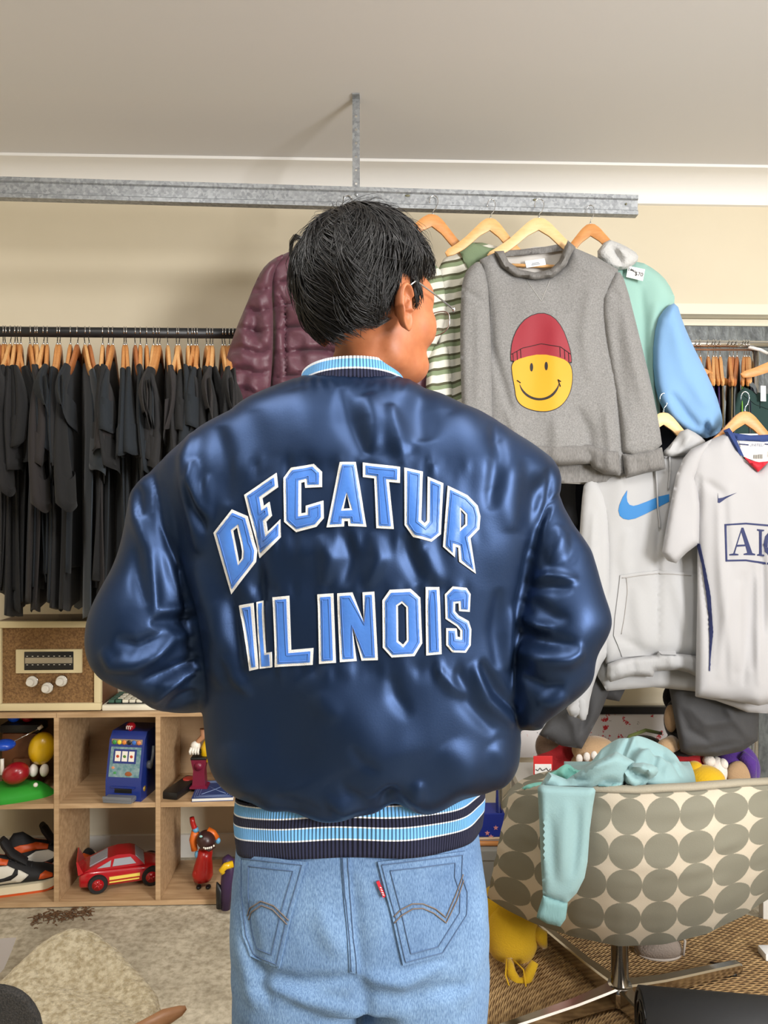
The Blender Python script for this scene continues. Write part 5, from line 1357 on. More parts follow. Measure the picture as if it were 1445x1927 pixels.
A_ = [(1228, 552), (1228, 545), (1250, 540), (1296, 396), (1306, 396), (1356, 538), (1372, 543), (1372, 551), (1308, 549), (1308, 542), (1328, 537), (1318, 500), (1268, 503), (1258, 540), (1278, 544), (1278, 551)]
Ah = [(1271, 492), (1315, 490), (1294, 420)]
patch_on(jbv, z6(A_), [z6(Ah)], 'letter', M_jnavy, je, .0012, .001, 5, default_Y=2.22)
I_ = [(1383, 404), (1422, 408), (1422, 415), (1410, 418), (1410, 545), (1424, 548), (1424, 556), (1383, 553), (1383, 546), (1394, 543), (1394, 416), (1383, 412)]
patch_on(jbv, z6(I_), [], 'letter', M_jnavy, je, .0012, .001, 5, default_Y=2.22)
G_ = [(1520, 440), (1512, 425), (1480, 414), (1450, 420), (1428, 445), (1420, 490), (1428, 530), (1450, 556), (1485, 562), (1525, 552), (1525, 500), (1538, 496), (1538, 489), (1490, 486), (1490, 494), (1506, 499), (1506, 545), (1484, 552), (1458, 540), (1442, 505), (1444, 465), (1460, 434), (1484, 424), (1505, 440), (1512, 462), (1520, 462)]
patch_on(jbv, z6(G_), [], 'letter', M_jnavy, je, .0012, .001, 5, default_Y=2.22)
# ================================================================== cube shelf and what stands in it
def oak():
    m = bpy.data.materials.new('oak_laminate'); m.use_nodes = True; nt = m.node_tree; b = nt.nodes['Principled BSDF']; b.inputs['Roughness'].default_value = .5
    tc = nt.nodes.new('ShaderNodeTexCoord'); mp = nt.nodes.new('ShaderNodeMapping'); mp.inputs['Scale'].default_value = (2.5, 22, 22); nt.links.new(tc.outputs['Object'], mp.inputs[0])
    n = nt.nodes.new('ShaderNodeTexNoise'); n.inputs['Scale'].default_value = 3; n.inputs['Detail'].default_value = 6; nt.links.new(mp.outputs[0], n.inputs['Vector'])
    r = nt.nodes.new('ShaderNodeValToRGB'); e = r.color_ramp.elements; e[0].position = .3; e[1].position = .7; e[0].color = rgb(160, 128, 92); e[1].color = rgb(196, 164, 126)
    nt.links.new(n.outputs[0], r.inputs[0]); nt.links.new(r.outputs[0], b.inputs['Base Color']); return m
M_oak = oak(); M_oakd = wood('oak_back_panel', rgb(150, 122, 90), rgb(166, 138, 106), 6, (1, 1, 4))
YS = 2.53
def S(px, py): return W(px, py, YS)
zb0 = 0.004
org = W(297, 1690, YS); org[2] = 0.0
sx_ = .330; th = .016; D = .29
ztop = S(200, 1341)[2]; zmid = S(200, 1512)[2]
shelf = thing('cube_shelf', 'low oak cube shelf with toys and sneakers against the back wall', 'shelf', org, ROT)
xs_ = [-3*sx_+sx_, -sx_, 0.0, sx_]
def sbox(name, x0, x1, y0, y1, z0, z1, m=M_oak): 
    return MB().box((x0, y0, z0), (x1, y1, z1), .0012).build(name, m, shelf, smooth=False, world=False)
xa, xb_ = xs_[0], xs_[-1]
sbox('top_board', xa-th/2, xs_[1]+.0, 0, D, ztop-th, ztop); sbox('top_board', xs_[1]+.0006, xb_+th/2, 0, D, ztop-th, ztop)
sbox('bottom_board', xa-th/2, xb_+th/2, 0, D, zb0, zb0+th)
for x in xs_: sbox('divider', x-th/2, x+th/2, 0, D, zb0+th, ztop-th)
for i in range(3): sbox('middle_shelf', xs_[i]+th/2, xs_[i+1]-th/2, .002, D, zmid-th, zmid)
for i in range(3): sbox('back_panel', xs_[i]+th/2, xs_[i+1]-th/2, D-.006, D, zmid, ztop-th, M_oakd)
for i in range(3): sbox('back_rail', xs_[i]+th/2, xs_[i+1]-th/2, D-.006, D, zmid-th-.075, zmid-th, M_oakd)
# skirting board on the wall
mb = MB(); mb.add(*wallbox(XL, xo-.01, 0, .085, -.014, 0.0)); struct(mb.build('baseboard_back', mat('white_gloss', rgb(226, 224, 216), .4), smooth=False))
RM = Matrix.Rotation(ROT, 4, 'Z')
def sw_(lx, ly, lz): return np.array(RM @ Vector((lx, ly, lz)))+org   # shelf coords -> world
def spx(px, py, d): return W(px, py, YS+d)
# ---- valve radio
M_cream = mat('cream_plastic', rgb(216, 200, 158), .35); M_cloth = mat('woven_grille', rgb(112, 80, 46), .8, noise=(160, .4, .6), col2=rgb(146, 110, 68), bump=(180, 1.0, .004)); M_bk = mat('black_plastic', rgb(20, 20, 21), .4)
M_knob = mat('ivory_knob', rgb(222, 216, 204), .2)
rw = .345; c = spx(91, 1318, .02); rad = thing('valve_radio', 'old cream and brown valve radio standing on top of the oak shelf', 'radio', (c[0], c[1], ztop), ROT)
hh_ = spx(91, 1180, .02)[2]-ztop+.02
def rl(name, lo, hi, m, bev=.004, par=None):
    o = MB().box(lo, hi, bev).build(name, m, par or rad, world=False); return auto_smooth(o, 35)
rl('cabinet', (-rw/2, .012, .004), (rw/2, .18, hh_), mat('walnut_case', rgb(92, 58, 36), .4), .006)
for lo, hi in (((-rw/2, -.006, .004), (rw/2, .014, .028)), ((-rw/2, -.006, hh_-.022), (rw/2, .014, hh_)), ((-rw/2, -.006, .028), (-rw/2+.022, .014, hh_-.022)), ((rw/2-.022, -.006, .028), (rw/2, .014, hh_-.022))):
    rl('bezel', lo, hi, M_cream, .003)
rl('grille_cloth', (-rw/2+.02, .004, .026), (rw/2-.02, .014, hh_-.02), M_cloth, 0)
k_ = F/2.54
def rloc(px, py): q = spx(px, py, .02); return (px-91)/k_, q[2]-ztop
x0, z1 = rloc(32, 1222); x1, z0 = rloc(153, 1266)
rl('dial_plate', (x0, -.004, z0), (x1, .006, z1), M_cream, .002)
x0, z1 = rloc(48, 1226); x1, z0 = rloc(138, 1260)
rl('dial_window', (x0, -.006, z0), (x1, .0, z1), M_bk, .0015)
xm, zm0 = rloc(48, 1248); _, zm1 = rloc(48, 1237)
rl('dial_scale', (x0+.003, -.0066, zm0), (x1-.003, -.004, zm1), mat('dial_metal', rgb(170, 160, 140), .35, .4), .0004)
for k in range(9):
    xx = x0+.010+k*(x1-x0-.02)/8; rl('dial_mark', (xx-.0025, -.0064, zm1+.0035), (xx+.0025, -.0055, zm1+.0055), M_knob, 0); rl('dial_mark', (xx-.0025, -.0064, zm0-.0055), (xx+.0025, -.0055, zm0-.0035), M_knob, 0)
for px, py in ((62, 1282), (90, 1294), (116, 1281)):
    x, z = rloc(px, py); kb_ = MB().lathe([(.0178, .004), (.0178, -.008), (.0165, -.010), (.0125, -.0105), (.012, -.024), (.010, -.026), (.0, -.026)], 24, (x, 0, z), 'Y').build('knob', M_knob, rad, world=False); auto_smooth(kb_, 35)
    MB().lathe([(.0186, .005), (.0186, -.002), (.0178, -.003)], 24, (x, 0, z), 'Y').build('knob_ring', M_chrome, kb_, world=False)
for x in (-rw/2+.03, rw/2-.03): rl('foot', (x-.012, .01, 0), (x+.012, .16, .006), M_bk, .001)
# ---- keyboard-like typewriter
c = spx(262, 1337, .0); ty = thing('keyboard', 'white and green keyboard lying on the oak shelf beside the radio', 'keyboard', (c[0], c[1]+.02, ztop), ROT)
w2 = .13
def tl(name, lo, hi, m, bev=.002):
    o = MB().box(lo, hi, bev).build(name, m, ty, world=False); return auto_smooth(o, 35)
M_ivory = mat('ivory_plastic', rgb(226, 220, 200), .4); M_dg = mat('dark_green_keys', rgb(58, 92, 78), .45)
tl('case', (-w2, 0, 0), (w2, .16, .020), M_ivory, .006); tl('deck', (-w2+.012, .012, .018), (w2-.012, .150, .023), M_bk, .001)
for r_ in range(5):
    for q in range(10):
        x = -w2+.026+q*.0230; y = .026+r_*.0255
        tl('key', (x-.0095, y-.0095, .021), (x+.0095, y+.0095, .033), M_dg if (q == 0 or q == 9 or (r_ == 0 and q in (1, 8)) or r_ == 4) else M_ivory, .003)
# ---- golf toy: green base with ball and plain coloured eggs
M_grass = mat('green_vinyl', rgb(52, 158, 52), .4); M_yl = mat('yellow_vinyl', rgb(216, 172, 14), .3, coat=.3); M_rd = mat('red_vinyl', rgb(150, 18, 30), .3, coat=.3); M_bl = mat('blue_vinyl', rgb(26, 76, 190), .3, coat=.3); M_wt = mat('white_vinyl', rgb(232, 226, 214), .35)
gz = zmid; c = spx(20, 1490, .1); gt_ = thing('golf_toy', 'green golf course toy base with plain yellow and red eggs in the top shelf', 'toy', (c[0], c[1], gz), ROT)
mb = MB(); NR_, NT_ = 8, 48
for i in range(NR_+1):
    r = i/NR_
    for j in range(NT_):
        a = 2*PI*j/NT_; ra_ = .135*(1+.10*math.cos(2*a+.6)); rb2 = .095*(1+.08*math.sin(3*a))
        z = .034*(1-r**4)+.008*math.cos(a)*r*(1-r**4); mb.v.append((ra_*r*math.cos(a), rb2*r*math.sin(a), max(z, 0)))
    if i:
        for j in range(NT_): mb.f.append(((i-1)*NT_+j, i*NT_+j, i*NT_+(j+1) % NT_, (i-1)*NT_+(j+1) % NT_))
mb.f.append(tuple(NR_*NT_+j for j in range(NT_)))
mb.build('base', M_grass, gt_, world=False)
def gl_(px, py, d=.1):
    q = spx(px, py, d)-np.array([c[0], c[1], gz]); q = np.array(Matrix.Rotation(-ROT, 3, 'Z') @ Vector(q)); return q
MB().ell(gl_(67, 1477, .05), (.0075, .0075, .0075), 16, 12).build('golf_ball', M_wt, gt_, world=False)
q = gl_(79, 1408, .12); MB().ell(q, (.044, .038, .056), 28, 20, Matrix.Rotation(.2, 3, 'Y')).build('yellow_egg', M_yl, gt_, world=False)
for dx in (-.024, .012): MB().ell((q[0]+dx, q[1]-.01, q[2]-.072), (.014, .02, .022), 16, 12).build('egg_stand', M_wt, gt_, world=False)
q = gl_(30, 1455, .07); MB().ell(q, (.044, .038, .036), 28, 18, Matrix.Rotation(-.25, 3, 'Y')).build('red_egg', M_rd, gt_, world=False)
q = gl_(8, 1402, .06); MB().ell(q, (.036, .034, .018), 24, 14).build('blue_dish', M_bl, gt_, world=False)
MB().tube([gl_(2, 1408, .06), gl_(40, 1388, .09), gl_(72, 1372, .11)], .0022, 8).build('club_shaft', M_chrome, gt_, world=False)
MB().tube([gl_(72, 1372, .11), gl_(80, 1366, .115)], .006, 10).build('club_grip', M_wt, gt_, world=False)
q = gl_(4, 1428, .06); MB().tube([q, q+np.array((0, 0, -.02)), q+np.array((0, 0, -.052))], [.006, .006, .008], 10).build('dish_post', M_wt, gt_, world=False)
c2 = spx(50, 1508, .2); lg = thing('leather_box', 'brown leather box behind the golf toy in the top shelf', 'box', (c2[0], c2[1], gz), ROT)
auto_smooth(MB().box((-.075, -.03, 0), (.055, .04, .185), .012).build('case', mat('brown_leather', rgb(112, 66, 36), .5), lg, world=False), 35)
auto_smooth(MB().box((-.03, -.040, .03), (.03, -.028, .10), .006).build('pocket', mat('brown_leather', rgb(112, 66, 36), .5), lg, world=False), 35)
auto_smooth(MB().box((-.08, -.032, .185), (.06, .042, .215), .008).build('lid', M_bk, lg, world=False), 35)
for (bx, m, l) in ((-.045, M_bl, 'blue'), (.005, M_rd, 'dark red')):
    o = MB().ell((0, 0, .020), (.022, .020, .020), 20, 14).build('candy_ball', m, None, world=False); o.location = tuple(np.array([c2[0]+bx, c2[1], gz+.2152])); tag(o, 'small %s ball on the dark box behind the golf toy' % l, 'ball')
# ---- slot machine toy
M_sb = mat('blue_plastic', rgb(22, 44, 118), .35, coat=.2); M_gry = mat('grey_plastic', rgb(112, 114, 118), .35)
c = spx(246, 1505, .075); sl = thing('slot_machine_toy', 'blue toy slot machine with grey tray standing in the middle top cube', 'toy', (c[0], c[1], zmid), ROT-.16)
kk = 2.62/F
def sm_box(name, lo, hi, m, bev=.003, par=None): return auto_smooth(MB().box(lo, hi, bev).build(name, m, par or sl, world=False), 35)
hw_ = .062; hs = .218
mb = MB(); pr_ = [(-.055, 0), (.10, 0), (.10, hs), (-.005, hs), (-.024, hs-.022), (-.030, hs-.044), (-.052, .075), (-.055, .066)]
# side profile (y, z) extruded in x
n = len(pr_)
for x in (-hw_, hw_): mb.v += [(x, y, z) for y, z in pr_]
mb.f += [tuple(range(n-1, -1, -1)), tuple(range(n, 2*n))]+[(i, (i+1) % n, n+(i+1) % n, n+i) for i in range(n)]
auto_smooth(mb.build('cabinet', M_sb, sl, world=False), 30)
def on_front(x, t):
    """point on the sloping front: t 0 bottom .. 1 top"""
    y0_, z0_, y1_, z1_ = -.052, .075, -.030, hs-.044
    return np.array([x, y0_+(y1_-y0_)*t, z0_+(z1_-z0_)*t])
nf = np.array([0, -(hs-.044-.075), -.022*-1*-1]); nf = np.array([0, -.99, .17])
def front_quad(name, x0, x1, t0, t1, m, lift=.0015):
    v = [on_front(x0, t0), on_front(x1, t0), on_front(x1, t1), on_front(x0, t1)]; a = [p+nf*lift for p in v]; b = [p-nf*.001 for p in v]
    return mesh_obj(name, a+b, [(0, 1, 2, 3), (0, 4, 5, 1), (1, 5, 6, 2), (2, 6, 7, 3), (3, 7, 4, 0)], m, sl, smooth=False, world=False)
M_teal = mat('printed_sheet', rgb(70, 120, 128), .5, noise=(70, .35, .65), col2=rgb(140, 160, 160))
front_quad('printed_panel', -.053, .053, .02, .97, M_teal)
front_quad('reel_window', -.042, .038, .45, .90, M_sb, .0025)
for i, (x, cc) in enumerate(((-.026, rgb(190, 70, 40)), (-.002, rgb(80, 130, 50)), (.022, rgb(190, 70, 40)))):
    front_quad('reel', x-.0095, x+.0095, .52, .84, M_wt, .0038)
    q = on_front(x, .67)+nf*.004; MB().ell(q, (.0055, .0012, .0055), 12, 8).build('reel_symbol', mat('reel_dot_%d' % i, cc, .5), sl, world=False)
for i, cc in enumerate((rgb(60, 140, 70), rgb(226, 206, 60), rgb(214, 130, 60), rgb(30, 30, 32), rgb(60, 110, 190), rgb(210, 130, 80))):
    MB().ell((-.043+.0172*i, -.030, hs-.032), (.0078, .004, .0078), 16, 10).build('light_dot', mat('dot_%d' % i, cc, .35), sl, world=False)
sm_box('light_strip', (-.054, -.0285, hs-.042), (.054, -.024, hs-.022), mat('strip_print', rgb(150, 130, 110), .5), .001)
for (x, t, r_, cc) in ((-.040, .30, .006, rgb(214, 140, 100)), (-.032, .14, .006, rgb(70, 150, 80)), (.016, .10, .013, rgb(150, 84, 44))):
    MB().ell(on_front(x, t)+nf*.001, (r_, .0015, r_*.85), 14, 8).build('printed_dot', mat('pd_%d' % int(abs(x)*1e4), cc, .5), sl, world=False)
sm_box('tray', (-.054, -.092, .004), (.046, -.050, .020), M_gry, .005); sm_box('tray_lip', (-.054, -.094, .014), (.046, -.086, .026), M_gry, .003)
sm_box('tray_slot', (-.030, -.0565, .026), (.030, -.053, .044), M_bk, .001); sm_box('tray_hood', (-.042, -.060, .042), (.042, -.052, .048), M_sb, .001)
MB().ell((.0, .0, hs+.014), (.016, .016, .014), 20, 14).build('top_ball', M_rd, sl, world=False)
MB().tube([(0, 0, hs-.001), (0, 0, hs+.006)], .006, 10).build('ball_stand', M_rd, sl, world=False)
mm = MB()
for x in (-.008, -.001, .006): mm.tube([(x, -.0155, hs+.008), (x, -.0155, hs+.018)], .0015, 6)
for x in (-.0045, .0025): mm.tube([(x-.0035, -.0155, hs+.0175), (x, -.0155, hs+.0195), (x+.0035, -.0155, hs+.0175)], .0014, 6)
mm.build('ball_lettering', M_wt, sl, world=False)
ax = MB().lathe([(.014, 0), (.014, .010), (.009, .014)], 18, (hw_, .0, .105), 'X').build('lever_hub', M_gry, sl, world=False)
MB().tube([(hw_+.010, .0, .105), (hw_+.014, .006, .135), (hw_+.012, .014, .165)], [.0055, .005, .004], 10).build('lever', M_gry, sl, world=False)
MB().lathe([(.009, 0), (.009, .002)], 18, (hw_, -.03, .035), 'X').build('coin_button', mat('brass', rgb(206, 170, 80), .3, .6), sl, world=False)
# ---- black remote
c = spx(328, 1505, .03); rm_ = thing('black_remote', 'black plastic remote with red oval lying in the right top cube', 'remote', (c[0]+.006, c[1]+.075, zmid), ROT-.28)
auto_smooth(MB().box((-.029, -.085, .0), (.029, .085, .026), .008).build('body', M_bk, rm_, world=False), 35)
MB().lathe([(.02, 0), (.02, .0275), (.0185, .0285)], 24).build('oval_button', mat('orange_red_plastic', rgb(206, 70, 60), .45), rm_, world=False).scale = (1, 1.15, 1)
rm_.children[1].location = (.0, .048, 0)
rm_.children[0].data.update()
# ---- blue book and dispenser
c = spx(392, 1512, .0); bk = thing('blue_book', 'blue patterned paperback lying beside the black remote', 'book', (c[0]+.005, c[1]+.075, zmid), ROT+.06)
def bkb(name, lo, hi, m, bev=0.0005): return auto_smooth(MB().box(lo, hi, bev).build(name, m, bk, world=False), 35)
M_page = mat('paper_edge', rgb(226, 222, 214), .8); M_cover = mat('blue_cover', rgb(46, 66, 116), .45)
bkb('pages', (-.066, -.068, .0015), (.068, .092, .011), M_page); bkb('cover', (-.068, -.07, .011), (.068, .095, .0125), M_cover); bkb('cover', (-.068, -.07, 0), (.068, .095, .0015), M_cover)
M_pl = mat('pale_blue_ink', rgb(132, 150, 186), .5)
for q in (.006, .012, .020):
    fr_ = MB(); L = [(-.066+q, -.068+q), (.066-q, -.068+q), (.066-q, .093-q), (-.066+q, .093-q)]
    fr_.tube([(x, y, .0126) for x, y in L], .0007, 6, closed=True); fr_.build('cover_line', M_pl, bk, world=False)
for s in (-1, 1):
    MB().tube([(s*.04, -.035, .0127), (s*.005, .0, .0127), (-s*.03, .045, .0127)], .001, 6).build('cover_line', M_pl, bk, world=False)
c = spx(376, 1478, .10); ds = thing('maroon_dispenser', 'maroon toy stand with white gloved hand half hidden by the jacket', 'toy', (c[0]+.012, c[1]+.01, zmid+.0128), ROT)
def dl(px, py, d=.11):
    q = spx(px, py, d)-np.array(ds.location); return np.array(Matrix.Rotation(-ROT, 3, 'Z') @ Vector(q))
M_mar = mat('maroon_plastic', rgb(112, 24, 50), .35)
b0 = dl(376, 1470); 
mb = MB()
for z, hx_, hy_ in ((0, .030, .026), (.006, .030, .026), (.010, .022, .020), (.060, .019, .018), (.085, .024, .022), (.098, .026, .024)):
    mb.v += [(b0[0]-hx_, b0[1]-hy_, z), (b0[0]+hx_, b0[1]-hy_, z), (b0[0]+hx_, b0[1]+hy_, z), (b0[0]-hx_, b0[1]+hy_, z)]
mb.f += [(3, 2, 1, 0), (20, 21, 22, 23)]+[(i*4+j, i*4+(j+1) % 4, (i+1)*4+(j+1) % 4, (i+1)*4+j) for i in range(5) for j in range(4)]
auto_smooth(mb.build('stand', M_mar, ds, world=False), 25)
MB().lathe([(.014, -.0255), (.014, -.020), (.012, -.018)], 20, (b0[0], b0[1], .076), 'Y').build('swirl_boss', M_mar, ds, world=False)
MB().box((b0[0]-.027, b0[1]-.025, .0982), (b0[0]+.027, b0[1]+.025, .106), .002).build('cap', M_bk, ds, world=False)
h0 = dl(368, 1403); MB().ell(h0, (.017, .015, .016), 16, 12).build('glove', M_wt, ds, world=False)
for k in range(4): MB().tube([h0+np.array((-.012+.008*k, -.010, -.004)), h0+np.array((-.016+.009*k, -.016, -.016)), h0+np.array((-.015+.009*k, -.014, -.026))], [.0048, .0045, .0038], 8).build('finger', M_wt, ds, world=False)
MB().ell(dl(370, 1414), (.017, .016, .011), 16, 10).build('grip', M_bk, ds, world=False)
MB().tube([h0, h0+np.array((.010, .0, .016)), h0+np.array((.026, .0, .032)), h0+np.array((.03, 0, .055))], [.008, .008, .010, .016], 12).build('arm', mat('tan_vinyl', rgb(186, 132, 96), .45), ds, world=False)
MB().tube([(b0[0]+.018, b0[1]+.01, .085), (b0[0]+.022, b0[1]+.01, .13), (b0[0]+.03, b0[1]+.01, .16)], [.018, .02, .014], 12).build('body', M_yl, ds, world=False)
# ---- red toy racing car (plain)
M_cr = mat('car_red', rgb(168, 16, 26), .25, coat=.6); M_win = mat('car_window', rgb(150, 152, 158), .3); M_tyre = mat('tyre', rgb(18, 18, 18), .7); M_fl = mat('yellow_decal', rgb(232, 206, 92), .4)
c = spx(218, 1655, .12); zf = zb0+th
car = thing('toy_car', 'red toy racing car with yellow side stripe in the bottom middle cube', 'toy car', (c[0]+.02, c[1]+.02, zf), ROT+.30)
# body as a loft of cross sections along x (front at +x)
secs = [(-.142, .020, .062, .052), (-.135, .016, .074, .060), (-.105, .014, .080, .064), (-.06, .013, .078, .066), (0, .012, .076, .066), (.05, .012, .074, .066), (.085, .013, .070, .065), (.12, .015, .060, .060), (.138, .020, .046, .050)]
mb = MB(); NC = 20
for i, (x, z0, z1, hw) in enumerate(secs):
    for j in range(NC):
        a = 2*PI*j/NC; ca, sa = math.cos(a), math.sin(a)
        mb.v.append((x, hw*math.copysign(abs(ca)**.45, ca), (z0+z1)/2+(z1-z0)/2*math.copysign(abs(sa)**.5, sa)))
    if i:
        for j in range(NC): mb.f.append(((i-1)*NC+j, (i-1)*NC+(j+1) % NC, i*NC+(j+1) % NC, i*NC+j))
mb.f += [tuple(range(NC-1, -1, -1)), tuple((len(secs)-1)*NC+j for j in range(NC))]
auto_smooth(mb.build('body', M_cr, car, world=False), 50)
cab = [(-.125, .074), (-.05, .106), (-.02, .112), (.02, .110), (.035, .104), (.068, .072)]
mb = MB()
for s in (-1, 1): mb.v += [(x, s*(.058-.35*(z-.072)), z) for x, z in cab]
n = len(cab); mb.f += [tuple(range(n)), tuple(range(2*n-1, n-1, -1))]+[(i, n+i, n+(i+1) % n, (i+1) % n) for i in range(n)]
auto_smooth(mb.build('cabin', M_cr, car, world=False), 25)
def cw(pts, name, m=M_win, o=.0012):
    """window on the near side of the cabin: points (x,z)"""
    v = [(x, -(.058-.35*(z-.072))-o, z) for x, z in pts]; v2 = [(x, -(.058-.35*(z-.072))+.002, z) for x, z in pts]; k = len(pts)
    mesh_obj(name, v+v2, [tuple(range(k))]+[(i, k+i, k+(i+1) % k, (i+1) % k) for i in range(k)], m, car, smooth=False, world=False)
cw([(-.036, .080), (.040, .080), (.022, .101), (-.030, .101)], 'side_window'); cw([(-.085, .080), (-.043, .080), (-.040, .099)], 'quarter_window')
# louvred rear window
rz_ = []
for k in range(5):
    y0, y1 = -.040+k*.016, -.040+k*.016+.0135
    v = []
    for (x, z) in ((-.108, .0815), (-.052, .1055)): v += [(x-.001, y0*.93, z+.0025), (x-.001, y1*.93, z+.0025)]
    v += [(p[0]+.001, p[1], p[2]-.003) for p in v]
    mesh_obj('rear_louvre', v, [(0, 1, 3, 2), (4, 6, 7, 5), (0, 4, 5, 1), (2, 3, 7, 6), (0, 2, 6, 4), (1, 5, 7, 3)], M_win, car, smooth=False, world=False)
cw2 = [(.038, .1015), (.066, .0735)]
v = [(cw2[0][0]+.001, -.042, cw2[0][1]+.001), (cw2[0][0]+.001, .042, cw2[0][1]+.001), (cw2[1][0]+.001, .050, cw2[1][1]+.001), (cw2[1][0]+.001, -.050, cw2[1][1]+.001)]; v += [(p[0]-.002, p[1], p[2]-.002) for p in v]
mesh_obj('windscreen', v, [(0, 1, 2, 3), (0, 4, 5, 1), (1, 5, 6, 2), (2, 6, 7, 3), (3, 7, 4, 0)], M_win, car, smooth=False, world=False)
mb = MB()
for s, y in ((0, -.060), (1, .060)): mb.v += [(-.128, y, .072), (-.146, y, .112), (-.150, y, .112), (-.144, y, .066)]
mb.f += [(0, 1, 2, 3), (7, 6, 5, 4), (0, 4, 5, 1), (1, 5, 6, 2), (2, 6, 7, 3), (3, 7, 4, 0)]
auto_smooth(mb.build('spoiler', M_cr, car, world=False), 25)
for x in (-.082, .090):
    for s in (-1, 1):
        wh_ = MB().lathe([(.020, -.013), (.029, -.013), (.0315, -.009), (.0315, .009), (.029, .013), (.020, .013)], 28, (x, s*.060, .0316), 'Y').build('wheel', M_tyre, car, world=False); auto_smooth(wh_, 40)
        MB().lathe([(.019, -.0135), (.017, -.008), (.0, -.010)], 20, (x, s*.060, .0316), 'Y').build('hub', M_cr, wh_, world=False)
        for k in range(5):
            a = 2*PI*k/5; MB().tube([(x, s*.060+s*.0135, .0316), (x+.016*math.cos(a), s*.060+s*.0135, .0316+.016*math.sin(a))], .0022, 6).build('spoke', M_cr, wh_, world=False)
def sidepatch(pts, name, m, o=.0012):
    v = [(x, -.0665-o, z) for x, z in pts]; v2 = [(x, -.062, z) for x, z in pts]; k = len(pts)
    mesh_obj(name, v+v2, [tuple(range(k))]+[(i, k+i, k+(i+1) % k, (i+1) % k) for i in range(k)], m, car, smooth=False, world=False)
sidepatch([(-.046, .040), (.052, .040), (.052, .050), (-.046, .050)], 'side_stripe', M_fl)
sidepatch([(-.046, .030), (.050, .030), (.050, .034), (-.046, .034)], 'side_stripe', M_fl)
# ---- odd vinyl figure
M_or = mat('orange_vinyl', rgb(214, 104, 30), .4); M_br = mat('brown_vinyl', rgb(58, 34, 32), .35); M_rv = mat('bright_red_vinyl', rgb(176, 28, 24), .3, coat=.3); M_lb = mat('light_blue_vinyl', rgb(96, 160, 196), .4)
c = spx(383, 1655, .10); vf = thing('vinyl_figure', 'red vinyl figure with brown head and orange arms in the bottom right cube', 'toy', (c[0], c[1], zf), ROT)
def fl_(px, py, d=.10):
    q = spx(px, py, d)-np.array(vf.location); return np.array(Matrix.Rotation(-ROT, 3, 'Z') @ Vector(q))
MB().tube([fl_(381, 1655), fl_(381, 1645), fl_(383, 1628), fl_(385, 1612), fl_(387, 1600)], [.030, .036, .031, .025, .024], 20).build('body', M_rv, vf, world=False)
MB().ell(fl_(372, 1644, .085), (.018, .015, .018), 16, 12).build('belly', M_rv, vf, world=False)
MB().ell(fl_(388, 1580, .09), (.033, .036, .030), 24, 16, Matrix.Rotation(.5, 3, 'Y')).build('head', M_br, vf, world=False)
q = fl_(394, 1598, .06); MB().tube([q+np.array((-.022, .01, .003)), q+np.array((0, -.008, 0)), q+np.array((.016, .004, .008))], .0058, 10).build('jaw', M_br, vf, world=False)
for k in range(6): MB().ell(q+np.array((-.018+.0066*k, -.008-.004*math.sin(k*.6)+(.006 if k in (0, 5) else 0), .006+.0012*k)), (.0033, .003, .004), 8, 6).build('tooth', M_wt, vf, world=False)
MB().tube([fl_(368, 1565), fl_(363, 1580), fl_(366, 1600)], [.014, .0125, .011], 14).build('arm', M_or, vf, world=False); MB().ell(fl_(371, 1608), (.009, .008, .013), 12, 10).build('hand', M_lb, vf, world=False)
MB().tube([fl_(390, 1562), fl_(400, 1568), fl_(408, 1578)], [.012, .013, .011], 14).build('arm', M_or, vf, world=False); MB().ell(fl_(410, 1582), (.009, .008, .011), 12, 10).build('hand', M_lb, vf, world=False)
MB().ell(fl_(378, 1574, .06), (.006, .004, .004), 10, 8).build('eye', mat('teal_eye', rgb(150, 196, 190), .3), vf, world=False)
MB().tube([fl_(369, 1565), fl_(365, 1556), fl_(362, 1546), fl_(361, 1538)], [.010, .009, .009, .008], 12).build('trunk', M_rv, vf, world=False); MB().tube([fl_(369, 1565), fl_(367, 1558)], .0105, 12).build('trunk_ring', M_lb, vf, world=False)
for px in (374, 392):
    q = fl_(px, 1657, .075); q[2] = .006; MB().ell(q, (.009, .014, .006), 12, 8).build('foot', M_bk, vf, world=False)
# ---- dark claw toy on the floor
M_pur = mat('purple_vinyl', rgb(52, 30, 66), .4)
c = P(424, 1690, 2.46); cl = thing('claw_toy', 'purple and yellow clawed toy standing by the leg of the blue jeans', 'toy', (c[0], c[1], 0))
MB().tube([P(415, 1690, 2.46)*np.array([1, 1, 0])+np.array([0, 0, .02]), P(414, 1675, 2.46), P(408, 1660, 2.46)], [.014, .014, .002], 10).build('claw', M_bk, cl)
MB().tube([P(424, 1692, 2.46)*np.array([1, 1, 0])+np.array([0, 0, .016]), P(428, 1660, 2.46), P(432, 1640, 2.46), P(430, 1622, 2.46), P(424, 1612, 2.46)], [.016, .022, .026, .022, .012], 14).build('body', M_pur, cl)
MB().tube([P(438, 1626, 2.44), P(424, 1630, 2.43), P(417, 1638, 2.43), P(420, 1644, 2.43)], [.011, .011, .010, .007], 12).build('yellow_band', M_yl, cl)
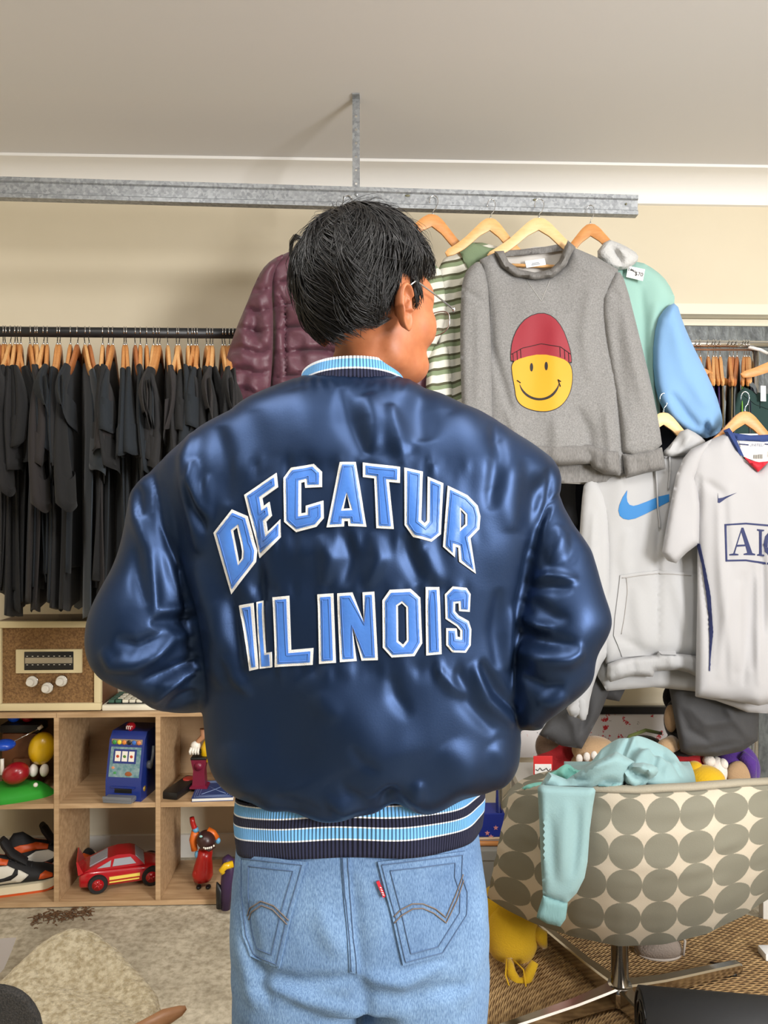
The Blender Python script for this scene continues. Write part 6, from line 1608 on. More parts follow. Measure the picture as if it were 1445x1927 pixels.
# ---- high-top sneakers
M_swh = mat('white_leather', rgb(216, 210, 196), .5); M_sbk = mat('black_nubuck', rgb(24, 23, 24), .75); M_sor = mat('orange_leather', rgb(206, 84, 32), .45); M_sole = mat('rubber_sole', rgb(222, 210, 180), .5)
def sneaker(label, px, py, d, rz, z=None, sc=1.0, tilt=0.0):
    """toe at +x, near side is -y"""
    c = spx(px, py, d); s = thing('sneaker', label, 'sneaker', (c[0], c[1], zf if z is None else z), ROT+rz, 'orange and black sneakers in the shelf'); s.scale = (sc, sc, sc)
    def top(x): return np.interp(x, [-.150, -.145, -.12, -.09, -.05, -.01, .03, .07, .11, .140, .150], [.06, .125, .162, .162, .128, .116, .096, .078, .068, .052, .036])
    def half(x): return np.interp(x, [-.150, -.14, -.10, -.04, .04, .10, .13, .145, .150], [.014, .028, .035, .036, .043, .046, .040, .026, .012])
    xs2 = np.linspace(-.15, .15, 41); mb = MB(); NC = 24
    for i, x in enumerate(xs2):
        h_, t_ = half(x), top(x)
        for j in range(NC):
            a = 2*PI*j/NC; ca, sa = math.cos(a), math.sin(a)
            zc_ = (.028+t_)/2; hz = (t_-.028)/2
            pinch = 1-.28*max(0, sa)*(1 if x < .05 else .7)
            mb.v.append((x, h_*pinch*math.copysign(abs(ca)**.7, ca), zc_+hz*math.copysign(abs(sa)**.8, sa)))
        if i:
            for j in range(NC): mb.f.append(((i-1)*NC+j, (i-1)*NC+(j+1) % NC, i*NC+(j+1) % NC, i*NC+j))
    mb.f += [tuple(range(NC-1, -1, -1)), tuple(40*NC+j for j in range(NC))]
    V = np.array(mb.v); ub = BVHTree.FromPolygons([Vector(p) for p in V], mb.f)
    mb.build('upper', M_sbk, s, world=False)
    sole = MB(); pts_ = [(x, half(x)+.005) for x in xs2]; ring = [(x, -h) for x, h in pts_]+[(x, h) for x, h in pts_[::-1]]
    def lay(name, z0, z1, m, g):
        m_ = MB(); nn_ = len(ring)
        for z in (z0, z1): m_.v += [(x*(1+g), y*(1+g*2), z+.010*max(0, x-.11)/.04) for x, y in ring]
        m_.f += [tuple(range(nn_-1, -1, -1)), tuple(range(nn_, 2*nn_))]+[(i, (i+1) % nn_, nn_+(i+1) % nn_, nn_+i) for i in range(nn_)]
        auto_smooth(m_.build(name, m, s, world=False), 40)
    lay('outsole', 0, .008, M_sor, .0); lay('midsole', .008, .032, M_sole, .01)
    def deco(name, poly, m, lift=.0015, both=True):
        for sd in ((-1, 1) if both else (-1,)):
            p_, t_ = fill(poly, (), .008); vv = []
            for x, z in p_:
                loc, nor, _, _ = ub.ray_cast(Vector((x, sd*.2, z)), Vector((0, -sd, 0)))
                if loc is None: loc, nor, _, _ = ub.find_nearest(Vector((x, sd*.04, z)))
                vv.append(tuple(loc+Vector((0, sd, 0))*lift))
            o = mesh_obj(name, vv, t_, m, s, world=False)
            md = o.modifiers.new('s', 'SOLIDIFY'); md.thickness = .0015; md.offset = 0
    deco('quarter_panel', [(-.10, .040), (.03, .040), (.055, .062), (.03, .078), (.01, .086), (-.01, .098), (-.05, .100), (-.085, .085)], M_swh)
    deco('heel_panel', [(-.147, .040), (-.10, .040), (-.088, .085), (-.11, .095), (-.143, .085)], M_sor)
    deco('ankle_strap', [(-.144, .098), (-.10, .104), (-.05, .106), (-.012, .100), (-.008, .112), (-.05, .126), (-.10, .130), (-.142, .120)], M_sor, .003)
    deco('toe_box', [(.085, .042), (.130, .042), (.128, .052), (.105, .064), (.090, .058)], M_sor)
    SWO = [(-.095, .052), (-.04, .048), (.0, .052), (.022, .068), (.022, .082), (.014, .088), (.010, .080), (.004, .070), (-.02, .062), (-.06, .058)]
    deco('swoosh', SWO, M_sbk, .0032)
    auto_smooth(MB().tube([(.045, 0, .090), (.0, 0, .125), (-.02, 0, .160), (-.03, 0, .178)], [(.010, .026), (.013, .028), (.014, .03), (.010, .024)], 12).build('tongue', M_sbk, s, world=False), 50)
    for k in range(5):
        x = .062-.016*k; z = top(x)+.002; MB().tube([(x, -.022, z-.006), (x, 0, z+.001), (x, .022, z-.006)], .0025, 8).build('lace', M_sbk, s, world=False)
    return s
sneaker('orange, white and black high-top sneaker at the front of the shelf', 22, 1668, .085, .34)
sneaker('dark high-top sneaker leaning behind the front one in the shelf', 96, 1640, .205, .42, None, 1.0)
# ================================================================== swivel chair, rug and the heap at the right
def zz(px, py, Y): return P(px, py, Y)
def jute():
    m = bpy.data.materials.new('jute_weave'); m.use_nodes = True; nt = m.node_tree; b = nt.nodes['Principled BSDF']; b.inputs['Roughness'].default_value = .9
    at = nt.nodes.new('ShaderNodeTexCoord'); sp = nt.nodes.new('ShaderNodeSeparateXYZ'); nt.links.new(at.outputs['Object'], sp.inputs[0])
    def mth(op, a, b_=None, v=None):
        n = nt.nodes.new('ShaderNodeMath'); n.operation = op; nt.links.new(a, n.inputs[0])
        if b_ is not None: nt.links.new(b_, n.inputs[1])
        elif v is not None: n.inputs[1].default_value = v
        return n.outputs[0]
    x, y = sp.outputs['X'], sp.outputs['Y']
    r = mth('SQRT', mth('ADD', mth('MULTIPLY', x, x), mth('MULTIPLY', y, y))); a = mth('ARCTAN2', y, x)
    ring = mth('MULTIPLY', r, v=2*PI/.017); rows = mth('SINE', ring)
    par = mth('MULTIPLY', mth('FLOOR', mth('MULTIPLY', r, v=1/.017)), v=2.1)
    tw = mth('SINE', mth('ADD', mth('MULTIPLY', mth('MULTIPLY', a, r), v=2*PI/.015), par))
    h = mth('ADD', mth('MULTIPLY', rows, v=.6), mth('MULTIPLY', tw, v=.5))
    n = nt.nodes.new('ShaderNodeTexNoise'); n.inputs['Scale'].default_value = 40; n.inputs['Detail'].default_value = 5; nt.links.new(at.outputs['Object'], n.inputs['Vector'])
    hc = mth('ADD', mth('MULTIPLY', h, v=.22), mth('MULTIPLY', n.outputs[0], v=.9))
    rp = nt.nodes.new('ShaderNodeValToRGB'); e = rp.color_ramp.elements; e[0].position = .15; e[0].color = rgb(116, 84, 50); e[1].position = .75; e[1].color = rgb(206, 170, 118); nt.links.new(hc, rp.inputs[0]); nt.links.new(rp.outputs[0], b.inputs['Base Color'])
    bp = nt.nodes.new('ShaderNodeBump'); bp.inputs['Strength'].default_value = 1; bp.inputs['Distance'].default_value = .004; nt.links.new(h, bp.inputs['Height']); nt.links.new(bp.outputs[0], b.inputs['Normal'])
    return m
rx, ry, rr0 = .72, 1.62, .93
rug = MB().lathe([(rr0-.006, .0005), (rr0, .006), (rr0-.004, .011), (rr0-.02, .012), (.001, .012)], 96).build('jute_rug', jute(), None, world=False); rug.location = (rx, ry, 0)
auto_smooth(rug, 60); tag(rug, 'round woven jute rug on the concrete under the patterned swivel chair', 'rug')
ZR = .0125
# ---- chair
def dots():
    m = bpy.data.materials.new('circle_print_fabric'); m.use_nodes = True; nt = m.node_tree; b = nt.nodes['Principled BSDF']; b.inputs['Roughness'].default_value = .9
    at = nt.nodes.new('ShaderNodeAttribute'); at.attribute_name = 'fab'
    n0 = nt.nodes.new('ShaderNodeTexNoise'); n0.inputs['Scale'].default_value = 26; n0.inputs['Detail'].default_value = 3; nt.links.new(at.outputs['Vector'], n0.inputs['Vector'])
    vm = nt.nodes.new('ShaderNodeVectorMath'); vm.operation = 'FRACTION'; nt.links.new(at.outputs['Vector'], vm.inputs[0])
    sb = nt.nodes.new('ShaderNodeVectorMath'); sb.operation = 'SUBTRACT'; sb.inputs[1].default_value = (.5, .5, 0); nt.links.new(vm.outputs[0], sb.inputs[0])
    ln = nt.nodes.new('ShaderNodeVectorMath'); ln.operation = 'LENGTH'; nt.links.new(sb.outputs[0], ln.inputs[0])
    ma = nt.nodes.new('ShaderNodeMath'); ma.operation = 'MULTIPLY_ADD'; ma.inputs[1].default_value = .03; nt.links.new(n0.outputs[0], ma.inputs[0]); nt.links.new(ln.outputs['Value'], ma.inputs[2])
    r = nt.nodes.new('ShaderNodeValToRGB'); e = r.color_ramp.elements; e[0].position = .512; e[0].color = rgb(122, 120, 106); e[1].position = .528; e[1].color = rgb(190, 180, 162)
    nt.links.new(ma.outputs[0], r.inputs[0]); nt.links.new(r.outputs[0], b.inputs['Base Color'])
    tc = nt.nodes.new('ShaderNodeTexCoord'); n = nt.nodes.new('ShaderNodeTexNoise'); n.inputs['Scale'].default_value = 500; nt.links.new(tc.outputs['Object'], n.inputs['Vector'])
    bp = nt.nodes.new('ShaderNodeBump'); bp.inputs['Strength'].default_value = .3; bp.inputs['Distance'].default_value = .001; nt.links.new(n.outputs[0], bp.inputs['Height']); nt.links.new(bp.outputs[0], b.inputs['Normal'])
    return m
cxw, cyw = (1166-CX)/F*1.98, 1.98
ch = thing('swivel_chair', 'upholstered tub swivel chair with grey circle print on chrome four-star base', 'chair', (cxw, cyw, ZR))
NU_, NV_ = 72, 40
rim_x = [958, 975, 1000, 1100, 1200, 1300, 1400, 1470, 1496]; rim_y = [1500, 1489, 1486, 1491, 1496, 1491, 1482, 1476, 1486]
bot_x = [916, 960, 1000, 1080, 1165, 1250, 1330, 1400, 1450, 1510]; bot_y = [1690, 1716, 1736, 1765, 1781, 1777, 1757, 1722, 1690, 1640]
V = np.zeros((NV_+1, NU_+1, 3)); FB = np.zeros((NV_+1, NU_+1, 3))
for i in range(NV_+1):
    v = i/NV_
    for j in range(NU_+1):
        u = -1+2*j/NU_
        tx = 958+(1496-958)*(u+1)/2; bx = 916+(1510-916)*(u+1)/2
        ty = np.interp(tx, rim_x, rim_y); by = np.interp(bx, bot_x, bot_y)
        px = tx+(bx-tx)*(v**.85); py = ty+(by-ty)*(1-(1-v)**1.10)
        Y = 1.70+.26*abs(u)**2.4+.20*v**3
        V[i, j] = P(px, py, Y); FB[i, j] = (u*4.25+.15, -v*4.55+.10+.10*u*u, 0)
outer = V.reshape(-1, 3); cen = np.array([cxw, cyw+.02, .62])
W_ = NU_+1
fq = [(i*W_+j, i*W_+j+1, (i+1)*W_+j+1, (i+1)*W_+j) for i in range(NV_) for j in range(NU_)]
nrm = normals_of(outer, fq)
if np.mean(((outer-cen)*nrm).sum(1)) < 0: nrm = -nrm; fq = [f[::-1] for f in fq]
outer = outer+nrm*(.0012*vnoise(outer*np.array([14, 14, 40])))[:, None]
inner = outer-nrm*.045
n0 = len(outer); faces = list(fq)+[tuple(i+n0 for i in f[::-1]) for f in fq]
bd = [j for j in range(W_)]+[i*W_+NU_ for i in range(1, NV_+1)]+[NV_*W_+j for j in range(NU_-1, -1, -1)]+[i*W_ for i in range(NV_-1, 0, -1)]
for k in range(len(bd)):
    a, b = bd[k], bd[(k+1) % len(bd)]; faces.append((a, a+n0, b+n0, b))
M_dots = dots()
o = mesh_obj('shell', np.r_[outer, inner], faces, M_dots, ch)
at = o.data.attributes.new('fab', 'FLOAT_VECTOR', 'POINT'); at.data.foreach_set('vector', np.r_[FB.reshape(-1, 3), FB.reshape(-1, 3)].astype(np.float32).ravel()); auto_smooth(o, 60)
shell_b = bvh_of(np.r_[outer, inner], faces)
# seat pan and cushion inside the tub
mb = MB(); prf = [(.06, .415), (.22, .425), (.30, .46), (.325, .52), (.30, .545), (.15, .555), (.001, .55)]
mb.lathe(prf, 40, (0, 0, 0)); mb.v = [(x*.93, y*.82+.02, z-ZR) for x, y, z in mb.v]
so = mb.build('seat', M_dots, ch, world=False); at = so.data.attributes.new('fab', 'FLOAT_VECTOR', 'POINT'); at.data.foreach_set('vector', np.array([(p[0]*13, p[1]*13, 0) for p in mb.v], np.float32).ravel())
M_pipe = mat('beige_piping', rgb(150, 143, 126), .9, bump=(300, .5, .002))
rim = [outer[j]*.5+inner[j]*.5+np.array([0, 0, .003]) for j in range(0, W_, 2)]
MB().tube(rim, [(.010, .022)]*len(rim), 10).build('rim_seam', M_pipe, ch)
M_chr2 = mat('polished_aluminium', rgb(196, 190, 182), .16, 1.0)
MB().lathe([(.055, .412-ZR), (.055, .398-ZR), (.030, .392-ZR), (.0225, .388-ZR), (.0225, .05)], 28).build('column', M_chr2, ch, world=False)
MB().lathe([(.0235, .385-ZR), (.0250, .383-ZR), (.0250, .372-ZR), (.0235, .370-ZR)], 28).build('collar_ring', M_bk, ch, world=False)
MB().lathe([(.001, .060), (.030, .060), (.034, .045), (.034, .014), (.028, .008)], 28).build('hub', M_chr2, ch, world=False)
d0 = np.array([.44, .17, 0]); d0 /= np.linalg.norm(d0)
for k in range(4):
    a = PI/2*k; d = np.array([d0[0]*math.cos(a)-d0[1]*math.sin(a), d0[0]*math.sin(a)+d0[1]*math.cos(a), 0]); s = np.array([-d[1], d[0], 0])
    secs = [(.02, .020, .012, .060), (.06, .018, .014, .054), (.14, .016, .012, .045), (.30, .014, .008, .036), (.40, .013, .006, .031), (.41, .010, .008, .026)]
    mb = MB()
    for L, hw, z0, z1 in secs:
        c = d*L; bv2 = .004
        mb.v += [c+s*hw+np.array([0, 0, z0]), c+s*hw+np.array([0, 0, z1-bv2]), c+s*(hw-bv2)+np.array([0, 0, z1]), c-s*(hw-bv2)+np.array([0, 0, z1]), c-s*hw+np.array([0, 0, z1-bv2]), c-s*hw+np.array([0, 0, z0])]
    for i in range(len(secs)-1):
        for j in range(6): mb.f.append((i*6+j, i*6+(j+1) % 6, (i+1)*6+(j+1) % 6, (i+1)*6+j))
    mb.f += [tuple(range(5, -1, -1)), tuple((len(secs)-1)*6+j for j in range(6))]
    lg2 = auto_smooth(mb.build('leg', M_chr2, ch, world=False), 25)
    MB().lathe([(.014, 0), (.014, .008)], 16, tuple(d*.38)).build('glide', M_bk, lg2, world=False)
# ---- mint sweatshirt slung over the chair back
M_aqua = mat('aqua_fleece', rgb(124, 154, 156), .95, bump=(260, .3, .0015), noise=(5, .3, .7), col2=rgb(134, 164, 166), sheen=.15)
M_aqr = mat('aqua_rib', rgb(112, 148, 149), .95, bump=(260, .5, .002), stretch=(1, 1, .2))
aq = thing('aqua_sweatshirt', 'pale aqua sweatshirt crumpled over the back of the patterned chair', 'sweatshirt', P(1150, 1500, 1.75))
# crumpled heap: a folded heightfield over the seat
NA_, NB_ = 84, 50; V = []; UVp = []
for i in range(NB_+1):
    for j in range(NA_+1):
        a = -1+2*j/NA_; b = i/NB_
        px = 1178+a*(128-10*b)+8*math.sin(3*b); Y = 1.755+.30*b
        env = max(0, 1-abs(a)**2.6)**.6
        prof = np.interp(a, [-1, -.75, -.45, -.2, .1, .4, .7, .9, 1], [.015, .035, .085, .105, .115, .098, .085, .05, .02])
        zrim = P(0, 1500, 1.755)[2]
        z = zrim-.016+prof*env*math.sin(PI*min(1, b*.95+.16))**.8
        V.append((P(px, 0, Y)[0], Y, z)); UVp.append((a, b))
V = np.array(V); UVp = np.array(UVp)
AQS = [([(-.9, .2), (-.4, .25), (.0, .12), (.3, .1)], .07, -14), ([(-.8, .35), (-.3, .45), (.1, .3), (.4, .28)], .08, 12), ([(-.1, .05), (.15, .3), (.5, .35), (.8, .2)], .06, -18), ([(.1, .1), (.3, .22), (.55, .2)], .06, 14),
       ([(.0, .35), (.2, .5), (.5, .55), (.8, .4)], .08, 12), ([(-.05, .02), (-.08, .2), (.02, .38)], .05, -14), ([(.32, .02), (.40, .2), (.28, .36)], .05, -12), ([(-.5, .1), (-.3, .2), (-.1, .15)], .06, 8), ([(.55, .05), (.62, .25), (.8, .35)], .07, 8)]
hf = fold_field(UVp, AQS)*.001
V[:, 2] += hf*np.clip(1.1-np.abs(UVp[:, 0])**4, 0, 1); V[:, 1] -= hf*.5
Wn = NA_+1; fq = [(i*Wn+j, (i+1)*Wn+j, (i+1)*Wn+j+1, i*Wn+j+1) for i in range(NB_) for j in range(NA_)]
bot = V-np.array([0, 0, .012]); nn0 = len(V)
fa = [f[::-1] for f in fq]+[tuple(i+nn0 for i in f) for f in fq]
bd = [j for j in range(Wn)]+[i*Wn+NA_ for i in range(1, NB_+1)]+[NB_*Wn+j for j in range(NA_-1, -1, -1)]+[i*Wn for i in range(NB_-1, 0, -1)]
fa += [(bd[k], bd[k]+nn0, bd[(k+1) % len(bd)]+nn0, bd[(k+1) % len(bd)]) for k in range(len(bd))]
mesh_obj('body', np.r_[V, bot], fa, M_aqua, aq)
def zq(p): return [(900+x/2.651, 1320+y/2.651) for x, y in p]
panel('sleeve', zq([(295, 432), (310, 416), (440, 424), (575, 430), (585, 445), (572, 520), (556, 640), (545, 800), (530, 880), (492, 955), (440, 1008), (380, 995), (322, 968), (312, 800), (305, 620)]), 1.72, M_aqua, aq, .028, 14, [(zq([(330, 470), (325, 700), (330, 900)]), 5, 4), (zq([(440, 500), (430, 700), (420, 900)]), 14, 5), (zq([(500, 520), (490, 700), (470, 880)]), 8, -5), (zq([(360, 560), (370, 760), (375, 900)]), 8, -4)], .003, rnd=0, step=7)
panel('cuff', zq([(322, 968), (380, 985), (446, 1006), (436, 1085), (408, 1124), (340, 1108), (290, 1078), (296, 1050)]), 1.717, M_aqr, aq, .024, 10, rnd=0, step=6)
panel('shoulder_fold', zq([(300, 430), (350, 352), (440, 388), (580, 300), (690, 250), (780, 300), (740, 400), (720, 452), (560, 446)]), 1.765, M_aqua, aq, .05, 14, [(zq([(360, 400), (450, 400), (560, 380)]), 6, -9), (zq([(430, 390), (540, 340), (680, 290)]), 8, 8), (zq([(560, 430), (640, 400), (720, 400)]), 6, -10)], .004, rnd=0, step=7)
panel('waist_rib', zq([(560, 402), (640, 404), (716, 400), (730, 450), (640, 448), (570, 420)]), 1.752, M_aqr, aq, .03, 8, rnd=0, step=6)
panel('hood_fold', zq([(720, 330), (800, 300), (890, 320), (900, 360), (840, 400), (830, 440), (770, 440), (725, 400)]), 1.745, M_aqua, aq, .035, 10, [(zq([(735, 340), (790, 370), (830, 380), (800, 430)]), 6, -16), (zq([(760, 320), (850, 340), (870, 380)]), 6, 8)], .003, rnd=1, step=6)
# ---- shoulder: bright turquoise cloth
tq = thing('turquoise_cloth', 'bright turquoise cloth bunched behind the rim of the patterned chair', 'cloth', P(1050, 1485, 1.95))
M_tq = mat('turquoise_fleece', rgb(124, 190, 178), .95, bump=(200, .3, .002))
panel('fold', zq([(215, 430), (260, 408), (340, 398), (345, 360), (380, 350), (420, 318), (450, 310), (490, 345), (530, 340), (520, 420), (460, 450), (220, 450)]), 1.93, M_tq, tq, .03, 10, [(zq([(360, 350), (400, 390), (410, 430)]), 6, -12), (zq([(430, 320), (470, 360), (500, 410)]), 6, -10), (zq([(410, 340), (440, 390)]), 6, 8)], .004, rnd=1, step=6)
panel('fold', zq([(220, 425), (300, 402), (345, 400), (350, 440), (230, 445)]), 1.90, M_tq, tq, .02, 8, rnd=1, step=6)

# ---- low bench behind the chair with soft toys
zbn = .385
bn = thing('low_bench', 'low white bench along the wall carrying the soft toys', 'bench', (.95, 2.55, 0))
xb0, xb1 = .455, 1.235
MB().box((xb0, 2.40, zbn-.03), (xb1, 2.78, zbn), .003).build('top', mat('white_laminate', rgb(206, 204, 198), .5), bn, smooth=False)
for x in (xb0+.02, xb1-.02):
    for y in (2.42, 2.76): MB().box((x-.015, y-.015, 0), (x+.015, y+.015, zbn-.03), .002).build('leg', MATS['white_laminate'], bn, smooth=False)
# splattered canvas in a black frame
def splat():
    m = bpy.data.materials.new('splatter_print'); m.use_nodes = True; nt = m.node_tree; b = nt.nodes['Principled BSDF']; b.inputs['Roughness'].default_value = .5
    tc = nt.nodes.new('ShaderNodeTexCoord')
    def nz(s, off, d=3):
        mp = nt.nodes.new('ShaderNodeMapping'); mp.inputs['Location'].default_value = off; nt.links.new(tc.outputs['Object'], mp.inputs[0])
        n = nt.nodes.new('ShaderNodeTexNoise'); n.inputs['Scale'].default_value = s; n.inputs['Detail'].default_value = d; n.inputs['Roughness'].default_value = .7; nt.links.new(mp.outputs[0], n.inputs['Vector']); return n
    def step(n, t):
        r = nt.nodes.new('ShaderNodeValToRGB'); e = r.color_ramp.elements; e[0].position = t; e[1].position = t+.012; nt.links.new(n.outputs[0], r.inputs[0]); return r
    m1 = nt.nodes.new('ShaderNodeMix'); m1.data_type = 'RGBA'; nt.links.new(step(nz(24, (3, 0, 0), 5), .60).outputs[0], m1.inputs[0]); m1.inputs[6].default_value = rgb(214, 210, 210); m1.inputs[7].default_value = rgb(190, 40, 50)
    m2 = nt.nodes.new('ShaderNodeMix'); m2.data_type = 'RGBA'; nt.links.new(step(nz(34, (9, 5, 0), 4), .65).outputs[0], m2.inputs[0]); nt.links.new(m1.outputs[2], m2.inputs[6]); m2.inputs[7].default_value = rgb(50, 46, 50)
    nt.links.new(m2.outputs[2], b.inputs['Base Color']); return m
cv = thing('splatter_canvas', 'black framed white canvas with red and black paint splatter against the wall', 'picture', P(1150, 1400, 2.82))
x0, x1 = P(965, 0, 2.82)[0], P(1345, 0, 2.82)[0]; zt_, zb_ = P(0, 1330, 2.82)[2], zbn+.002
MB().box((x0+.02, 2.826, zb_), (x1-.02, 2.838, zt_-.025)).build('canvas', splat(), cv, smooth=False)
for lo, hi in (((x0, 2.818, zt_-.028), (x1, 2.842, zt_)), ((x0, 2.818, zb_-.20), (x0+.022, 2.842, zt_-.028)), ((x1-.022, 2.818, zb_-.20), (x1, 2.842, zt_-.028))):
    MB().box(lo, hi, .002).build('frame', M_bk, cv, smooth=False)
def fuzz(name, c): return mat(name, c, .95, bump=(220, .6, .003), sheen=.3)
M_tan = fuzz('tan_plush', rgb(168, 138, 104)); M_pbk = fuzz('black_plush', rgb(22, 20, 22)); M_prd = fuzz('red_plush', rgb(150, 24, 30)); M_pyl = fuzz('yellow_plush', rgb(206, 164, 22)); M_pwh = fuzz('white_plush', rgb(216, 208, 200)); M_ppu = fuzz('purple_plush', rgb(78, 44, 128)); M_pol = fuzz('olive_plush', rgb(70, 70, 46)); M_dred = fuzz('dark_red_plush', rgb(84, 20, 28))
def pl(px, py, Y, r): return P(px, py, Y), r
# open-mouthed plush
t = thing('open_mouth_plush', 'tan soft toy with wide dark red mouth behind the chair', 'soft toy', (P(1110, 0, 2.5)[0], 2.5, zbn))
MB().ell(P(1115, 1452, 2.50), (.078, .06, .078), 28, 18).build('body', M_tan, t); MB().ell(P(1118, 1412, 2.48), (.072, .06, .045), 28, 16).build('head', M_tan, t)
MB().ell(P(1120, 1448, 2.445), (.052, .022, .040), 24, 14).build('mouth', M_dred, t); MB().ell(P(1125, 1468, 2.43), (.030, .014, .016), 20, 12).build('tongue', fuzz('pink_plush', rgb(206, 120, 116)), t)
for k in range(5): MB().ell(P(1090+k*14, 1428-3*math.sin(k*.8)-1.5*k, 2.425), (.011, .009, .015), 12, 10).build('tooth', M_pwh, t)
# black and red plush, half hidden by the shorts
t = thing('black_red_plush', 'black and red soft toy with pale arm half hidden by the charcoal shorts', 'soft toy', (P(1290, 0, 2.52)[0], 2.52, zbn))
MB().ell(P(1285, 1356, 2.52), (.062, .05, .082), 24, 18).build('head', M_pbk, t); MB().ell(P(1262, 1352, 2.478), (.020, .022, .045), 18, 12).build('cheek', M_tan, t); MB().ell(P(1272, 1312, 2.55), (.045, .02, .05), 20, 14).build('ear', M_pbk, t)
MB().ell(P(1290, 1440, 2.50), (.072, .055, .062), 24, 16).build('trousers', M_prd, t)
MB().tube([P(1268, 1398, 2.47), P(1252, 1406, 2.45), P(1240, 1420, 2.44)], [.026, .026, .024], 14).build('arm', M_tan, t); MB().ell(P(1285, 1400, 2.50), (.055, .05, .05), 20, 14).build('body', M_pbk, t)
q = P(1328, 1466, 2.40); MB().ell(q, (.058, .055, .042), 24, 16).build('shoe', M_pyl, t); MB().ell(P(1308, 1448, 2.42), (.028, .03, .026), 20, 14).build('shoe_cuff', M_pyl, t)
# white glove-like plush piece
t = thing('white_plush', 'small white soft toy between the yellow shoe and the purple plush', 'soft toy', (P(1348, 0, 2.46)[0], 2.46, zbn))
MB().ell(P(1350, 1452, 2.46), (.030, .03, .046), 20, 14).build('body', M_pwh, t); MB().ell(P(1334, 1432, 2.45), (.020, .02, .018), 16, 12).build('paw', M_pwh, t); MB().ell(P(1360, 1438, 2.45), (.016, .018, .018), 16, 12).build('paw', M_pwh, t)
t = thing('purple_plush', 'purple hooded soft toy with tan front beside the chrome post', 'soft toy', (P(1390, 0, 2.50)[0], 2.50, zbn))
MB().ell(P(1388, 1448, 2.52), (.072, .05, .085), 26, 18).build('hood', M_ppu, t); MB().ell(P(1390, 1458, 2.475), (.042, .022, .045), 22, 14).build('front', M_tan, t); MB().tube([P(1395, 1420, 2.48), P(1412, 1435, 2.47), P(1416, 1465, 2.47)], [.016, .020, .012], 12).build('flap', M_ppu, t)
MB().ell(P(1378, 1478, 2.46), (.026, .02, .014), 18, 12).build('muzzle', M_tan, t)
t = thing('olive_cap', 'dark olive cap with green edge lying among the soft toys', 'cap', (P(1210, 0, 2.6)[0], 2.6, zbn))
MB().ell(P(1212, 1425, 2.62), (.085, .06, .075), 26, 16).build('crown', fuzz('dark_olive_cloth', rgb(42, 40, 34)), t)
MB().tube([P(1168, 1412, 2.56), P(1185, 1385, 2.55), P(1215, 1374, 2.55), P(1244, 1380, 2.56)], .006, 10).build('edge_piping', fuzz('olive_green_cloth', rgb(92, 100, 48)), t)
MB().ell(P(1200, 1440, 2.56), (.07, .03, .05), 20, 12).build('brim', M_dred, t)
t = thing('red_bag', 'red and brown bag with small red label tag left of the soft toys', 'bag', (P(1040, 0, 2.55)[0], 2.55, zbn))
MB().ell(P(1050, 1440, 2.55), (.075, .05, .085), 24, 16).build('body', M_prd, t); MB().ell(P(1035, 1405, 2.56), (.05, .04, .055), 20, 14).build('flap', fuzz('brown_cloth', rgb(92, 72, 56)), t)
a = P(1022, 1442, 2.47); MB().box((a[0]-.032, a[1]-.002, a[2]-.038), (a[0]+.030, a[1], a[2]+.034), .001).build('label', mat('label_red', rgb(206, 46, 46), .5), t, smooth=False)
MB().box((a[0]-.028, a[1]-.004, a[2]-.024), (a[0]+.026, a[1]-.0015, a[2]+.008), .0005).build('label_panel', mat('white_paper', rgb(240, 240, 238), .6), t, smooth=False)
text_on(None, 'SALE', 1019, 1447, 6, 'label_scribble', M_ink, t, Y=a[1]-.0045, rot=-.05) if False else None
MB().tube([P(1008+k*4, 1448+3*math.sin(k*2.3), a[1]-.006) for k in range(8)], .0012, 6).build('label_scribble', M_ink, t)
# between the jeans and the chair: blue box and sticks on a low grey crate
t = thing('grey_crate', 'low grey crate on the floor behind the patterned chair', 'crate', (P(930, 0, 2.6)[0], 2.6, 0))
zc2 = P(0, 1602, 2.5)[2]
MB().box((P(850, 0, 2.6)[0], 2.50, 0), (P(955, 0, 2.6)[0], 2.72, zc2), .004).build('box', mat('grey_card', rgb(150, 150, 146), .7), t, smooth=False)
MB().box((P(850, 0, 2.6)[0]-.004, 2.496, zc2-.03), (P(955, 0, 2.6)[0]+.004, 2.724, zc2+.004), .003).build('lid', mat('grey_card', rgb(150, 150, 146), .7), t, smooth=False)
t = thing('blue_box', 'royal blue cardboard box with pink stars standing on the grey crate', 'box', (P(915, 0, 2.62)[0], 2.62, zc2+.0045))
zt2 = P(0, 1531, 2.6)[2]
MB().box((P(855, 0, 2.62)[0], 2.60, zc2+.0045), (P(948, 0, 2.62)[0], 2.70, zt2), .003).build('carton', mat('royal_blue_card', rgb(28, 50, 150), .5), t, smooth=False)
for sx2, sy2 in ((917, 1568), (924, 1575), (933, 1558)):
    q = P(sx2, sy2, 2.598); st5 = []
    for k in range(10): rr_ = .009 if k % 2 == 0 else .004; st5.append((q[0]+rr_*math.sin(2*PI*k/10), q[2]+rr_*math.cos(2*PI*k/10)))
    MB().prism(st5, 2.5985, 2.6005).build('printed_star', mat('pink_print', rgb(226, 150, 150), .6), t, smooth=False)
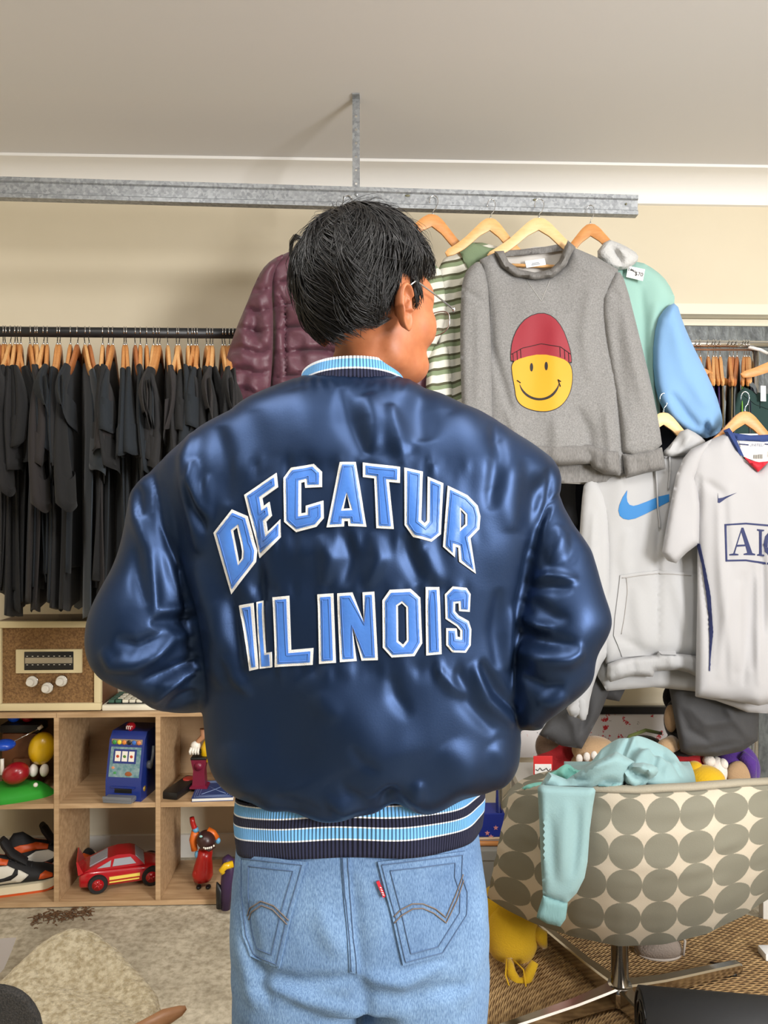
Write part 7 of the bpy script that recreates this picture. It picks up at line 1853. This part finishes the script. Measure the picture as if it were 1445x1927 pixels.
for (y_, m, l, rr_) in ((1570, mat('pale_wood', rgb(224, 196, 162), .6), 'thin pale wooden rod lying in front of the blue box', .004), (1590, mat('orange_wood', rgb(206, 140, 80), .5), 'thick orange wooden rod lying in front of the blue box', .0085)):
    zz_ = zc2+.0045+rr_ if rr_ > .005 else zc2+.0045+.017+rr_+.002
    o = MB().tube([(-.1, 0, 0), (.1, 0, 0)], rr_, 12).build('wooden_rod', m, None, world=False); o.location = (P(905, 0, 2.56)[0], 2.53 if rr_ > .005 else 2.532, zz_ if rr_ > .005 else zz_); o.rotation_euler = (0, -.03 if rr_ < .005 else .0, 0); tag(o, l, 'rod')
# yellow plush under the chair
t = thing('yellow_plush', 'yellow soft toy with looped tail lying on the rug under the chair', 'soft toy', (P(965, 0, 2.2)[0], 2.2, ZR))
MB().ell(P(963, 1756, 2.22), (.078, .07, .10), 28, 20).build('body', M_pyl, t); MB().ell(P(940, 1705, 2.26), (.06, .06, .06), 20, 14).build('head', M_pyl, t)
MB().tube([P(1004, 1752, 2.20), P(1018, 1762, 2.19), P(1024, 1782, 2.19)], [.018, .022, .010], 12).build('arm', M_pyl, t)
MB().tube([P(957, 1806, 2.14), P(962, 1832, 2.11), P(974, 1850, 2.09), P(990, 1848, 2.09), P(998, 1828, 2.10), P(1006, 1810, 2.11)], [.012, .0145, .0155, .0155, .014, .012], 12).build('tail', M_pyl, t)
MB().tube([P(953, 1805, 2.13), P(951, 1835, 2.09), P(960, 1862, 2.06), P(978, 1874, 2.05), P(990, 1860, 2.06), P(985, 1825, 2.10), P(965, 1805, 2.13)], .0022, 8).build('loop', mat('yellow_cord', rgb(214, 170, 30), .8), t)
# slipper, white scrap, twig and black roll
M_slip = mat('taupe_knit', rgb(138, 126, 116), .9, bump=(180, .8, .003))
sp_ = thing('slipper', 'taupe knitted slipper standing on the rug behind the chair column', 'slipper', (P(1238, 0, 2.22)[0], 2.22, ZR))
mb = MB(); N1, N2 = 18, 24
for i in range(N1+1):
    tt = i/N1; x = -.065+.13*tt
    w_s = .048*math.sqrt(max(0, 1-((tt-.5)/.5)**2*.9)); hgt = .085*(1-.75*abs(tt-.8))*(.4+.6*math.sin(PI*min(1, tt*.8+.2)))
    for j in range(N2):
        a = 2*PI*j/N2; mb.v.append((x, w_s*math.cos(a), .002+hgt*(.5+.5*math.sin(a)) if math.sin(a) > -.3 else .002))
    if i:
        for j in range(N2): mb.f.append(((i-1)*N2+j, (i-1)*N2+(j+1) % N2, i*N2+(j+1) % N2, i*N2+j))
mb.f += [tuple(range(N2-1, -1, -1)), tuple(N1*N2+j for j in range(N2))]
mb.build('upper', M_slip, sp_, world=False)
MB().tube([(.062, -.03, .01), (.068, -.028, .05), (.060, 0, .075), (.055, .03, .05)], .004, 8).build('cuff', mat('taupe_edge', rgb(170, 160, 150), .8), sp_, world=False)
MB().lathe([(.05, 0), (.05, .006)], 24).build('sole', mat('taupe_edge', rgb(170, 160, 150), .8), sp_, world=False).scale = (1.35, .9, 1)
o = auto_smooth(MB().box((-.03, -.025, 0), (.05, .025, .022), .006).build('white_charger', mat('white_plastic', rgb(238, 238, 236), .4), None, world=False), 40); o.location = (P(1452, 0, 2.2)[0], 2.2, ZR); tag(o, 'small white plastic block on the rug at the right edge', 'charger')
o = MB().tube([P(1336, 1818, 2.17)*np.array([1, 1, 0])+np.array([0, 0, ZR+.002]), P(1358, 1822, 2.16)*np.array([1, 1, 0])+np.array([0, 0, ZR+.003]), P(1380, 1828, 2.15)*np.array([1, 1, 0])+np.array([0, 0, ZR+.002])], .002, 8).build('twig', mat('twig', rgb(52, 36, 28), .8), None); tag(o, 'thin dark twig lying on the jute rug', 'twig')
M_roll = mat('black_mat', rgb(44, 45, 48), .55, bump=(90, .2, .002))
rl_ = thing('rolled_mat', 'black rolled mat lying in front of the chair at the bottom right', 'mat', (P(1330, 0, 1.72)[0], 1.72, 0))
ax0 = np.array([P(1208, 0, 1.76)[0], 1.76, .098]); ax1 = ax0+np.array([.75, -.12, 0])
MB().tube([ax0, ax0*.5+ax1*.5, ax1], [.092, .095, .095], 40).build('roll', M_roll, rl_)
dx_ = (ax1-ax0)/np.linalg.norm(ax1-ax0)
u1 = np.array([0, 0, 1.0]); u2 = np.cross(dx_, u1); pts = []
for k in range(90):
    a = k*.22; r_ = .016+.072*k/89; pts.append(ax0-dx_*.002+u1*r_*math.cos(a)+u2*r_*math.sin(a))
MB().tube(pts, .003, 6).build('roll_end', M_bk, rl_)

# ================================================================== the foreground at the lower left
M_bouc = mat('cream_fleece', rgb(176, 160, 128), .95, noise=(75, .36, .62), col2=rgb(222, 210, 182), bump=(85, 1.0, .010), sheen=.2)
fs = thing('fleece_stool', 'cream fleece covered saddle stool with a wooden leg at the lower left', 'stool', (P(150, 0, 1.62)[0], 1.62, 0))
SEAT = round_poly([(-60, 1860), (0, 1826), (30, 1790), (80, 1755), (130, 1731), (160, 1729), (195, 1740), (245, 1785), (295, 1842), (312, 1872), (308, 1905), (280, 1945), (240, 1990), (100, 2040), (-60, 2040)], 2)
pts, tris = fill(SEAT, (), 9); p2 = np.array(pts); d_ = dist_to_loop(p2, SEAT)
Yv = np.interp(p2[:, 1], [1725, 2045], [1.80, 1.36])
top = np.array([P(x, y, yv) for (x, y), yv in zip(p2, Yv)])
FST = [([(60, 1850), (120, 1835), (200, 1850), (270, 1900)], 26, -16), ([(60, 1800), (130, 1765), (180, 1770)], 30, 12), ([(150, 1930), (220, 1950), (300, 1960)], 40, 10)]
top[:, 2] += fold_field(p2, FST)*.001+.002*vnoise(top*30)-.030*np.exp(-d_/9)
bt = top.copy(); bt[:, 2] = np.minimum(top[:, 2]-.02, .27)-.0; cm = top.mean(0); bt[:, :2] = cm[:2]+(bt[:, :2]-cm[:2])*.93
n_ = len(top); fa = []
for t_ in tris:
    a, b, c = t_; nr = np.cross(top[b]-top[a], top[c]-top[a]); t1 = t_ if nr[2] > 0 else (a, c, b); fa.append(t1); fa.append(tuple(i+n_ for i in t1[::-1]))
fa += [(a, b, b+n_, a+n_) for a, b in rim_edges(tris)]
V = np.r_[top, bt]; E2 = edges_of(fa); V = smooth_v(V, E2, 3, .5)
mesh_obj('seat', V, fa, M_bouc, fs); 
sb_ = bvh_of(V, fa)
M_leg = wood('worn_wood', rgb(150, 104, 70), rgb(184, 136, 98), 9, (1, 1, 5))
for (x, y, sx3, sy3) in ((-.62, 1.72, -.05, .06), (-1.0, 1.74, -.06, .06), (-1.0, 1.45, -.06, -.06)):
    MB().tube([(x, y, .26), (x+sx3, y+sy3, .0)], [(.022, .022), (.015, .015)], 14).build('leg', M_leg, fs)
MB().tube([P(225, 2010, 1.45), P(262, 1942, 1.47), P(310, 1915, 1.49), P(340, 1902, 1.50), P(350, 1896, 1.505)], [(.018, .010), (.020, .014), (.016, .015), (.009, .010), (.004, .004)], 16).build('arm_rest', M_leg, fs)
MB().tube([P(262, 1942, 1.47), P(262, 1942, 1.47)*np.array([1, 1, 0])], [.016, .012], 12).build('leg', M_leg, fs)
M_mesh = mat('black_mesh_fabric', rgb(26, 25, 24), .85, bump=(420, 1.0, .003), noise=(300, .4, .6), col2=rgb(52, 48, 44))
mc = thing('mesh_chair', 'rounded black mesh chair back cut off by the lower left corner', 'chair', (P(-20, 0, 1.2)[0], 1.2, 0))
panel('mesh_back', [(-90, 1870), (-40, 1852), (0, 1850), (35, 1858), (62, 1880), (80, 1915), (88, 1990), (90, 2120), (-110, 2120), (-110, 1920)], 1.20, M_mesh, mc, .02, 14, rnd=1, step=9)
MB().tube([P(-20, 2000, 1.23), P(-20, 2200, 1.25), (P(-20, 0, 1.26)[0], 1.27, .05)], .02, 12).build('stem', M_bk, mc)
MB().lathe([(.001, .055), (.05, .05), (.2, .02), (.2, .0)], 30, (0, .07, 0)).build('base', M_bk, mc, world=False)
pc_ = thing('white_card', 'sheet of white card standing behind the cream fleece stool', 'card', (P(5, 0, 1.95)[0], 1.95, 0))
panel('sheet', [(-60, 1772), (0, 1766), (31, 1764), (22, 1790), (8, 1822), (0, 1832), (-40, 1990), (-80, 1990)], 1.95, mat('white_card_paper', rgb(206, 200, 200), .7), pc_, .002, 6, rnd=0, nz=0)
# dry leaves swept against the shelf
M_leaf = mat('dry_debris', rgb(96, 66, 40), .9)
dr = MB(); r_ = np.random.RandomState(4)
for k in range(150):
    px = r_.uniform(60, 175); py = 1712+r_.normal(0, 6)+(175-px)*.13+r_.uniform(0, 8); Y = 1.3*F/(py-CY); q = P(px, py, Y); a = r_.uniform(0, PI); L = r_.uniform(.004, .016)
    if abs(Y) > 2.51: continue
    dr.tube([(q[0]-L*math.cos(a), q[1]-L*math.sin(a), .0016), (q[0], q[1], .004), (q[0]+L*math.cos(a), q[1]+L*math.sin(a), .0016)], .0014, 4)
o = dr.build('floor_debris', M_leaf, None); tag(o, 'scatter of brown dry debris on the concrete before the shelf', 'debris', kind='stuff')
